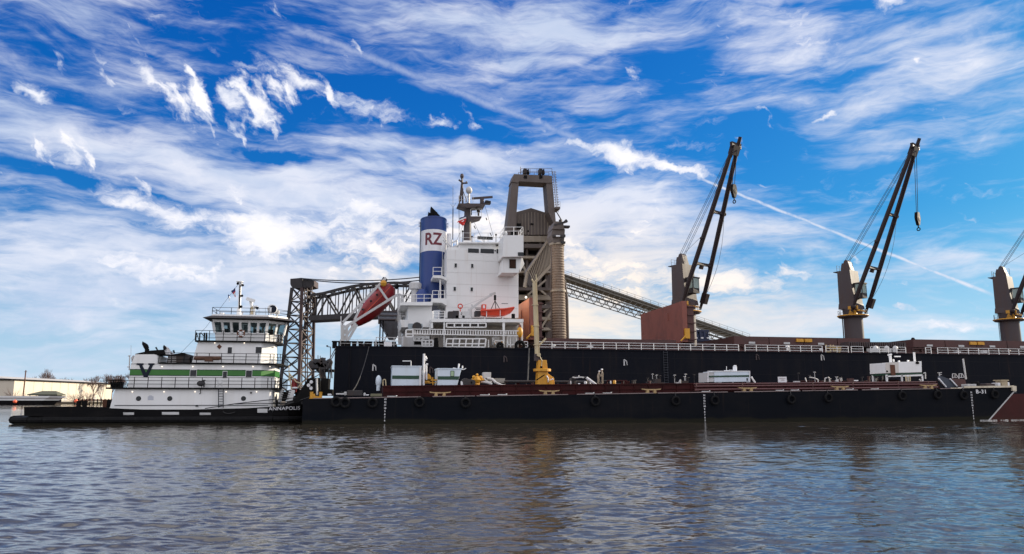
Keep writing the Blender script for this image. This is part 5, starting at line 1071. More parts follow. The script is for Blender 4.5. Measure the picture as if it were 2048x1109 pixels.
# ------------------------------------------------------------------ tank barge
BY, BY2 = 77.6, 95.0
p1, p2 = W(770, 795.5, BY), W(1914, 777.5, BY)
SL = (p2.z-p1.z)/(p2.x-p1.x)
def bz(x): return p1.z+SL*(x-p1.x)
BX0, BX1 = W(606, 796, BY).x, W(2030, 772, BY).x
TY = 79.3
def tz(x): return W(1100, 769, TY).z+SL*.72*(x-W(1100, 769, TY).x)
def barge():
    root = thing('tank_barge', 'long low black tank barge with maroon deck trunk lying in front of the ship', 'barge', (BX0, BY+9, 0))
    xb = W(1958, 840, BY).x; zk = W(2030, 784, BY).z; xr = W(1934, 775, BY).x
    pts = [(BX0, -1.5), (BX0, bz(BX0)), (xr, bz(xr)), (xr+.01, bz(xr)+.18), (BX1-.6, bz(BX1)+.18), (BX1, bz(BX1)), (BX1-.2, zk), (xb+1, -.35), (xb, -1.5)]
    h = MB().prism(pts, BY, BY2).build('hull', BARGEBLK, root)
    # pale deck edge strips, broken where worn
    m = MB(); rng = random.Random(2); x = BX0+1
    while x < xr-1:
        L = rng.uniform(4, 11); e = min(x+L, xr-.5); m.bar(Vector((x, BY-.03, bz(x)+.02)), Vector((e, BY-.03, bz(e)+.02)), .10, .09); x = e+rng.uniform(.1, 1.3)
    m.build('deck_edge_strip', pm('edge_pale_worn', (.22, .17, .165), .45, c2=(.12, .08, .08), amt=.8, sc=(.5, .5, 1)), root)
    m = MB(); m.bar(Vector((xr-.4, BY-.05, bz(xr)+.14)), Vector((BX1-.3, BY-.05, bz(BX1)+.14)), .14, .22); m.bar(Vector((BX1-.3, BY-.06, bz(BX1)+.2)), Vector((BX1-.35, BY-.06, zk+.1)), .35, .55); m.bar(Vector((xr-2.3, BY-.04, bz(xr)+.02)), Vector((xr-.8, BY-.04, bz(xr)+.02)), .1, .1); m.build('bow_edge', pm('bow_edge_sunlit', (.62, .55, .42), .5, c2=(.35, .28, .2), amt=.7), root)  # sunlight along the bow's top edge, painted as cream bars
    m = MB(); m.bar(Vector((BX1-.25, BY-.05, zk+.05)), Vector((xb+1, BY-.05, -.25)), .10, .10); m.bar(Vector((BX1, BY2, zk)), Vector((BX1, BY, zk)), .1); m.build('rake_edge', GREYW, root)  # light catching the rake line, drawn as a pale bar
    m = MB(); m.box(BX1-.3, BX1+.03, BY+.1, BY2-.1, zk+.1, bz(BX1)-.02); m.build('headlog', BARGEBLK, root)
    # trunk
    x0, x1 = W(766, 785, TY).x, W(1882, 765, TY).x
    m = MB(); m.prism([(x0, bz(x0)-.3), (x1, bz(x1)-.3), (x1-.6, tz(x1)), (x0+.0, tz(x0))], TY, BY2-1.8); t = m.build('trunk', MAROON, root)
    m = MB()
    for k in range(40):
        x = x0+.8+(x1-x0-1.4)*k/39; m.prism([(x-.03, bz(x)), (x+.03, bz(x)), (x+.03, tz(x)-.12), (x-.03, tz(x)-.12)], TY-.12, TY)
    m.bar(Vector((x0, TY-.06, tz(x0)-.06)), Vector((x1-.6, TY-.06, tz(x1)-.06)), .14, .12); m.bar(Vector((x0, TY-.05, tz(x0)-.62)), Vector((x1-.3, TY-.05, tz(x1)-.62)), .09, .07); m.build('trunk_stiffener', MAROON, t)
    m = MB(); xs = W(1385, 770, TY).x
    for k, (dy_, dzz, r) in enumerate(((-.5, -.38, .10), (-.55, -.75, .12), (-.35, -.12, .07))): m.tube(Vector((xs, TY+dy_, tz(xs)+dzz)), Vector((x1-1, TY+dy_, tz(x1)+dzz)), r, 8)
    m.build('cargo_pipe', pm('pipe_maroon', (.10, .035, .035), .45), root)
    m = MB()
    for px in (1388, 1480, 1620, 1700, 1790, 1850): x = W(px, 770, TY).x; m.tube((x, TY-.55, tz(x)-.9), (x, TY-.55, tz(x)+.02), .05, 6); m.box(x-.25, x+.25, TY-.7, TY-.4, tz(x)-.9, tz(x)-.84)
    m.build('pipe_support', HATCHD, root)
    # pipes on top of the trunk
    m = MB(); a, b = W(1010, 764, 84), W(1178, 764, 84); z = tz(a.x)+.45; m.tube((a.x, 84, z), (b.x, 84, z), .14, 8); m.tube((a.x, 84.6, z), (b.x, 84.6, z), .1, 8)
    for x in np.linspace(a.x, b.x, 9): m.tube((x, 84, z-.6), (x, 84, z), .06)
    m.build('deck_pipe', STEELG, root)
    m = MB(); a, b = W(1012, 760, 84.8), W(850, 760, 84.8); m.bx(990, 757, 1010, 766, 84.6, 85.6); m.build('pale_locker', pm('locker_stone', (.33, .31, .27), .6), root)
    # long bitts (ochre) on the deck edge
    for px in (880, 1098, 1302, 1495, 1680, 1857):
        x = W(px, 790, BY+.5).x; z = bz(x); y = BY+.45; m = MB()
        for s_ in (-.42, .42): m.prism([(x+s_-.20, z), (x+s_+.20, z), (x+s_+.12, z+.34), (x+s_-.12, z+.34)], y-.14, y+.14)
        m.prism([(x-1.15, z+.52), (x-1.05, z+.40), (x-.5, z+.33), (x+.5, z+.33), (x+1.05, z+.40), (x+1.15, z+.52), (x+.6, z+.47), (x-.6, z+.47)], y-.12, y+.12); m.build('mooring_cleat', pm('cleat_ochre', (.42, .29, .13), .55, c2=(.2, .12, .07), amt=.8, nscale=4) if 'cleat_ochre' not in D.materials else D.materials['cleat_ochre'], root)
    rng = random.Random(8)
    for px in (785, 970, 1005, 1180, 1215, 1412, 1560, 1590, 1700, 1750, 1925):
        x = W(px, 790, BY+.6).x; z = bz(x); m = MB(); m.tube((x-.55, BY+.5, z+.10), (x+.35, BY+.5, z+.10), .045, 6); m.ball((x+.4, BY+.5, z+.14), .09, 6); m.build('hand_rail_stub', GREYW, root)
    # tyre hangers + draft marks + name
    for px, hi, n_ in ((770, 13, 8), (1409, 14, 10), (1945, 15, 11)):
        x = W(px, 815, BY).x; zt = W(px, {770: 799, 1409: 791, 1945: 785.5}[px], BY).z
        for k in range(n_):
            z = zt-k*.3048; text('draft_mark', str(hi-k), .25, (x, BY-.015, z), FUNW, root, bold=.008, depth=.006)
    p = W(1968, 784, BY); text('barge_number', 'B-31', .62, (p.x-.4, BY-.02, p.z), FUNW, root, bold=.012, depth=.008, sx=1.15, spacing=1.15)
    # stern structures
    YS = 80.5
    m = MB(); m.pr([(588, 800), (608, 770), (616, 757), (640, 756), (640, 797), (588, 806)], YS, YS+1.2); m.build('stern_bulwark', BLK, root)
    for x, y in ((622.5, 764.5), (622, 777), (617, 771)): c = W(x, y, YS-.05); MB().lathe(c, [(.13, -.03), (.13, .03)], 12, 'y').build('bulwark_lamp', FUNW, root) if False else MB().torus(c, .13, .05, 12, 6).ball(c, .10, 8, (1, .3, 1)).build('bulwark_ring', FUNW, root)
    MB().bx(641, 757, 656.5, 792, 82, 86).build('engine_box', BLK, root)
    MB().bx(656.5, 779, 664, 792, 82, 86).build('engine_box', BLK, root)
    m = MB(); m.tp([(633.5, 757, 80.2), (634.2, 790, 80.2)], .10, 8); m.build('stern_post', GREYW, root)
    m = MB(); Yp = 84
    m.bx(621, 736, 640, 738, Yp, Yp+3); m.bx(645, 739, 667, 743, Yp, Yp+3); m.build('winch_platform', BLK, root)
    m = MB(); rng = random.Random(6)
    for px, py, r in ((626, 730, .45), (632, 726, .42), (636, 731, .5), (641, 728, .55), (647, 733, .55), (655, 730, .5), (659, 725, .35), (643, 737, .6), (645, 722, .35)):
        c = W(px, py, Yp+1); m.lathe(c, [(r*.6, -.6), (r, -.55), (r, .5), (r*.6, .55)], 12, 'y')
    m.bx(640, 735, 650, 757, Yp+.3, Yp+2.0); m.pr([(641, 716), (651, 716), (648, 722), (644, 722)], Yp+.5, Yp+1.5); m.bx(644, 721, 648, 735, Yp+.6, Yp+1.4); m.tp([(636, 722, Yp), (636, 711, Yp)], .04); m.tp([(640.5, 722, Yp), (640.5, 712, Yp)], .04)
    for a, b in (((652, 738), (660, 722)), ((657, 738), (657, 757)), ((662, 730), (664, 757)), ((648, 740), (652, 757)), ((638, 738), (641, 757)), ((656, 757), (659, 741))): m.tp([(*a, Yp), (*b, Yp)], .07)
    m.build('mooring_winch', STEELG, root)
    m = MB(); m.tp([(660.5, 765, 85), (661, 694, 85)], .05); m.tp([(661, 694.5, 85), (655, 694, 85)], .04); m.bx(652.5, 691, 656, 693.5, 84.8, 85.2); m.build('lamp_post', STEELG, root)
    m = MB(); railing(m, [W(614, 754, 83), W(639, 754, 83)], .95, 2, 1.0, .03, .035); m.tp([(615, 754, 83), (629, 739, 83)], .05); m.build('stern_railing', STEELG, root)
    # yellow double bitt
    m = MB(); y = BY+1.5; x = W(633, 790, y).x; z = bz(x)
    for s_ in (-.5, .42): m.lathe((x+s_, y, z), [(.15, 0), (.15, .62), (.18, .63), (.18, .68)], 14)
    m.prism([(x-.72, z), (x+.62, z), (x+.5, z+.16), (x-.1, z+.3), (x-.5, z+.2)], y-.2, y+.2); m.box(x-.45, x-.15, y-.15, y+.15, z+.25, z+.5); m.build('yellow_bitt', YEL, root)
    # dim gear along stern deck
    for x0, y0, x1, y1, mt in ((694, 781, 725, 792, STEELG), (655, 788, 662, 792, FUNW), (672, 787, 692, 790, GREYW), (688, 784, 693, 791, GREYW), (727, 786, 731, 792, GREYW), (731, 789.5, 738, 791.5, FUNW), (741, 788, 764, 793.5, pm('olive_grey', (.16, .15, .09), .7))):
        m = MB(); m.bx(x0, y0, x1, y1, BY+1.4, BY+2.6); m.build('deck_fitting', mt, root, bevel=.04)
    # hose reel left of first shed
    m = MB(); c = W(757, 763, 81); m.ball(c, .34, 14, (.9, .8, 1.9)); m.tube(c, c-Vector((0, 0, 1.0)), .2, 10); m.build('ventilator_cowl', LBLUE, root, smooth=True)
    m = MB(); m.tp([(766, 772, 80.5), (766, 761, 80.5), (768, 759.5, 80.5), (771, 760, 80.5), (772, 772, 80.5)], .06); m.build('pipe_bow', CREAMP, root)
    # ochre machinery between the two sheds
    m = MB(); y = 81; m.bx(846, 759, 874, 762, y, y+.6); m.bx(845, 765, 872, 767, y, y+.5); m.tp([(865, 755, y), (866, 770, y)], .08); m.tp([(848, 756, y), (848, 770, y)], .08); c = W(853, 757, y+.4); m.lathe(c, [(.5, -.4), (.5, .4)], 14, 'y'); m.build('ochre_pump', YEL, root)
    m = MB(); m.tp([(847, 771, 80.6), (848, 708, 80.6)], .12, 8); m.tp([(853, 760, 80.8), (852.5, 729, 80.8), (856, 729, 80.8)], .10, 8); m.tp([(848, 722, 80.8), (853, 719, 80.8), (850.5, 713, 80.8)], .12, 8); m.bx(845, 741, 850, 758, 80.7, 81.2); m.build('exhaust_stack', FUNW, root)
    m = MB(); m.tp([(805, 722.5, 83), (822, 722.5, 83), (822, 734, 83)], .05); m.build('pipe_rail', GREYW, root)
    # valves, hoses, drums
    m = MB(); c = W(954, 760, 82); 
    for dx_, dz_, r in ((0, 0, .45), (-.35, .3, .2), (.4, .25, .22), (0, .55, .15), (-.1, -.5, .3)): m.ball(c+Vector((dx_, 0, dz_)), r, 8)
    m.tube(c+Vector((-.6, 0, 0)), c+Vector((.8, 0, 0)), .14, 8); m.tube(c+Vector((-.2, 0, -.9)), c+Vector((-.2, 0, .1)), .1); m.tube(c+Vector((.2, 0, -.9)), c+Vector((.2, 0, .1)), .1); m.build('ochre_valve', YEL, root)
    m = MB(); m.bx(967, 745, 982, 757, 84, 85.2); m.build('generator_box', GREYW, root, bevel=.04)
    m = MB(); m.tp([(975, 757, 83), (985, 759, 82.6), (992, 766, 82.2), (1003, 771, 82), (1012, 772, 82)], .13, 8); m.tp([(962, 764, 82.5), (975, 766, 82.5), (984, 769, 82.5)], .14, 8); m.tp([(968, 758, 83), (975, 764, 83), (984, 764, 83)], .10, 8); m.build('cargo_hose', GREYW, root)
    for px, r in ((931, .5), (940, .42), (944, .35)): m = MB(); c = W(px, 766, 81.5); m.lathe(c, [(r*.5, -.3), (r, -.28), (r, .28), (r*.5, .3)], 14, 'y'); m.build('hose_drum', STEELG, root)
    m = MB(); m.pr([(922, 771), (922, 763), (925, 764), (926, 771)], 80.5, 80.8); m.build('marker_plate', FUNW, root)
    # hose crane (dark arch frame) right of the yellow crane
    m = MB(); y = 82; m.tp([(1135, 771, y), (1143, 757, y), (1148, 754, y), (1172, 755, y), (1176, 771, y)], .09); m.pr([(1136, 771), (1142, 757), (1149, 754.5), (1155, 771)], y+.3, y+.9); m.build('manifold_arch', STEELG, root)
    m = MB(); m.tp([(1145, 755, y-.2), (1150, 756.3, y-.2), (1162, 755, y-.2), (1168, 756, y-.2)], .07); m.tp([(1157, 755, y-.2), (1158, 751, y-.2)], .06); m.build('manifold_valves', GREYW, root)
    m = MB(); m.tp([(1173, 756, y-.3), (1192, 770, y-.3)], .15, 8); m.build('pale_pipe', FUNW, root)
    for x0, y0, x1, y1, mt in ((1155, 767, 1161, 771, FUNW), (1168, 763, 1174, 771, GREYW), (1179, 765, 1182, 771, GREYW), (1140, 762, 1143, 770, GREYW), (1148, 763, 1152, 771, STEELG), (1220, 762, 1223, 769.5, FUNW), (1226, 761, 1232, 770, YEL)):
        m = MB(); p = W((x0+x1)/2, y1, 81.5); q = W((x0+x1)/2, y0, 81.5); r = (W(x1, y1, 81.5).x-W(x0, y1, 81.5).x)/2; m.lathe((p.x, 81.5, 0), [(r, tz(p.x)-.05), (r, q.z-.1), (r*.6, q.z)], 12); m.build('deck_drum', mt, root, smooth=True)
    # cluster of valves with round tops
    for px, py in ((1305, 749), (1313, 751), (1320, 752), (1310, 754), (1349, 751), (1348, 755), (1371, 749), (1369, 754), (1376, 756), (1388, 750), (1596, 747), (1629, 745), (1618, 752), (1622, 754)):
        c = W(px, py, 85); m = MB(); m.tube(c, (c.x, 85, tz(c.x)-.1), .035, 5); m.torus(c, .14, .03, 10, 5, 'z'); m.ball(c, .07, 6); m.build('valve_stand', GREYW if px % 2 else STEELG, root)
    m = MB(); 
    for a in (((1358, 765), (1361, 760), (1361, 769)), ((1610, 756), (1613, 764)), ((1619, 755), (1630, 757), (1636, 760), (1636, 768)), ((1649, 768), (1650, 757), (1654, 756)), ((1659, 768), (1659, 757), (1656, 755)), ((1676, 759), (1676, 768)), ((1683, 757), (1684, 765)), ((1752, 757), (1752, 766)), ((1765, 750), (1765, 766)), ((1760, 750), (1768, 749))): m.tp([(*p, 84) for p in a], .07)
    m.build('pipe_stub', GREYW, root)
    MB().tp([(1697, 762, 84), (1716, 762, 84)], .09).build('white_bar', FUNW, root)
    m = MB(); m.bx(1300, 765, 1330, 771, 84, 85); m.bx(1310, 758, 1322, 765, 84, 85); m.bx(1365, 762, 1376, 769, 84.4, 85); m.build('manifold', STEELG, root)
    m = MB(); m.tp([(1503, 754, 84), (1506, 760, 84), (1511, 767, 84)], .11, 8); m.build('pale_pipe', FUNW, root)
    # loose runs of small pipe, valves and hoses along the trunk top
    rng = random.Random(21)
    for k in range(34):
        px = rng.choice((rng.uniform(1020, 1300), rng.uniform(1240, 1410), rng.uniform(1510, 1760), rng.uniform(1620, 1765))); y = rng.uniform(81.5, 90); x = W(px, 765, y).x; z = tz(x); h = rng.uniform(.25, .75); m = MB(); t_ = rng.random()
        if t_ < .35: m.tube((x, y, z-.1), (x, y, z+h), .05, 6); m.torus((x, y, z+h), .15, .03, 10, 5, 'z'); m.box(x-.16, x+.16, y-.12, y+.12, z+.1, z+.3); nm = 'valve_stand'
        elif t_ < .65: L_ = rng.uniform(1, 3.5); m.path([(x, y, z-.1), (x, y, z+h*.6), (x+L_, y, z+h*.6), (x+L_, y, z-.1)], .07, 6); nm = 'pipe_loop'
        elif t_ < .85: m.lathe((x, y, z-.05), [(.14, 0), (.14, h), (.2, h+.02), (.2, h+.12)], 10); nm = 'deck_vent'
        else: m.box(x-.35, x+.35, y-.2, y+.2, z-.05, z+h*.7); nm = 'deck_box'
        m.build(nm, rng.choice((STEELG, GREYW, MAROON, HATCHD, STEELG)), root)
    # sign
    sg = MB().bx(1556.5, 754, 1573.5, 765.5, 83, 83.08).build('notice_board', FUNW, root); m = MB(); m.bx(1559, 757, 1571, 757.6, 82.97, 83); m.bx(1563, 760, 1569, 760.8, 82.97, 83); m.build('notice_writing', RUST, sg)
    m = MB(); m.bx(1560, 765, 1561, 768, 83, 83.08); m.bx(1569, 765, 1570, 768, 83, 83.08); m.build('board_leg', STEELG, root)
    # breakwater plates and frames near the bow
    y = 80
    m = MB(); m.pr([(1876, 755), (1881, 752), (1908, 762), (1912, 779), (1893, 779)], y, y+.15); m.build('breakwater_plate', pm('plate_navy', (.035, .045, .065), .5), root)
    m = MB(); m.bar(W(1877, 757, y-.1), W(1892, 774.5, y-.1), .16); m.bar(W(1900, 758, y-.1), W(1914, 773, y-.1), .14); m.build('breakwater_edge', FUNW, root)
    m = MB(); m.pr([(1902, 757), (1930, 759), (1934, 773), (1914, 774)], y+.3, y+2.5); m.build('forward_locker', HATCHD, root)
    m = MB(); y = 82
    for x in (1905, 1918): m.bar(W(x, 757, y), W(x, 748, y), .08); m.bar(W(x, 748, y), W(x+6, 748, y), .08); m.bar(W(x+6, 748, y), W(x+13, 758, y), .08); m.bar(W(x+5, 748, y), W(x+5, 756, y), .07); m.bar(W(x, 755, y), W(x+9, 755.5, y), .07)
    m.build('stair_rail', GREYW, root)
    m = MB(); m.tp([(1926, 718, 80.5), (1932, 759, 80.5)], .10, 8); m.build('light_mast', GREYW, root)
    m = MB(); m.tp([(1879, 755, 82), (1879, 746, 82)], .06); m.bar(W(1876, 746, 82), W(1883, 745.5, 82), .15, .08); m.bar(W(1878, 749, 82), W(1883, 749.5, 82), .1, .08); m.build('anchor_light', GREYW, root)
    # bow bitts and gear
    for x0, x1, y0, y1, mt in ((2004, 2015, 761, 770, pm('bitt_stone', (.42, .34, .22), .6)), (1973, 1990, 767.5, 769, CRANEP), (1954, 1958, 764, 768.5, BLK), (1948, 1953, 768.5, 770, GREYW), (1935, 1940, 768.5, 771, GREYW), (1996, 2001, 766, 769.5, FUNW), (2016, 2019, 765, 769, FUNW)):
        m = MB(); p = W(x0, y1, BY+1); q = W(x1, y0, BY+1); m.box(p.x, q.x, BY+1, BY+2, bz(p.x)+.18, q.z); m.build('bow_bitt', mt, root, bevel=.05)
    MB().bx(2002, 760, 2018, 762, BY+.9, BY+2.1).build('bitt_cap', D.materials['bitt_stone'], root)
    # yellow pedestal crane with its boom upright
    cy = 82.0; bx0 = W(1085, 760, cy); x = bx0.x; z0 = tz(x); zf = lambda py: W(1083, py, cy).z
    m = MB(); m.prism([(x-.72, z0-.1), (x+.55, z0-.1), (x+.5, zf(741)), (x-.62, zf(741))], cy-.6, cy+.6); m.prism([(x+.56, z0-.1), (x+1.35, z0-.1), (x+1.25, zf(756)), (x+.5, zf(747))], cy-.35, cy+.35)
    base = m.build('pedestal_crane', YEL, root, origin=(x, cy, z0), bevel=.05); tag(base, 'yellow pedestal crane with cream boom folded upright')
    c = zf(740); m = MB(); m.lathe((x-.05, cy, 0), [(.95, zf(743.5)), (1.0, zf(743)), (1.0, zf(738.5)), (.92, zf(738))], 22); m.build('slewing_ring', YEL, base)
    m = MB(); m.prism([(x-.62, zf(738)), (x+.5, zf(738)), (x+.40, zf(721)), (x-.58, zf(721))], cy-.45, cy+.45); m.build('crane_king_post', YEL, base, bevel=.04)
    m = MB(); m.bx(1080.5, 733, 1085, 737, cy-.52, cy-.45); m.tube((x-.85, cy-.6, z0+.5), (x+.1, cy-.6, z0+1.1), .06); m.build('hydraulic_hose', BLK, base)
    m = MB(); m.pr([(1070.5, 722), (1080, 722), (1078, 708), (1071, 708)], cy-.35, cy+.35); m.build('boom_foot', CRANEP, base)
    m = MB(); a, b = W(1073.5, 716, cy), W(1068, 566, cy); m.bar(a, b, .42, .34); m.build('boom', CREAMP, base)
    m = MB(); m.bar(a+Vector((.27, -.03, .1)), b+Vector((.25, -.03, 1.0)), .14, .12)
    for t in (.17, .42, .7): q = a.lerp(b, t); m.bar(q-Vector((.3, 0, 0)), q+Vector((.38, 0, 0)), .55, .08)
    m.build('boom_cylinder', CREAMP, base)
    m = MB(); q = W(1077, 710, cy-.4); m.lathe(q, [(.22, -.25), (.22, .25)], 12, 'y'); m.tp([(1079, 712, cy-.4), (1084, 722, cy-.5), (1083, 733, cy-.5)], .05); m.tp([(1068, 566, cy), (1063, 559, cy)], .1); m.tp([(1068, 566, cy), (1075, 558, cy)], .1); m.bar(W(1077, 692, cy), W(1092, 677, cy), .18); m.tp([(1077, 692, cy), (1077, 700, cy)], .12); m.build('crane_winch', CREAMP, base)
    m = MB(); m.bx(1098, 761.5, 1105, 771, cy-1, cy-.4); m.build('yellow_box', YEL, root, bevel=.03)
    m = MB(); m.tp([(1093, 752, cy-.8), (1096, 757, cy-.8), (1097, 765, cy-.8)], .09); m.build('vent_pipe', GREYW, root)
    for px, py in ((1101.5, 760), (1105, 759)): MB().ball(W(px, py, cy-.9), .10, 8).build('deck_lamp', FUNW, root)
    return root
BARGE = barge()
def shed(x0, y0, x1, y1, Y, depth, lab, slant=0):
    p = W(x0, y1, Y); q = W(x1, y0, Y); z0 = tz(p.x)-.02; z1 = q.z
    root = thing('equipment_shed', lab, 'shed', (p.x, Y, z0))
    m = MB(); w = q.x-p.x; m.prism([(p.x, z0), (q.x-slant, z0), (q.x+slant*.3, z1), (p.x, z1)], Y, Y+depth); m.build('body', LBLUE, root, bevel=.03)
    m = MB(); zs = z0+(z1-z0)*.36; m.prism([(p.x+.01, zs), (q.x-slant*.55, zs), (q.x-slant*.35, zs+.36), (p.x+.01, zs+.36)], Y-.03, Y-.005); m.build('green_stripe', DKGREEN, root)
    m = MB(); m.box(p.x-.06, q.x+slant*.35+.04, Y-.06, Y+depth+.06, z1, z1+.10); m.build('roof', LBLUE, root)
    return root, p.x, q.x, z0, z1
r_, xa, xb_, za, zb_ = shed(783.5, 734, 843, 772, 80.2, 4, 'larger pale shed with dark green stripe at the left end of the barge trunk')
m = MB(); m.box(xb_-.22, xb_, 80.12, 80.19, za, zb_-.02); m.build('corner_post', FUNW, r_)
r_, xa, xb_, za, zb_ = shed(875, 739, 921, 772, 80.2, 3.5, 'smaller pale shed with slanted right end, green stripe and lit greenish window', .35)
m = MB(); m.bx(901, 742, 908.5, 753.5, 80.13, 80.19); w_ = m.build('window', DKGREEN, r_); MB().bx(902, 743, 907.5, 752.5, 80.10, 80.13).build('pane', pm('greenish_pane', (.35, .48, .30), .3), w_)
m = MB(); m.tp([(917, 738, 81), (918, 728, 81)], .09); m.tp([(925, 737, 81), (925, 732, 81)], .07); m.tp([(922, 739, 81), (928, 739.5, 81), (932, 737, 81)], .05); m.tp([(906, 737, 81), (913, 738, 81)], .07); m.build('roof_pipe', FUNW, r_)
def tank():
    Y = 81.5; root = thing('deck_tank', 'long pale rectangular tank with a dark green stripe on the barge trunk', 'tank', W(1458, 768, Y))
    b = MB().pr([(1428, 743), (1498, 743), (1499, 764), (1429, 765)], Y, Y+3).build('tank_body', LBLUE, root, bevel=.04)
    MB().pr([(1417, 745), (1428, 745), (1428, 764), (1417, 764.5)], Y+.1, Y+2.8).build('end_frame', GREYW, root)
    MB().pr([(1417, 752), (1499, 750.5), (1499, 754), (1417, 755)], Y-.04, Y-.005).build('green_stripe', DKGREEN, root)
    m = MB(); railing(m, [W(1416, 744.5, Y), W(1437, 744.5, Y)], .12, 1, 1); m.bar(W(1416, 743, Y), W(1499, 743, Y), .1); m.bar(W(1416, 765, Y), W(1416, 742.5, Y), .1); m.bar(W(1499, 765, Y), W(1499, 742.5, Y), .12); m.build('frame', FUNW, root)
    m = MB(); m.tp([(1468, 743, Y+1), (1468, 734, Y+1), (1470, 732.5, Y+1), (1471.5, 734, Y+1), (1471.5, 743, Y+1)], .14, 8); m.tp([(1453, 743, Y+1), (1453, 733, Y+1)], .03); m.bx(1451, 741, 1458, 744, Y+.8, Y+1.2); m.tp([(1460, 743, Y+1), (1460, 740, Y+1)], .08); m.tp([(1464, 743, Y+1), (1464, 740, Y+1)], .08); m.build('vent_pipe', FUNW, root)
    m = MB(); z0 = tz(W(1458, 768, Y).x)-.05
    for x0, x1 in ((1430, 1434), (1436, 1444), (1465, 1469), (1494, 1499)): p = W(x0, 764, Y); q = W(x1, 764, Y); m.box(p.x, q.x, Y+.1, Y+2.8, z0, p.z+.05)
    m.build('foot', GREYW, root); MB().bx(1493.5, 756.5, 1496, 762, Y-.05, Y-.005).build('hatch_handle', STEELG, root)
tank()
def office():
    Y = 81.2; root = thing('deck_house', 'raised white deckhouse with brown door on a white legged frame near the barge bow', 'deckhouse', W(1808, 765, Y))
    b = MB().pr([(1771, 726), (1791, 725), (1843, 723), (1844, 745), (1772, 747)], Y, Y+3).build('house', WHITE, root, bevel=.03)
    MB().pr([(1771, 726.3), (1797, 725), (1797.5, 746), (1772, 747)], Y-.03, Y-.004).build('warm_lit_panel', pm('panel_warm_lit', (.62, .58, .53), .5), root)  # warmer light on the left part, painted on as a cream panel
    d = MB().bx(1781.5, 730, 1790.5, 751, Y-.10, Y-.035).build('door', RUST, root)
    MB().pr([(1772, 748), (1844, 746), (1844.5, 748.5), (1772, 751)], Y+.05, Y+2.8).build('floor_beam', DKGREEN, root)
    m = MB(); m.pr([(1773, 752), (1845, 749), (1845, 752.5), (1773, 754.5)], Y-.02, Y+.15)
    z0 = tz(W(1808, 765, Y).x)
    for px in (1774, 1804, 1845): p = W(px, 755, Y); m.box(p.x-.09, p.x+.09, Y-.02, Y+.15, z0, p.z+.3); m.box(p.x-.09, p.x+.09, Y+2.5, Y+2.7, z0, p.z+.3)
    m.build('stand', WHITE, root)
    m = MB(); m.tp([(1781.5, 725, Y+1), (1780, 712, Y+1)], .16, 8); m.tp([(1776, 710.5, Y+1), (1783, 709.5, Y+1)], .12); m.tp([(1787.5, 724, Y+1), (1787, 719, Y+1)], .11); m.tp([(1829.5, 723, Y+1), (1828, 705, Y+1)], .13, 8); m.tp([(1789, 713.5, Y+2), (1801, 713.5, Y+2)], .07); m.build('roof_pole', WHITE, root)
    m = MB(); c = W(1835, 726, Y-.05); m.ball(c, .22, 10, (1.2, .6, .8)); c = W(1774, 743, Y-.05); m.ball(c, .12, 8); m.build('floodlight', BLK, root)
    m = MB(); c = W(1816, 722.5, Y+.5); m.ball(c, .14, 8); c = W(1798, 723.5, Y+.5); m.ball(c, .14, 8); m.build('roof_vent', WHITE, root)
    m = MB(); m.bar(W(1811.5, 752, Y-.3), W(1813, 776, Y-.9), .09); m.bar(W(1820, 752, Y-.3), W(1821.5, 775, Y-.9), .09)
    for k in range(6): m.bar(W(1811.7+k*.25, 755+k*3.7, Y-.4-k*.1), W(1820.3+k*.25, 755+k*3.6, Y-.4-k*.1), .07)
    m.build('ladder', CREAMP, root)
    m = MB(); m.tp([(1847, 747, Y), (1851, 746, Y), (1851, 758, Y)], .07); m.tp([(1838, 759, Y-.4), (1841, 761, Y-.5), (1841, 768, Y-.5)], .08); m.build('drain_pipe', GREYW, root)
office()
def tyre(px, py, lab, R=.54):
    c = W(px, py, BY-.22); c.y = BY-.24; zt = bz(c.x)
    root = thing('tyre_fender', lab, 'tyre fender', (c.x, BY-.24, c.z), 'tyre fenders hanging along the barge side')
    MB().torus(c, R*.76, R*.24, 22, 8).build('tyre', RUBBER, root, smooth=True)
    MB().tube((c.x-.05, BY-.12, zt+.05), (c.x, BY-.2, c.z+R*.7), .05, 6).build('hanger', ROPE, root)
TL = [(672, 804, 'aftmost black tyre hanging on the barge side, under the yellow bitt'), (690, 806, 'black tyre hanging just right of the aftmost tyre'), (745, 806, 'black tyre hanging just left of the aft draft marks'), (839, 805, 'black tyre hanging below the larger pale shed'), (931, 806, 'faint black tyre hanging right of the smaller pale shed'),
      (1191, 803, 'black tyre hanging below the two people on the barge'), (1352, 802, 'black tyre hanging below the valve cluster, left of the middle draft marks'), (1430, 801, 'black tyre hanging just right of the middle draft marks'), (1583, 799, 'black tyre hanging below the white notice board'), (1657, 796, 'black tyre with shiny rim hanging below the pipe bends'),
      (1805, 792, 'black tyre hanging below the raised white deckhouse'), (1876, 790, 'black tyre hanging below the slanted breakwater plates'), (1928, 791, 'black tyre hanging just left of the bow draft marks'), (1990, 789, 'black tyre nearest the barge bow, right of the painted number')]
for t in TL: tyre(*t)
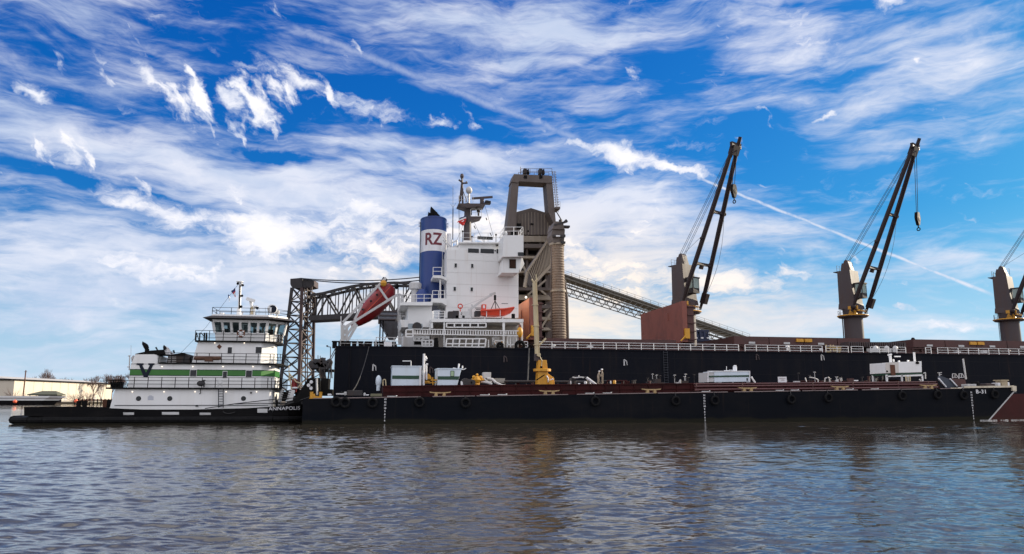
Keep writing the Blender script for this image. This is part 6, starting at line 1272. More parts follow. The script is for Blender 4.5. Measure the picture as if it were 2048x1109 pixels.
# people on the barge
def person(base, H, pose, lab, facing):
    root = thing('person', lab, 'person', base, 'two crew members standing on the barge')
    F = Vector((math.cos(facing), math.sin(facing), 0)); S = Vector((-F.y, F.x, 0)); k = H/1.75; U = Vector((0, 0, 1))
    def q(f, s, u): return Vector(base)+(F*f+S*s+U*u)*k
    lean = pose['lean']
    V = [q(0, 0, .95), q(lean*.3, 0, 1.15), q(lean*.7, 0, 1.36), q(lean*.95, 0, 1.50), q(lean*1.15, 0, 1.62), q(lean*1.2+.01, 0, 1.72)]
    R_ = [.15, .15, .17, .07, .10, .075]; E = [(0, 1), (1, 2), (2, 3), (3, 4), (4, 5)]
    def chain(start, pts, rs):
        pr = start
        for p, r in zip(pts, rs): V.append(p); R_.append(r); E.append((pr, len(V)-1)); pr = len(V)-1
        return pr
    for s_ in (-1, 1):
        kf = pose['leg'][s_]
        chain(0, [q(0, .10*s_, .88), q(.03+kf*.5, .11*s_, .48), q(kf*.6-.02, .11*s_, .10), q(kf*.6+.13, .12*s_, .04)], [.10, .068, .05, .045])
        e, hnd = pose['arm'][s_]
        hp = chain(2, [q(lean*.7, .20*s_, 1.38), q(lean*.7+e[0], .24*s_+e[1], 1.12+e[2]), q(lean*.7+hnd[0], .2*s_+hnd[1], .95+hnd[2])], [.062, .045, .032])
        h = V[hp]; dr = (V[hp]-V[hp-1]).normalized()
        palm = chain(hp, [h+dr*.07*k], [.030])
        for j in range(4):
            b = V[palm]+S*((j-1.5)*.017*k); ln = (.062, .07, .066, .05)[j]*k
            chain(palm, [b+dr*ln*.5, b+dr*ln-U*.014*k], [.010, .008])
        chain(hp, [h+S*(.035*-s_)*k+dr*.045*k], [.010])
    me = D.meshes.new('body'); me.from_pydata([tuple(v-Vector(base)) for v in V], E, []); o = D.objects.new('body', me); col.objects.link(o); o.parent = root; OFF[o.name] = Vector(base)
    sk = o.modifiers.new('skin', 'SKIN'); ly = me.skin_vertices[0].data
    for i, r in enumerate(R_): ly[i].radius = (r*k, r*k)
    ly[0].use_root = True; sb = o.modifiers.new('sub', 'SUBSURF'); sb.levels = sb.render_levels = 2; me.materials.append(BEIGE)
    hd = q(lean*1.2+.02, 0, 1.66); m = MB(); m.ball(hd, .105*k, 14, (.95, .85, 1.2)); m.ball(hd+F*.10*k-U*.01, .022*k, 6); m.ball(hd+S*.09*k, .025*k, 6); m.ball(hd-S*.09*k, .025*k, 6); m.build('head', SKIN, root, smooth=True)
    m = MB()
    for s_ in (-1, 1): m.ball(hd+F*.092*k+S*.035*s_*k+U*.012*k, .012*k, 6)
    m.bar(hd+F*.098*k-S*.03*k-U*.05*k, hd+F*.098*k+S*.03*k-U*.05*k, .01); m.build('face', BLK, root)
    m = MB(); m.lathe(hd+U*.04*k, [(.145*k, 0), (.125*k, .02*k), (.118*k, .06*k), (.08*k, .12*k), (.02*k, .135*k)], 16); m.build('hard_hat', FUNW, root, smooth=True)
rel = {-1: ((-.02, .02, 0), (.05, .02, 0)), 1: ((-.02, .02, 0), (.05, 0, 0))}
px_, Yp_ = 1196.5, 81.0; b_ = W(px_, 769, Yp_); person((b_.x, Yp_, tz(b_.x)), 1.45, {'lean': .14, 'leg': {-1: .05, 1: -.05}, 'arm': {-1: ((.2, .02, .02), (.42, .05, .12)), 1: ((.12, 0, 0), (.34, 0, .1))}}, 'person in beige work clothes bending slightly towards the taller crew member, left of the pair', .1)
px_ = 1205; b_ = W(px_, 769, Yp_+.3); person((b_.x, Yp_+.3, tz(b_.x)), 1.66, {'lean': .02, 'leg': {-1: .04, 1: -.08}, 'arm': {-1: ((.1, .02, 0), (.32, 0, .14)), 1: ((-.05, .05, 0), (.05, .05, 0))}}, 'taller person in beige work clothes standing upright, right of the pair', 3.0)
# wake foam at the barge bow
m = MB(); rng = random.Random(9)
x0 = W(1962, 842, BY).x
for k in range(150):
    x = x0+rng.uniform(0, 1)**1.6*16; y = BY+rng.uniform(-.35, .5)+(x-x0)*rng.uniform(-.02, .06); m.ball((x, y, .03), rng.uniform(.03, .085), 6, (rng.uniform(1.2, 2.6), 1, .4))
tag(m.build('wake_foam', FOAM), kind='stuff')

# ------------------------------------------------------------------ tugboat
def tug():
    HY, HC = 81.4, 86.6
    X0 = W(22, 838, HY).x; root = thing('tugboat', 'white tugboat with green stripe and black hull pushing the barge stern', 'tugboat', (X0, HC, 0))
    xz = lambda px, py, Y=HY: (lambda p: (p.x, p.z))(W(px, py, Y))
    zd = W(300, 831.5, HY).z
    # hull with rounded stern and tapered bow
    def plan(k):
        xs = W(40, 815, HY).x; return [(xs+.0-k*.9, HC-3.6), (xs+.8, HC-4.9), (xs+2.2, HY), (W(545, 830, HY).x, HY), (W(575, 820, HY).x, HY+.5), (W(600, 815, HY).x, HY+1.6), (W(615, 812, HY).x, HY+3.4), (W(620, 812, HY).x, HC)]
    def full(pl): return pl+[(x, 2*HC-y) for x, y in pl[::-1]][1:]
    MB().plan(full(plan(1.2)), -1.5, .35).build('hull', BLACK, root)
    MB().plan(full(plan(1.2)), .35, zd, full(plan(.2))).build('hull_topside', BLACK, root)
    xs_ = W(26, 836, HY).x
    m = MB(); pl = full(plan(1.3)); 
    m.path([Vector((x, y, .42)) for x, y in pl[:8]], .30, 8); m.path([Vector((x, y, .42)) for x, y in pl[7:]], .30, 8); m.tube((pl[0][0], pl[0][1], .42), (pl[-1][0], pl[-1][1], .42), .42, 8); m.build('rub_rail', RUBBER, root)
    # bulwark plating with freeing ports
    tops = [(41, 814.5), (155, 813.3), (215, 815), (222, 817), (286, 819.5), (381, 819.5), (496, 816.7), (543, 813.8), (600, 809), (620, 806.5)]
    def ztop(px):
        for (a, ya), (b, yb) in zip(tops, tops[1:]):
            if a <= px <= b: return ya+(yb-ya)*(px-a)/(b-a)
        return tops[-1][1] if px > 600 else tops[0][1]
    ports = [(246, 268, 825.3, 830.3), (323.5, 358, 824.5, 829.8), (399, 421.5, 825.8, 830.3), (514.5, 535, 817.8, 826)]
    m = MB(); cuts = [48]+[v for p in ports for v in p[:2]]+[545]
    def seg(a, b, ya, yb): m.pr([(a, ya(a)), (b, ya(b)), (b, yb(b)), (a, yb(a))], HY-.01, HY+.07)
    brk = sorted(set(cuts+[t[0] for t in tops if 48 < t[0] < 545]))
    for a, b in zip(brk, brk[1:]):
        pt = [p for p in ports if a >= p[0]-.1 and b <= p[1]+.1]
        if pt: seg(a, b, ztop, lambda q, p=pt[0]: p[2]); seg(a, b, lambda q, p=pt[0]: p[3], lambda q: 832.5)
        else: seg(a, b, ztop, lambda q: 832.5)
    m.build('bulwark', BLACK, root)
    # bow and stern bulwark, following the curve
    def curve(pts, pyt, name):
        m = MB()
        for (a, b), (ya, yb) in zip(zip(pts, pts[1:]), zip(pyt, pyt[1:])):
            m.add([(a[0], a[1], zd-.1), (b[0], b[1], zd-.1), (b[0], b[1], yb), (a[0], a[1], ya), (a[0], a[1]+.08, zd-.1), (b[0], b[1]+.08, zd-.1), (b[0], b[1]+.08, yb), (a[0], a[1]+.08, ya)], [(0,1,2,3), (7,6,5,4), (3,2,6,7), (0,4,5,1), (0,3,7,4), (1,5,6,2)])
        m.build(name, BLACK, root)
    pb = full(plan(0))[3:12]; zz = [W(px, ztop(px), HY).z for px in (545, 575, 600, 615, 620)]; curve(pb[:5], zz, 'bow_bulwark'); curve(pb[4:], [zz[4]]+[zz[3], zz[2], zz[1], zz[0]][:len(pb)-5], 'bow_bulwark')
    ps = full(plan(0)); zs = W(45, 814.5, HY).z; curve(ps[2::-1], [zs]*3, 'stern_bulwark'); curve([ps[0], ps[-1]], [zs]*2, 'stern_bulwark')
    far = [(x, 2*HC-y) for x, y in ((W(48, 820, HY).x, HY), (W(545, 820, HY).x, HY))]; curve(far, [W(286, 819, HY).z]*2, 'bulwark')
    p = W(569, 817.5, HY); text('boat_name', 'ANNAPOLIS', .50, (p.x, HY-.03, p.z), FUNW, root, bold=.0, slant=.03, sx=1.12, rotz=0, spacing=1.06, depth=.01)
    # ---- deckhouse levels
    L1 = HY+1.2; d1 = 2*(HC-L1)
    z0 = zd-.2; z1 = W(400, 779, L1).z; z2 = W(400, 729, L1+.6).z; z3 = W(450, 685, L1+1.4).z
    def house(pxl0, pxl1, pxr, Y, za, zb, pya, pyb, rad, name, skew=0):
        xl0 = W(pxl0, pya, Y).x; xl1 = W(pxl1, pyb, Y).x; xr = W(pxr, (pya+pyb)/2, Y).x; Y2 = 2*HC-Y
        def pl(xl, e=0):
            pts = [(xl, Y)]
            for i in range(7): t = i/6; pts.append((xr-rad+e+rad*t, Y+rad*t))
            for i in range(7): t = math.pi/2*i/6; pts.append((xr-rad+e+rad*math.cos(t), Y2-rad+rad*math.sin(t)))
            return pts+[(xl, Y2)]
        m = MB(); m.plan(pl(xl0), za, zb, pl(xl1, skew)); o = m.build(name, WHITE, root); return o, xl0, xr, pl
    h1, xa, xr1, _ = house(216, 230, 543, L1, z0, z1, 818, 780, .25, 'main_deckhouse')
    m = MB(); zc = W(400, 811, L1).z; m.box(xa-.3+.9, xr1-.3, L1-.05, L1, zc-.03, zc+.03); m.build('black_line', NAVY, h1)
    L2 = L1+.6
    h2, xb2, xr2, pl2 = house(257, 262, 547, L2, z1+.1, z2, 757, 729, 1.25, 'upper_deckhouse')
    stk = MB().pr([(262, 729), (270.5, 709.2), (309, 709.2), (315, 712), (315, 729)], L2, 2*HC-L2).build('stack_casing', WHITE, root)
    L3 = L1+1.4
    h3, xb3, xr3, pl3 = house(383, 396, 545, L3, z2+.1, z3, 728, 685, 1.2, 'officers_deckhouse')
    # deck edges
    def slab(pts_px, Y, z, name, th=.16, over=1.1, rr=1.2):
        xl = W(pts_px[0], 750, Y).x; xr = W(pts_px[1], 750, Y).x; Y2 = 2*HC-Y
        pts = [(xl, Y)]
        for i in range(6): t = math.pi/2*i/5; pts.append((xr-rr+rr*math.sin(t), Y+rr-rr*math.cos(t)))
        for i in range(6): t = math.pi/2*i/5; pts.append((xr-rr+rr*math.cos(t), Y2-rr+rr*math.sin(t)))
        pts.append((xl, Y2)); MB().plan(pts, z, z+th).build(name, BLK, root); return pts
    d2 = slab((214, 560), L1-.3, z1, 'deck_edge'); d3 = slab((315, 562), L2-.25, z2, 'deck_edge'); d4 = slab((385, 556), L3-.3, z3, 'deck_edge', rr=1.6)
    def rail_on(pts, z, h, bars, step, name, k0=0, k1=8):
        m = MB(); pp = [Vector((x, y+.05, z+.16)) for x, y in pts]; railing(m, [pp[0], pp[1]], h, bars, step, .028, .04); railing(m, pp[1:7], h, bars, step, .028, .04); railing(m, pp[7:9] , h, bars, step, .02, .03); railing(m, [pp[6], pp[7]], h, bars, step, .028, .04); railing(m, [pp[-1], pp[-2]], h, bars, step*1.5, .02, .03); m.build(name, BLK, root)
    rail_on(d2, z1, 1.05, 3, 1.33, 'deck_rail'); rail_on(d3, z2, 1.0, 3, 1.28, 'deck_rail'); rail_on(d4, z3, 1.05, 3, 1.3, 'deck_rail')
    # green band with black borders round the upper deckhouse
    zb0, zb1 = W(400, 751.5, L2).z, W(400, 740.7, L2).z
    def band(za, zb, e, mat, name):
        xl = W(259.5, 746, L2).x; pts = [(x, y) for x, y in pl2(xl)]; xr = xr2
        def off(pts, e): 
            out = []
            for i, (x, y) in enumerate(pts):
                if y < HC: dx_, dy_ = (0, -1) if i == 0 else (math.sin(math.pi/2*(i-1)/6), -math.cos(math.pi/2*(i-1)/6))
                else: dx_, dy_ = (1, 0)
                out.append((x+dx_*e, y+dy_*e))
            return out
        a = off(pts, e)[:8]+[(xr+e, 2*HC-L2-1.25)]; b = off(pts, -.05)[:8]+[(xr-.05, 2*HC-L2-1.25)]
        m = MB(); m.plan(a+b[::-1], za, zb); return m.build(name, mat, root)
    band(zb0-.06, zb1+.06, .008, NAVY, 'black_border'); gb = band(zb0, zb1, .014, GREEN, 'green_band')
    # the letter V with slab serifs
    m = MB(); Yv = L2-.05
    m.pr([(273, 727), (287, 727), (287, 730), (284.5, 731), (292, 746), (299.5, 731), (296.5, 730), (296.5, 727), (309, 727), (309, 730), (306, 731), (295, 755), (287.5, 755), (278, 731), (273, 730)], Yv, Yv+.045); m.build('letter_v', NAVY, root)
    # windows, doors, ports, lamps
    def win(x0, y0, x1, y1, Y, door=False, fr=.9):
        m = MB(); m.bx(x0-fr, y0-fr, x1+fr, y1+fr, Y-.05, Y-.018 if Y == L2 else Y); f = m.build('window', WHITE, root); MB().bx(x0-.1, y0-.1, x1+.1, y1+.1, Y-.07, Y-.05).build('pane', GLASSD, f)
    win(380.5, 740.5, 392.5, 752.8, L2); win(446, 743.5, 453.5, 755.5, L2); win(492, 741.7, 503.4, 754.5, L2)
    win(455.5, 695, 463.5, 707.5, L3); win(511.5, 694.5, 523, 706.5, L3)
    m = MB(); m.bx(452.5, 692, 466.5, 729, L3-.02, L3+.01); m.build('door', WHITE, root)
    m = MB(); m.pr([(438.7, 688.8), (443.5, 693.8), (438.7, 699), (433.5, 693.8)], L3-.05, L3); m.build('diamond_placard', RUST, root)
    MB().bx(543, 694.3, 547, 695.6, L3-.1, L3+.1).build('grab_bar', BLK, root)
    for px in (277, 339.5, 487): c = W(px, 797.5, L1-.02); m = MB(); m.lathe(c, [(.22, -.03), (.22, .02)], 18, 'y'); pt = m.build('porthole', GLASSD, root); MB().torus(c, .22, .03, 18, 6).build('rim', BLK, pt)
    m = MB(); [m.bx(295.5+(k == 0)*2.5, 791.8+k*1.9, 307-(k == 0)*3, 792.7+k*1.9, L1-.02, L1) for k in range(5)]; m.build('sign_writing', pm('sign_blue_grey', (.30, .34, .45), .6), root)
    def lamp(px, py, Y): c = W(px, py, Y-.08); MB().ball(c, .05, 8).build('deck_lamp', LAMP, root)
    for px in (264.5, 328, 390, 452, 513): lamp(px, 784, L1)
    for px in (324, 385.5, 446, 506, 540): lamp(px, 733.7, L2)
    for px in (429.5, 488.5): lamp(px, 686.5, L3)
    # ladder to the upper deck, stairs forward
    m = MB(); Yl = L1-.35
    for px in (437, 446.5): m.bar(W(px, 778, Yl), W(px, 816, Yl), .07)
    for k in range(7): m.bar(W(437, 783+k*5.2, Yl), W(446.5, 783+k*5.2, Yl), .05)
    m.build('ladder', NAVY, root)
    m = MB()
    for y in (762, 768, 772): m.bar(W(436, y, Yl), W(444, y, Yl), .06)
    for x in (436, 444): m.bar(W(x, 760, Yl), W(x, 774, Yl), .06)
    m.build('ladder_hoop', GREYW, root)
    m = MB(); c = W(402, 767.5, L1-.1); m.ball(c, .36, 12, (1.2, .8, .8)); m.bar(W(408, 761, L1-.2), W(408, 775, L1-.2), .12); m.bar(W(404, 761, L1-.2), W(411, 761, L1-.2), .08); m.build('searchlight', STEELG, root)
    m = MB(); c = W(401, 787, L1-.05); m.tp([(401, 778, L1-.1), (401, 787, L1-.1), (398.5, 788.5, L1-.1)], .035); m.build('bracket', BLK, root); c = W(502, 786, L1-.1); MB().ball(c, .1, 8).build('bracket_lamp', BLK, root)
    MB().bx(391, 811.5, 396, 813.5, L1-.15, L1-.05).build('cleat', BLK, root)
    # aft deck gear: cage, H-bitt
    m = MB(); Y = L1-.3
    for k in range(12): m.bar(W(222+k*2, 776, Y+.2), W(222+k*2+((k*7) % 5-2), 759, Y+.25), .05)
    m.bx(221, 760, 244, 762, Y+.3, Y+.5); m.bx(221, 765, 232, 775, Y+.5, Y+1.4); m.bx(234, 764, 243, 775, Y+.8, Y+1.6); m.build('deck_locker', BLK, root)
    m = MB(); m.pr([(205, 801), (212, 799.5), (217, 799.5), (213, 816), (205, 816)], L1+.5, L1+6); m.build('fender_stack', BLK, root)
    m = MB(); 
    for k in range(4): m.bar(W(206.5+k*2.3, 800.5, L1+.4), W(205.5+k*2.1, 816, L1+.4), .06)
    m.build('fender_slat', RUST, root)
    Yt = HY+2; m = MB()
    for px in (158, 170): a = W(px, 802, Yt); m.tube((a.x, Yt, zd), (a.x, Yt, a.z), .22, 10)
    m.bar(W(150, 808.7, Yt), W(178, 808.7, Yt), .15, .13); m.bar(W(155, 804, Yt), W(174, 804, Yt), .25, .2); m.build('towing_bitt', BLK, root)
    m = MB(); m.tp([(258.5, 741, L2+.2), (259.5, 711, L2+.2)], .07); m.tp([(262, 712, L2+.2), (262, 691, L2+.2)], .02); m.bx(255.5, 711.5, 259, 713, L2+.1, L2+.4); m.bx(254, 733.5, 257, 735, L2+.1, L2+.4); m.pr([(262, 716), (266, 711), (267, 714), (263, 724)], L2+.3, L2+.7); m.build('aft_light_mast', GREYW, root)
    # stack top
    MB().pr([(270, 709.2), (271, 708), (300, 701.5), (328, 699.5), (331, 709.2)], L2+.3, L2+3.5).build('stack_cowl', BLK, root)
    MB().pr([(329, 709.2), (328, 700.5), (333, 703), (339, 709.2)], L2+.4, L2+3.4).build('stack_cowl_end', GREYW, root)
    def horn(pts, rs, name, mat):
        m = MB(); P_ = [W(px, py, Y) for px, py, Y in pts]
        for (a, b), (r1, r2) in zip(zip(P_, P_[1:]), zip(rs, rs[1:])): m.tube(a, b, r1, 12, r2)
        m.build(name, mat, root, smooth=True)
    Yp = L2+1.6
    horn([(294, 705, Yp), (294, 698, Yp), (291.5, 692.5, Yp), (287, 687.5, Yp), (285, 683.5, Yp)], (.22, .22, .26, .17, .02), 'exhaust_pipe', BLK)
    horn([(336, 709, Yp), (333, 700, Yp), (329, 694, Yp), (328, 691, Yp)], (.40, .3, .14, .02), 'exhaust_pipe', GREYW)
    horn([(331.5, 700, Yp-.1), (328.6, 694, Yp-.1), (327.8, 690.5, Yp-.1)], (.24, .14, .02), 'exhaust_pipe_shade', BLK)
    horn([(315, 701, Yp), (313, 697, Yp), (311.5, 695.3, Yp)], (.07, .07, .1), 'exhaust_pipe', BLK); horn([(349, 707, Yp), (347.8, 703.5, Yp), (346.5, 701.5, Yp)], (.07, .08, .12), 'exhaust_pipe', BLK)
    MB().pr([(334, 726), (336, 712), (352, 708), (368, 706.5), (375, 709), (378, 716), (380, 727)], L2+.8, L2+4).build('engine_casing', STEELG, root)
    MB().pr([(339, 710), (352, 708), (366, 706.2), (371, 708), (370, 711)], L2+.7, L2+4.1).build('casing_hood', BLK, root)
    MB().pr([(378, 727), (378, 717), (382, 713.5), (384, 727)], L2+1, L2+3.5).build('casing_side', BLK, root)
    m = MB(); [m.bx(336, 714+k*3.4, 352, 715+k*3.4, L2+.68, L2+.76) for k in range(4)]; m.build('casing_louvre', GREYW, root)
    # ---- pilothouse
    L4 = L3+1.0; z4 = z3+.16; zw0, zw1, zt = W(480, 666, L4).z, W(480, 646, L4).z, W(480, 641, L4).z
    xl = W(432, 672, L4).x; xr = W(531, 672, L4).x; Y2 = 2*HC-L4; fd = 1.6
    def pt(e, zc=0): # outline of pilothouse at outward flare e
        return [(xl-e, L4-e), (xr+e*.5, L4-e), (xr+fd+e, L4+1.9-e*.3), (xr+fd+e, Y2-1.9+e*.3), (xr+e*.5, Y2+e), (xl-e, Y2+e)]
    low = MB().plan(pt(0), z4, zw0, pt(.12)).build('pilothouse', WHITE, root)
    MB().plan(pt(.36), zw1, zt+.05, pt(.40)).build('pilothouse_head', WHITE, root)
    a, b = pt(.12), pt(.36); segs = [(0, 1, 6), (1, 2, 2), (2, 3, 3), (3, 4, 2), (4, 5, 6), (5, 0, 4)]
    panes = MB()
    for i, j, n in segs:
        for k in range(n+1):
            t = k/n; p = Vector((*a[i], zw0)).lerp(Vector((*a[j], zw0)), t); q = Vector((*b[i], zw1)).lerp(Vector((*b[j], zw1)), t)
            if k < n: MB().bar(p-Vector((0, 0, .05)), q+Vector((0, 0, .05)), .30 if k == 0 else .26, .14).build('window_post', WHITE, root)
        p0, p1_, q0, q1 = Vector((*a[i], zw0)), Vector((*a[j], zw0)), Vector((*b[i], zw1)), Vector((*b[j], zw1))
        panes.add([p0, p1_, q1, q0], [(0, 1, 2, 3)])
    o = panes.build('window_glass', GLASSP, root)
    MB().plan([(x, y) for x, y in pt(-.3)], z4+.02, z4+.9).build('console', STEELG, root)
    m = MB(); 
    for px in (450, 470, 515, 540): c = W(px, 662, HC-1); m.box(c.x-.35, c.x+.35, c.y-.3, c.y+.3, z4+.9, zw0+.45)
    m.box(xl+1, xl+3.0, HC-.6, HC+.6, zw1-.5, zw1); m.box(xr-.6, xr+.2, HC-1, HC+1, zw0-.3, zw0+.1); m.build('instrument_panel', BLK, root)
    # window shades: lowered dark sun screens on the near side
    m = MB()
    for x0, x1 in ((430, 444), (448.5, 461.5), (466, 479.5), (503, 516), (521, 534)): m.bx(x0, 646.3, x1, 650.5 if x0 < 500 else 655, L4-.16, L4-.13)
    m.build('window_shade', GLASSD, root)
    MB().bx(484, 648.5, 496, 683, L4-.06, L4+.05).build('pilothouse_door', WHITE, root)
    MB().bx(487, 650, 494, 664, L4-.09, L4-.065).build('door_glass', GLASSD, root)
    # roof with sloping brow
    def rp(e, f=0): return [(xl-e, L4-e), (xr+e*.6, L4-e), (xr+fd+e+f, L4+1.6-e*.3), (xr+fd+e+f, Y2-1.6+e*.3), (xr+e*.6, Y2+e), (xl-e, Y2+e)]
    zr = W(480, 633.5, L4).z
    MB().plan(rp(.55), zt, zt+.1, rp(1.25, .3)).build('roof_brow', BLK, root); MB().plan(rp(1.25, .3), zt+.1, zr, rp(.5)).build('roof', STEELG, root); MB().plan(rp(.5), zr, zr+.16, rp(.48)).build('roof_top', WHITE, root)
    m = MB(); r = rp(.45); pp = [Vector((x, y, zr+.15)) for x, y in r+r[:1]]; railing(m, pp, .75, 2, 1.9, .025, .035); m.build('roof_rail', BLK, root)
    m = MB(); m.bx(424, 629.5, 444.5, 635, L4+.2, L4+1); m.build('roof_locker', BLK, root); m = MB(); m.bx(440, 625.5, 447, 630, L4+1.5, L4+2.5); m.bx(446, 630.5, 540, 634, L4+1.5, L4+4); m.build('roof_deck_box', WHITE, root)
    # mast, radars, horns
    Ym = HC; mast = MB(); a, b = W(478, 634, Ym), W(480.3, 569, Ym); mast.tube(a, b, .19, 10, .13); ms = mast.build('mast', WHITE, root, smooth=True)
    m = MB(); m.tube(a, W(477.7, 618, Ym), .28, 10, .22); c = W(480, 564.5, Ym); m.lathe(c, [(.1, -.08), (.42, 0), (.4, .05), (.1, .1)], 16); m.tp([(478, 567, Ym), (475, 568, Ym)], .12); m.tp([(482, 566, Ym), (485.5, 571, Ym)], .12); m.build('mast_head', WHITE, ms)
    m = MB(); 
    for x, y in ((484, 592), (482.5, 613.5), (475.5, 567.7), (485.5, 571)): c = W(x, y, Ym-.1); m.ball(c, .15, 8); m.bar(c, (a.x, Ym, c.z), .06)
    m.build('mast_light', BLK, ms)
    m = MB(); a, b = W(480.3, 571, Ym-.2), W(478.6, 618, Ym-.2); m.bar(a, b, .12); m.build('mast_conduit', BLK, ms)
    Yr = HC-1; m = MB(); m.bx(500, 611.5, 508, 633, Yr-.4, Yr+.4); m.bx(508, 611.5, 514, 614, Yr-.3, Yr+.3); m.pr([(498.5, 602), (504, 603.5), (503, 612), (499.5, 611)], Yr-.4, Yr+.4); m.build('radar_pedestal', WHITE, root)
    m = MB(); m.bar(W(493, 597.5, Yr-.5), W(509.5, 602.8, Yr-.5), .3, .34); m.build('radar_scanner', WHITE, root); MB().bar(W(512.5, 618.5, Yr), W(515.5, 614, Yr), .3).build('radar_light', NAVY, root)
    m = MB(); m.bx(501.5, 614, 506.5, 619, Yr-.45, Yr-.41); m.bx(501.5, 622, 506.5, 629, Yr-.45, Yr-.41); m.build('pedestal_panel', CREAMP, root)
    Yh = HC-2; m = MB(); m.bx(537, 615, 543, 624, Yh, Yh+.8); m.tp([(541, 624, Yh+.4), (542.5, 634, Yh+.4)], .08); c = W(544.5, 619, Yh+.3); m.lathe(c, [(.52, -.2), (.52, .2)], 16, 'y'); m.build('searchlight', WHITE, root); MB().lathe(c-Vector((-.06, .22, 0)), [(.42, -.02), (.42, .03)], 16, 'y').build('searchlight_lens', NAVY, root)
    m = MB(); m.bx(550, 621, 557.5, 628, Yh+.5, Yh+1.2); m.tp([(554, 628, Yh+.8), (554.5, 640, Yh+.8)], .08); m.build('loudhailer', GREYW, root)
    m = MB(); m.tp([(518, 633, Yh), (518, 614, Yh)], .02); m.tp([(531, 633, Yh), (531, 616, Yh)], .02); m.tp([(484.5, 632, Yh), (484.5, 625, Yh), (487, 625, Yh)], .06); m.build('whip_aerial', GREYW, root)
    m = MB(); A_ = W(478, 567, Ym); m.tube(A_, W(411, 656, Ym), .018, 4); m.tube(W(411, 656, Ym), W(362, 706, Ym), .018, 4); m.build('forestay', CABLE, root)
    # ring and float on rails
    Yk = L3-.42; c = W(481.8, 667.6, Yk); m = MB(); m.torus(c, .34, .10, 22, 8); lb = m.build('life_ring', RUST, root, smooth=True); m = MB(); m.torus(c, .34, .104, 22, 8) if False else [m.box(c.x+dx_-.07, c.x+dx_+.07, Yk-.13, Yk+.12, c.z+dz_-.07, c.z+dz_+.07) for dx_, dz_ in ((.24, .24), (-.24, .24), (.24, -.24), (-.24, -.24))]; m.ball(c, .14, 8); m.build('ring_band', FUNW, lb)
    for x in (396, 404, 412, 420): pass
    m = MB(); Yf = L2-.45; a, b = W(393, 717, Yf), W(437, 717, Yf); m.tube(a, b, .22, 12); m.ball(a, .22, 8, (1.4, 1, 1)); m.ball(b, .22, 8, (1.4, 1, 1)); m.bx(409, 713, 425, 723.5, Yf-.25, Yf+.25); m.build('covered_float', TARP, root)
    # deck 4 gear left end
    m = MB(); Y = L3+.3
    for x0, x1 in ((398, 399.5), (407, 409), (411, 413), (391, 392)): m.bx(x0, 666, x1, 682, Y, Y+.3)
    m.bar(W(393, 665, Y), W(398, 682, Y), .06); m.bar(W(402, 666, Y), W(407, 672, Y), .08); m.build('ladder_frame', BLK, root)
    # front stairs and fendering at the bow
    Ys = L1+2.2; m = MB()
    m.bar(W(566, 778, Ys), W(555, 815, Ys), .12, .35); m.bar(W(585, 780, Ys), W(575, 815, Ys), .25, .6); st = m.build('stair_stringer', WHITE, root)
    m = MB()
    for k in range(8): m.bar(W(566-k*1.4, 781+k*4.3, Ys), W(583-k*1.4, 781.5+k*4.3, Ys), .30, .06)
    m.build('stair_tread', STEELG, root)
    m = MB(); m.tp([(583, 782, Ys), (581, 765, Ys), (579, 750, Ys)], .07); m.tp([(578, 747, Ys), (592, 764, Ys), (603, 768, Ys)], .08); m.tp([(578, 763, Ys), (578, 732, Ys)], .05); m.tp([(596, 776, Ys), (604, 766, Ys)], .08); m.build('stair_rail', CREAMP, root)
    m = MB(); m.lathe(W(588, 776, Ys+.5), [(.2, -.5), (.3, -.4), (.3, .9), (.1, 1.05)], 10); m.build('fire_bottle', DKRED, root, smooth=True)
    m = MB(); rng = random.Random(12)
    for k in range(16):
        x, y = rng.uniform(566, 600), rng.uniform(782, 800); c = W(x, y, Ys+1.5+rng.random()); m.box(c.x-.2, c.x+rng.uniform(.05, .4), c.y, c.y+.4, c.z-.3, c.z+rng.uniform(.05, .5))
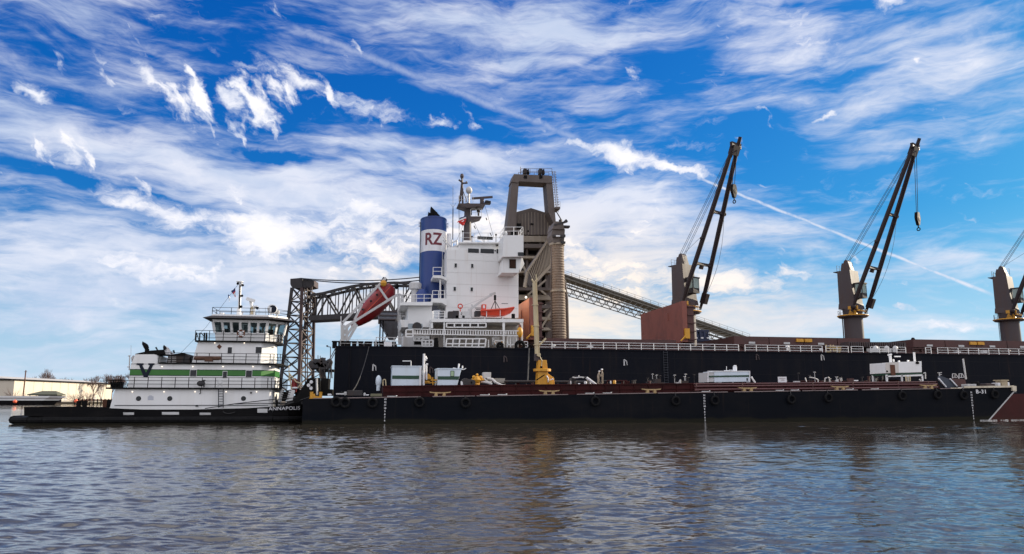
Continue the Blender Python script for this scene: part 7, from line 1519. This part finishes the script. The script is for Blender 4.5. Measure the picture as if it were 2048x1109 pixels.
    m.bx(590, 780, 606, 800, Ys+1, Ys+2); m.build('bow_winch', BLK, root)
    m = MB(); m.ball(W(590, 776.5, Ys), .22, 8, (1.8, 1, .6)); m.ball(W(584, 813, Ys), .18, 8); m.ball(W(597, 796, Ys), .3, 8, (1, 1, .8)); m.build('coiled_line', FUNW, root)
    c = W(553.5, 811, HY+.4); m = MB(); m.tube((c.x, c.y, c.z-.4), (c.x, c.y, c.z+.55), .12, 8); m.bar(c+Vector((-.35, 0, .25)), c+Vector((.35, 0, .25)), .12); m.build('bow_bitt', BLK, root)
    m = MB(); m.pr([(563, 816), (575, 803), (590, 800), (606, 806), (606, 816)], HY+2.6, HY+4.5); m.build('line_bin', BLK, root)
    m = MB(); m.bx(602, 797, 609, 809, HY+1.8, HY+2.4); m.build('push_knee', STEELG, root)
    return root
TUG = tug()
for (pts, r, lab) in (([(410, 817.5, 81.9), (470, 808, 81.9), (530, 801, 82.2), (575, 797.5, 82.6), (640, 792, 80)], .045, 'upper dark line running from the tug side deck forward to the barge'), ([(470, 808.5, 81.8), (520, 807, 81.8), (560, 808, 82), (600, 803, 81.6), (640, 797, 79)], .04, 'lower dark line running along the tug deckhouse to the barge bitt'), ([(565, 812, 81.5), (590, 804, 81), (612, 797, 80), (625, 792.5, 79.4)], .05, 'pale grey line stretched from the tug bow to the barge corner')):
    tag(MB().tp(pts, r).build('towing_line', ROPE, None, W(*pts[0])), lab, 'line', 'lines between the tug and the barge')
flag('ensign', [(470, 576, ), (462, 583.5), (470, 594.5), (471, 594)], 86.5, [FBLUE, FRED, LIME, FRED], 'small dark limp national flag on the tug mast stay')
flag('pennant', [(457.5, 588.5), (456, 591), (458.3, 604), (459.8, 596)], 86.5, [FBLUE, LIME], 'small white and dark pennant below the flag on the tug stay')
tag(MB().tp([(446, 823, 81.3), (449, 826, 81.3), (455, 827.5, 81.3), (462, 827, 81.3), (470, 824.5, 81.3)], .035).build('hanging_rope', ROPE, None, W(446, 823, 81.3)), 'loop of pale rope hanging over the tug hull below the ladder', 'rope')
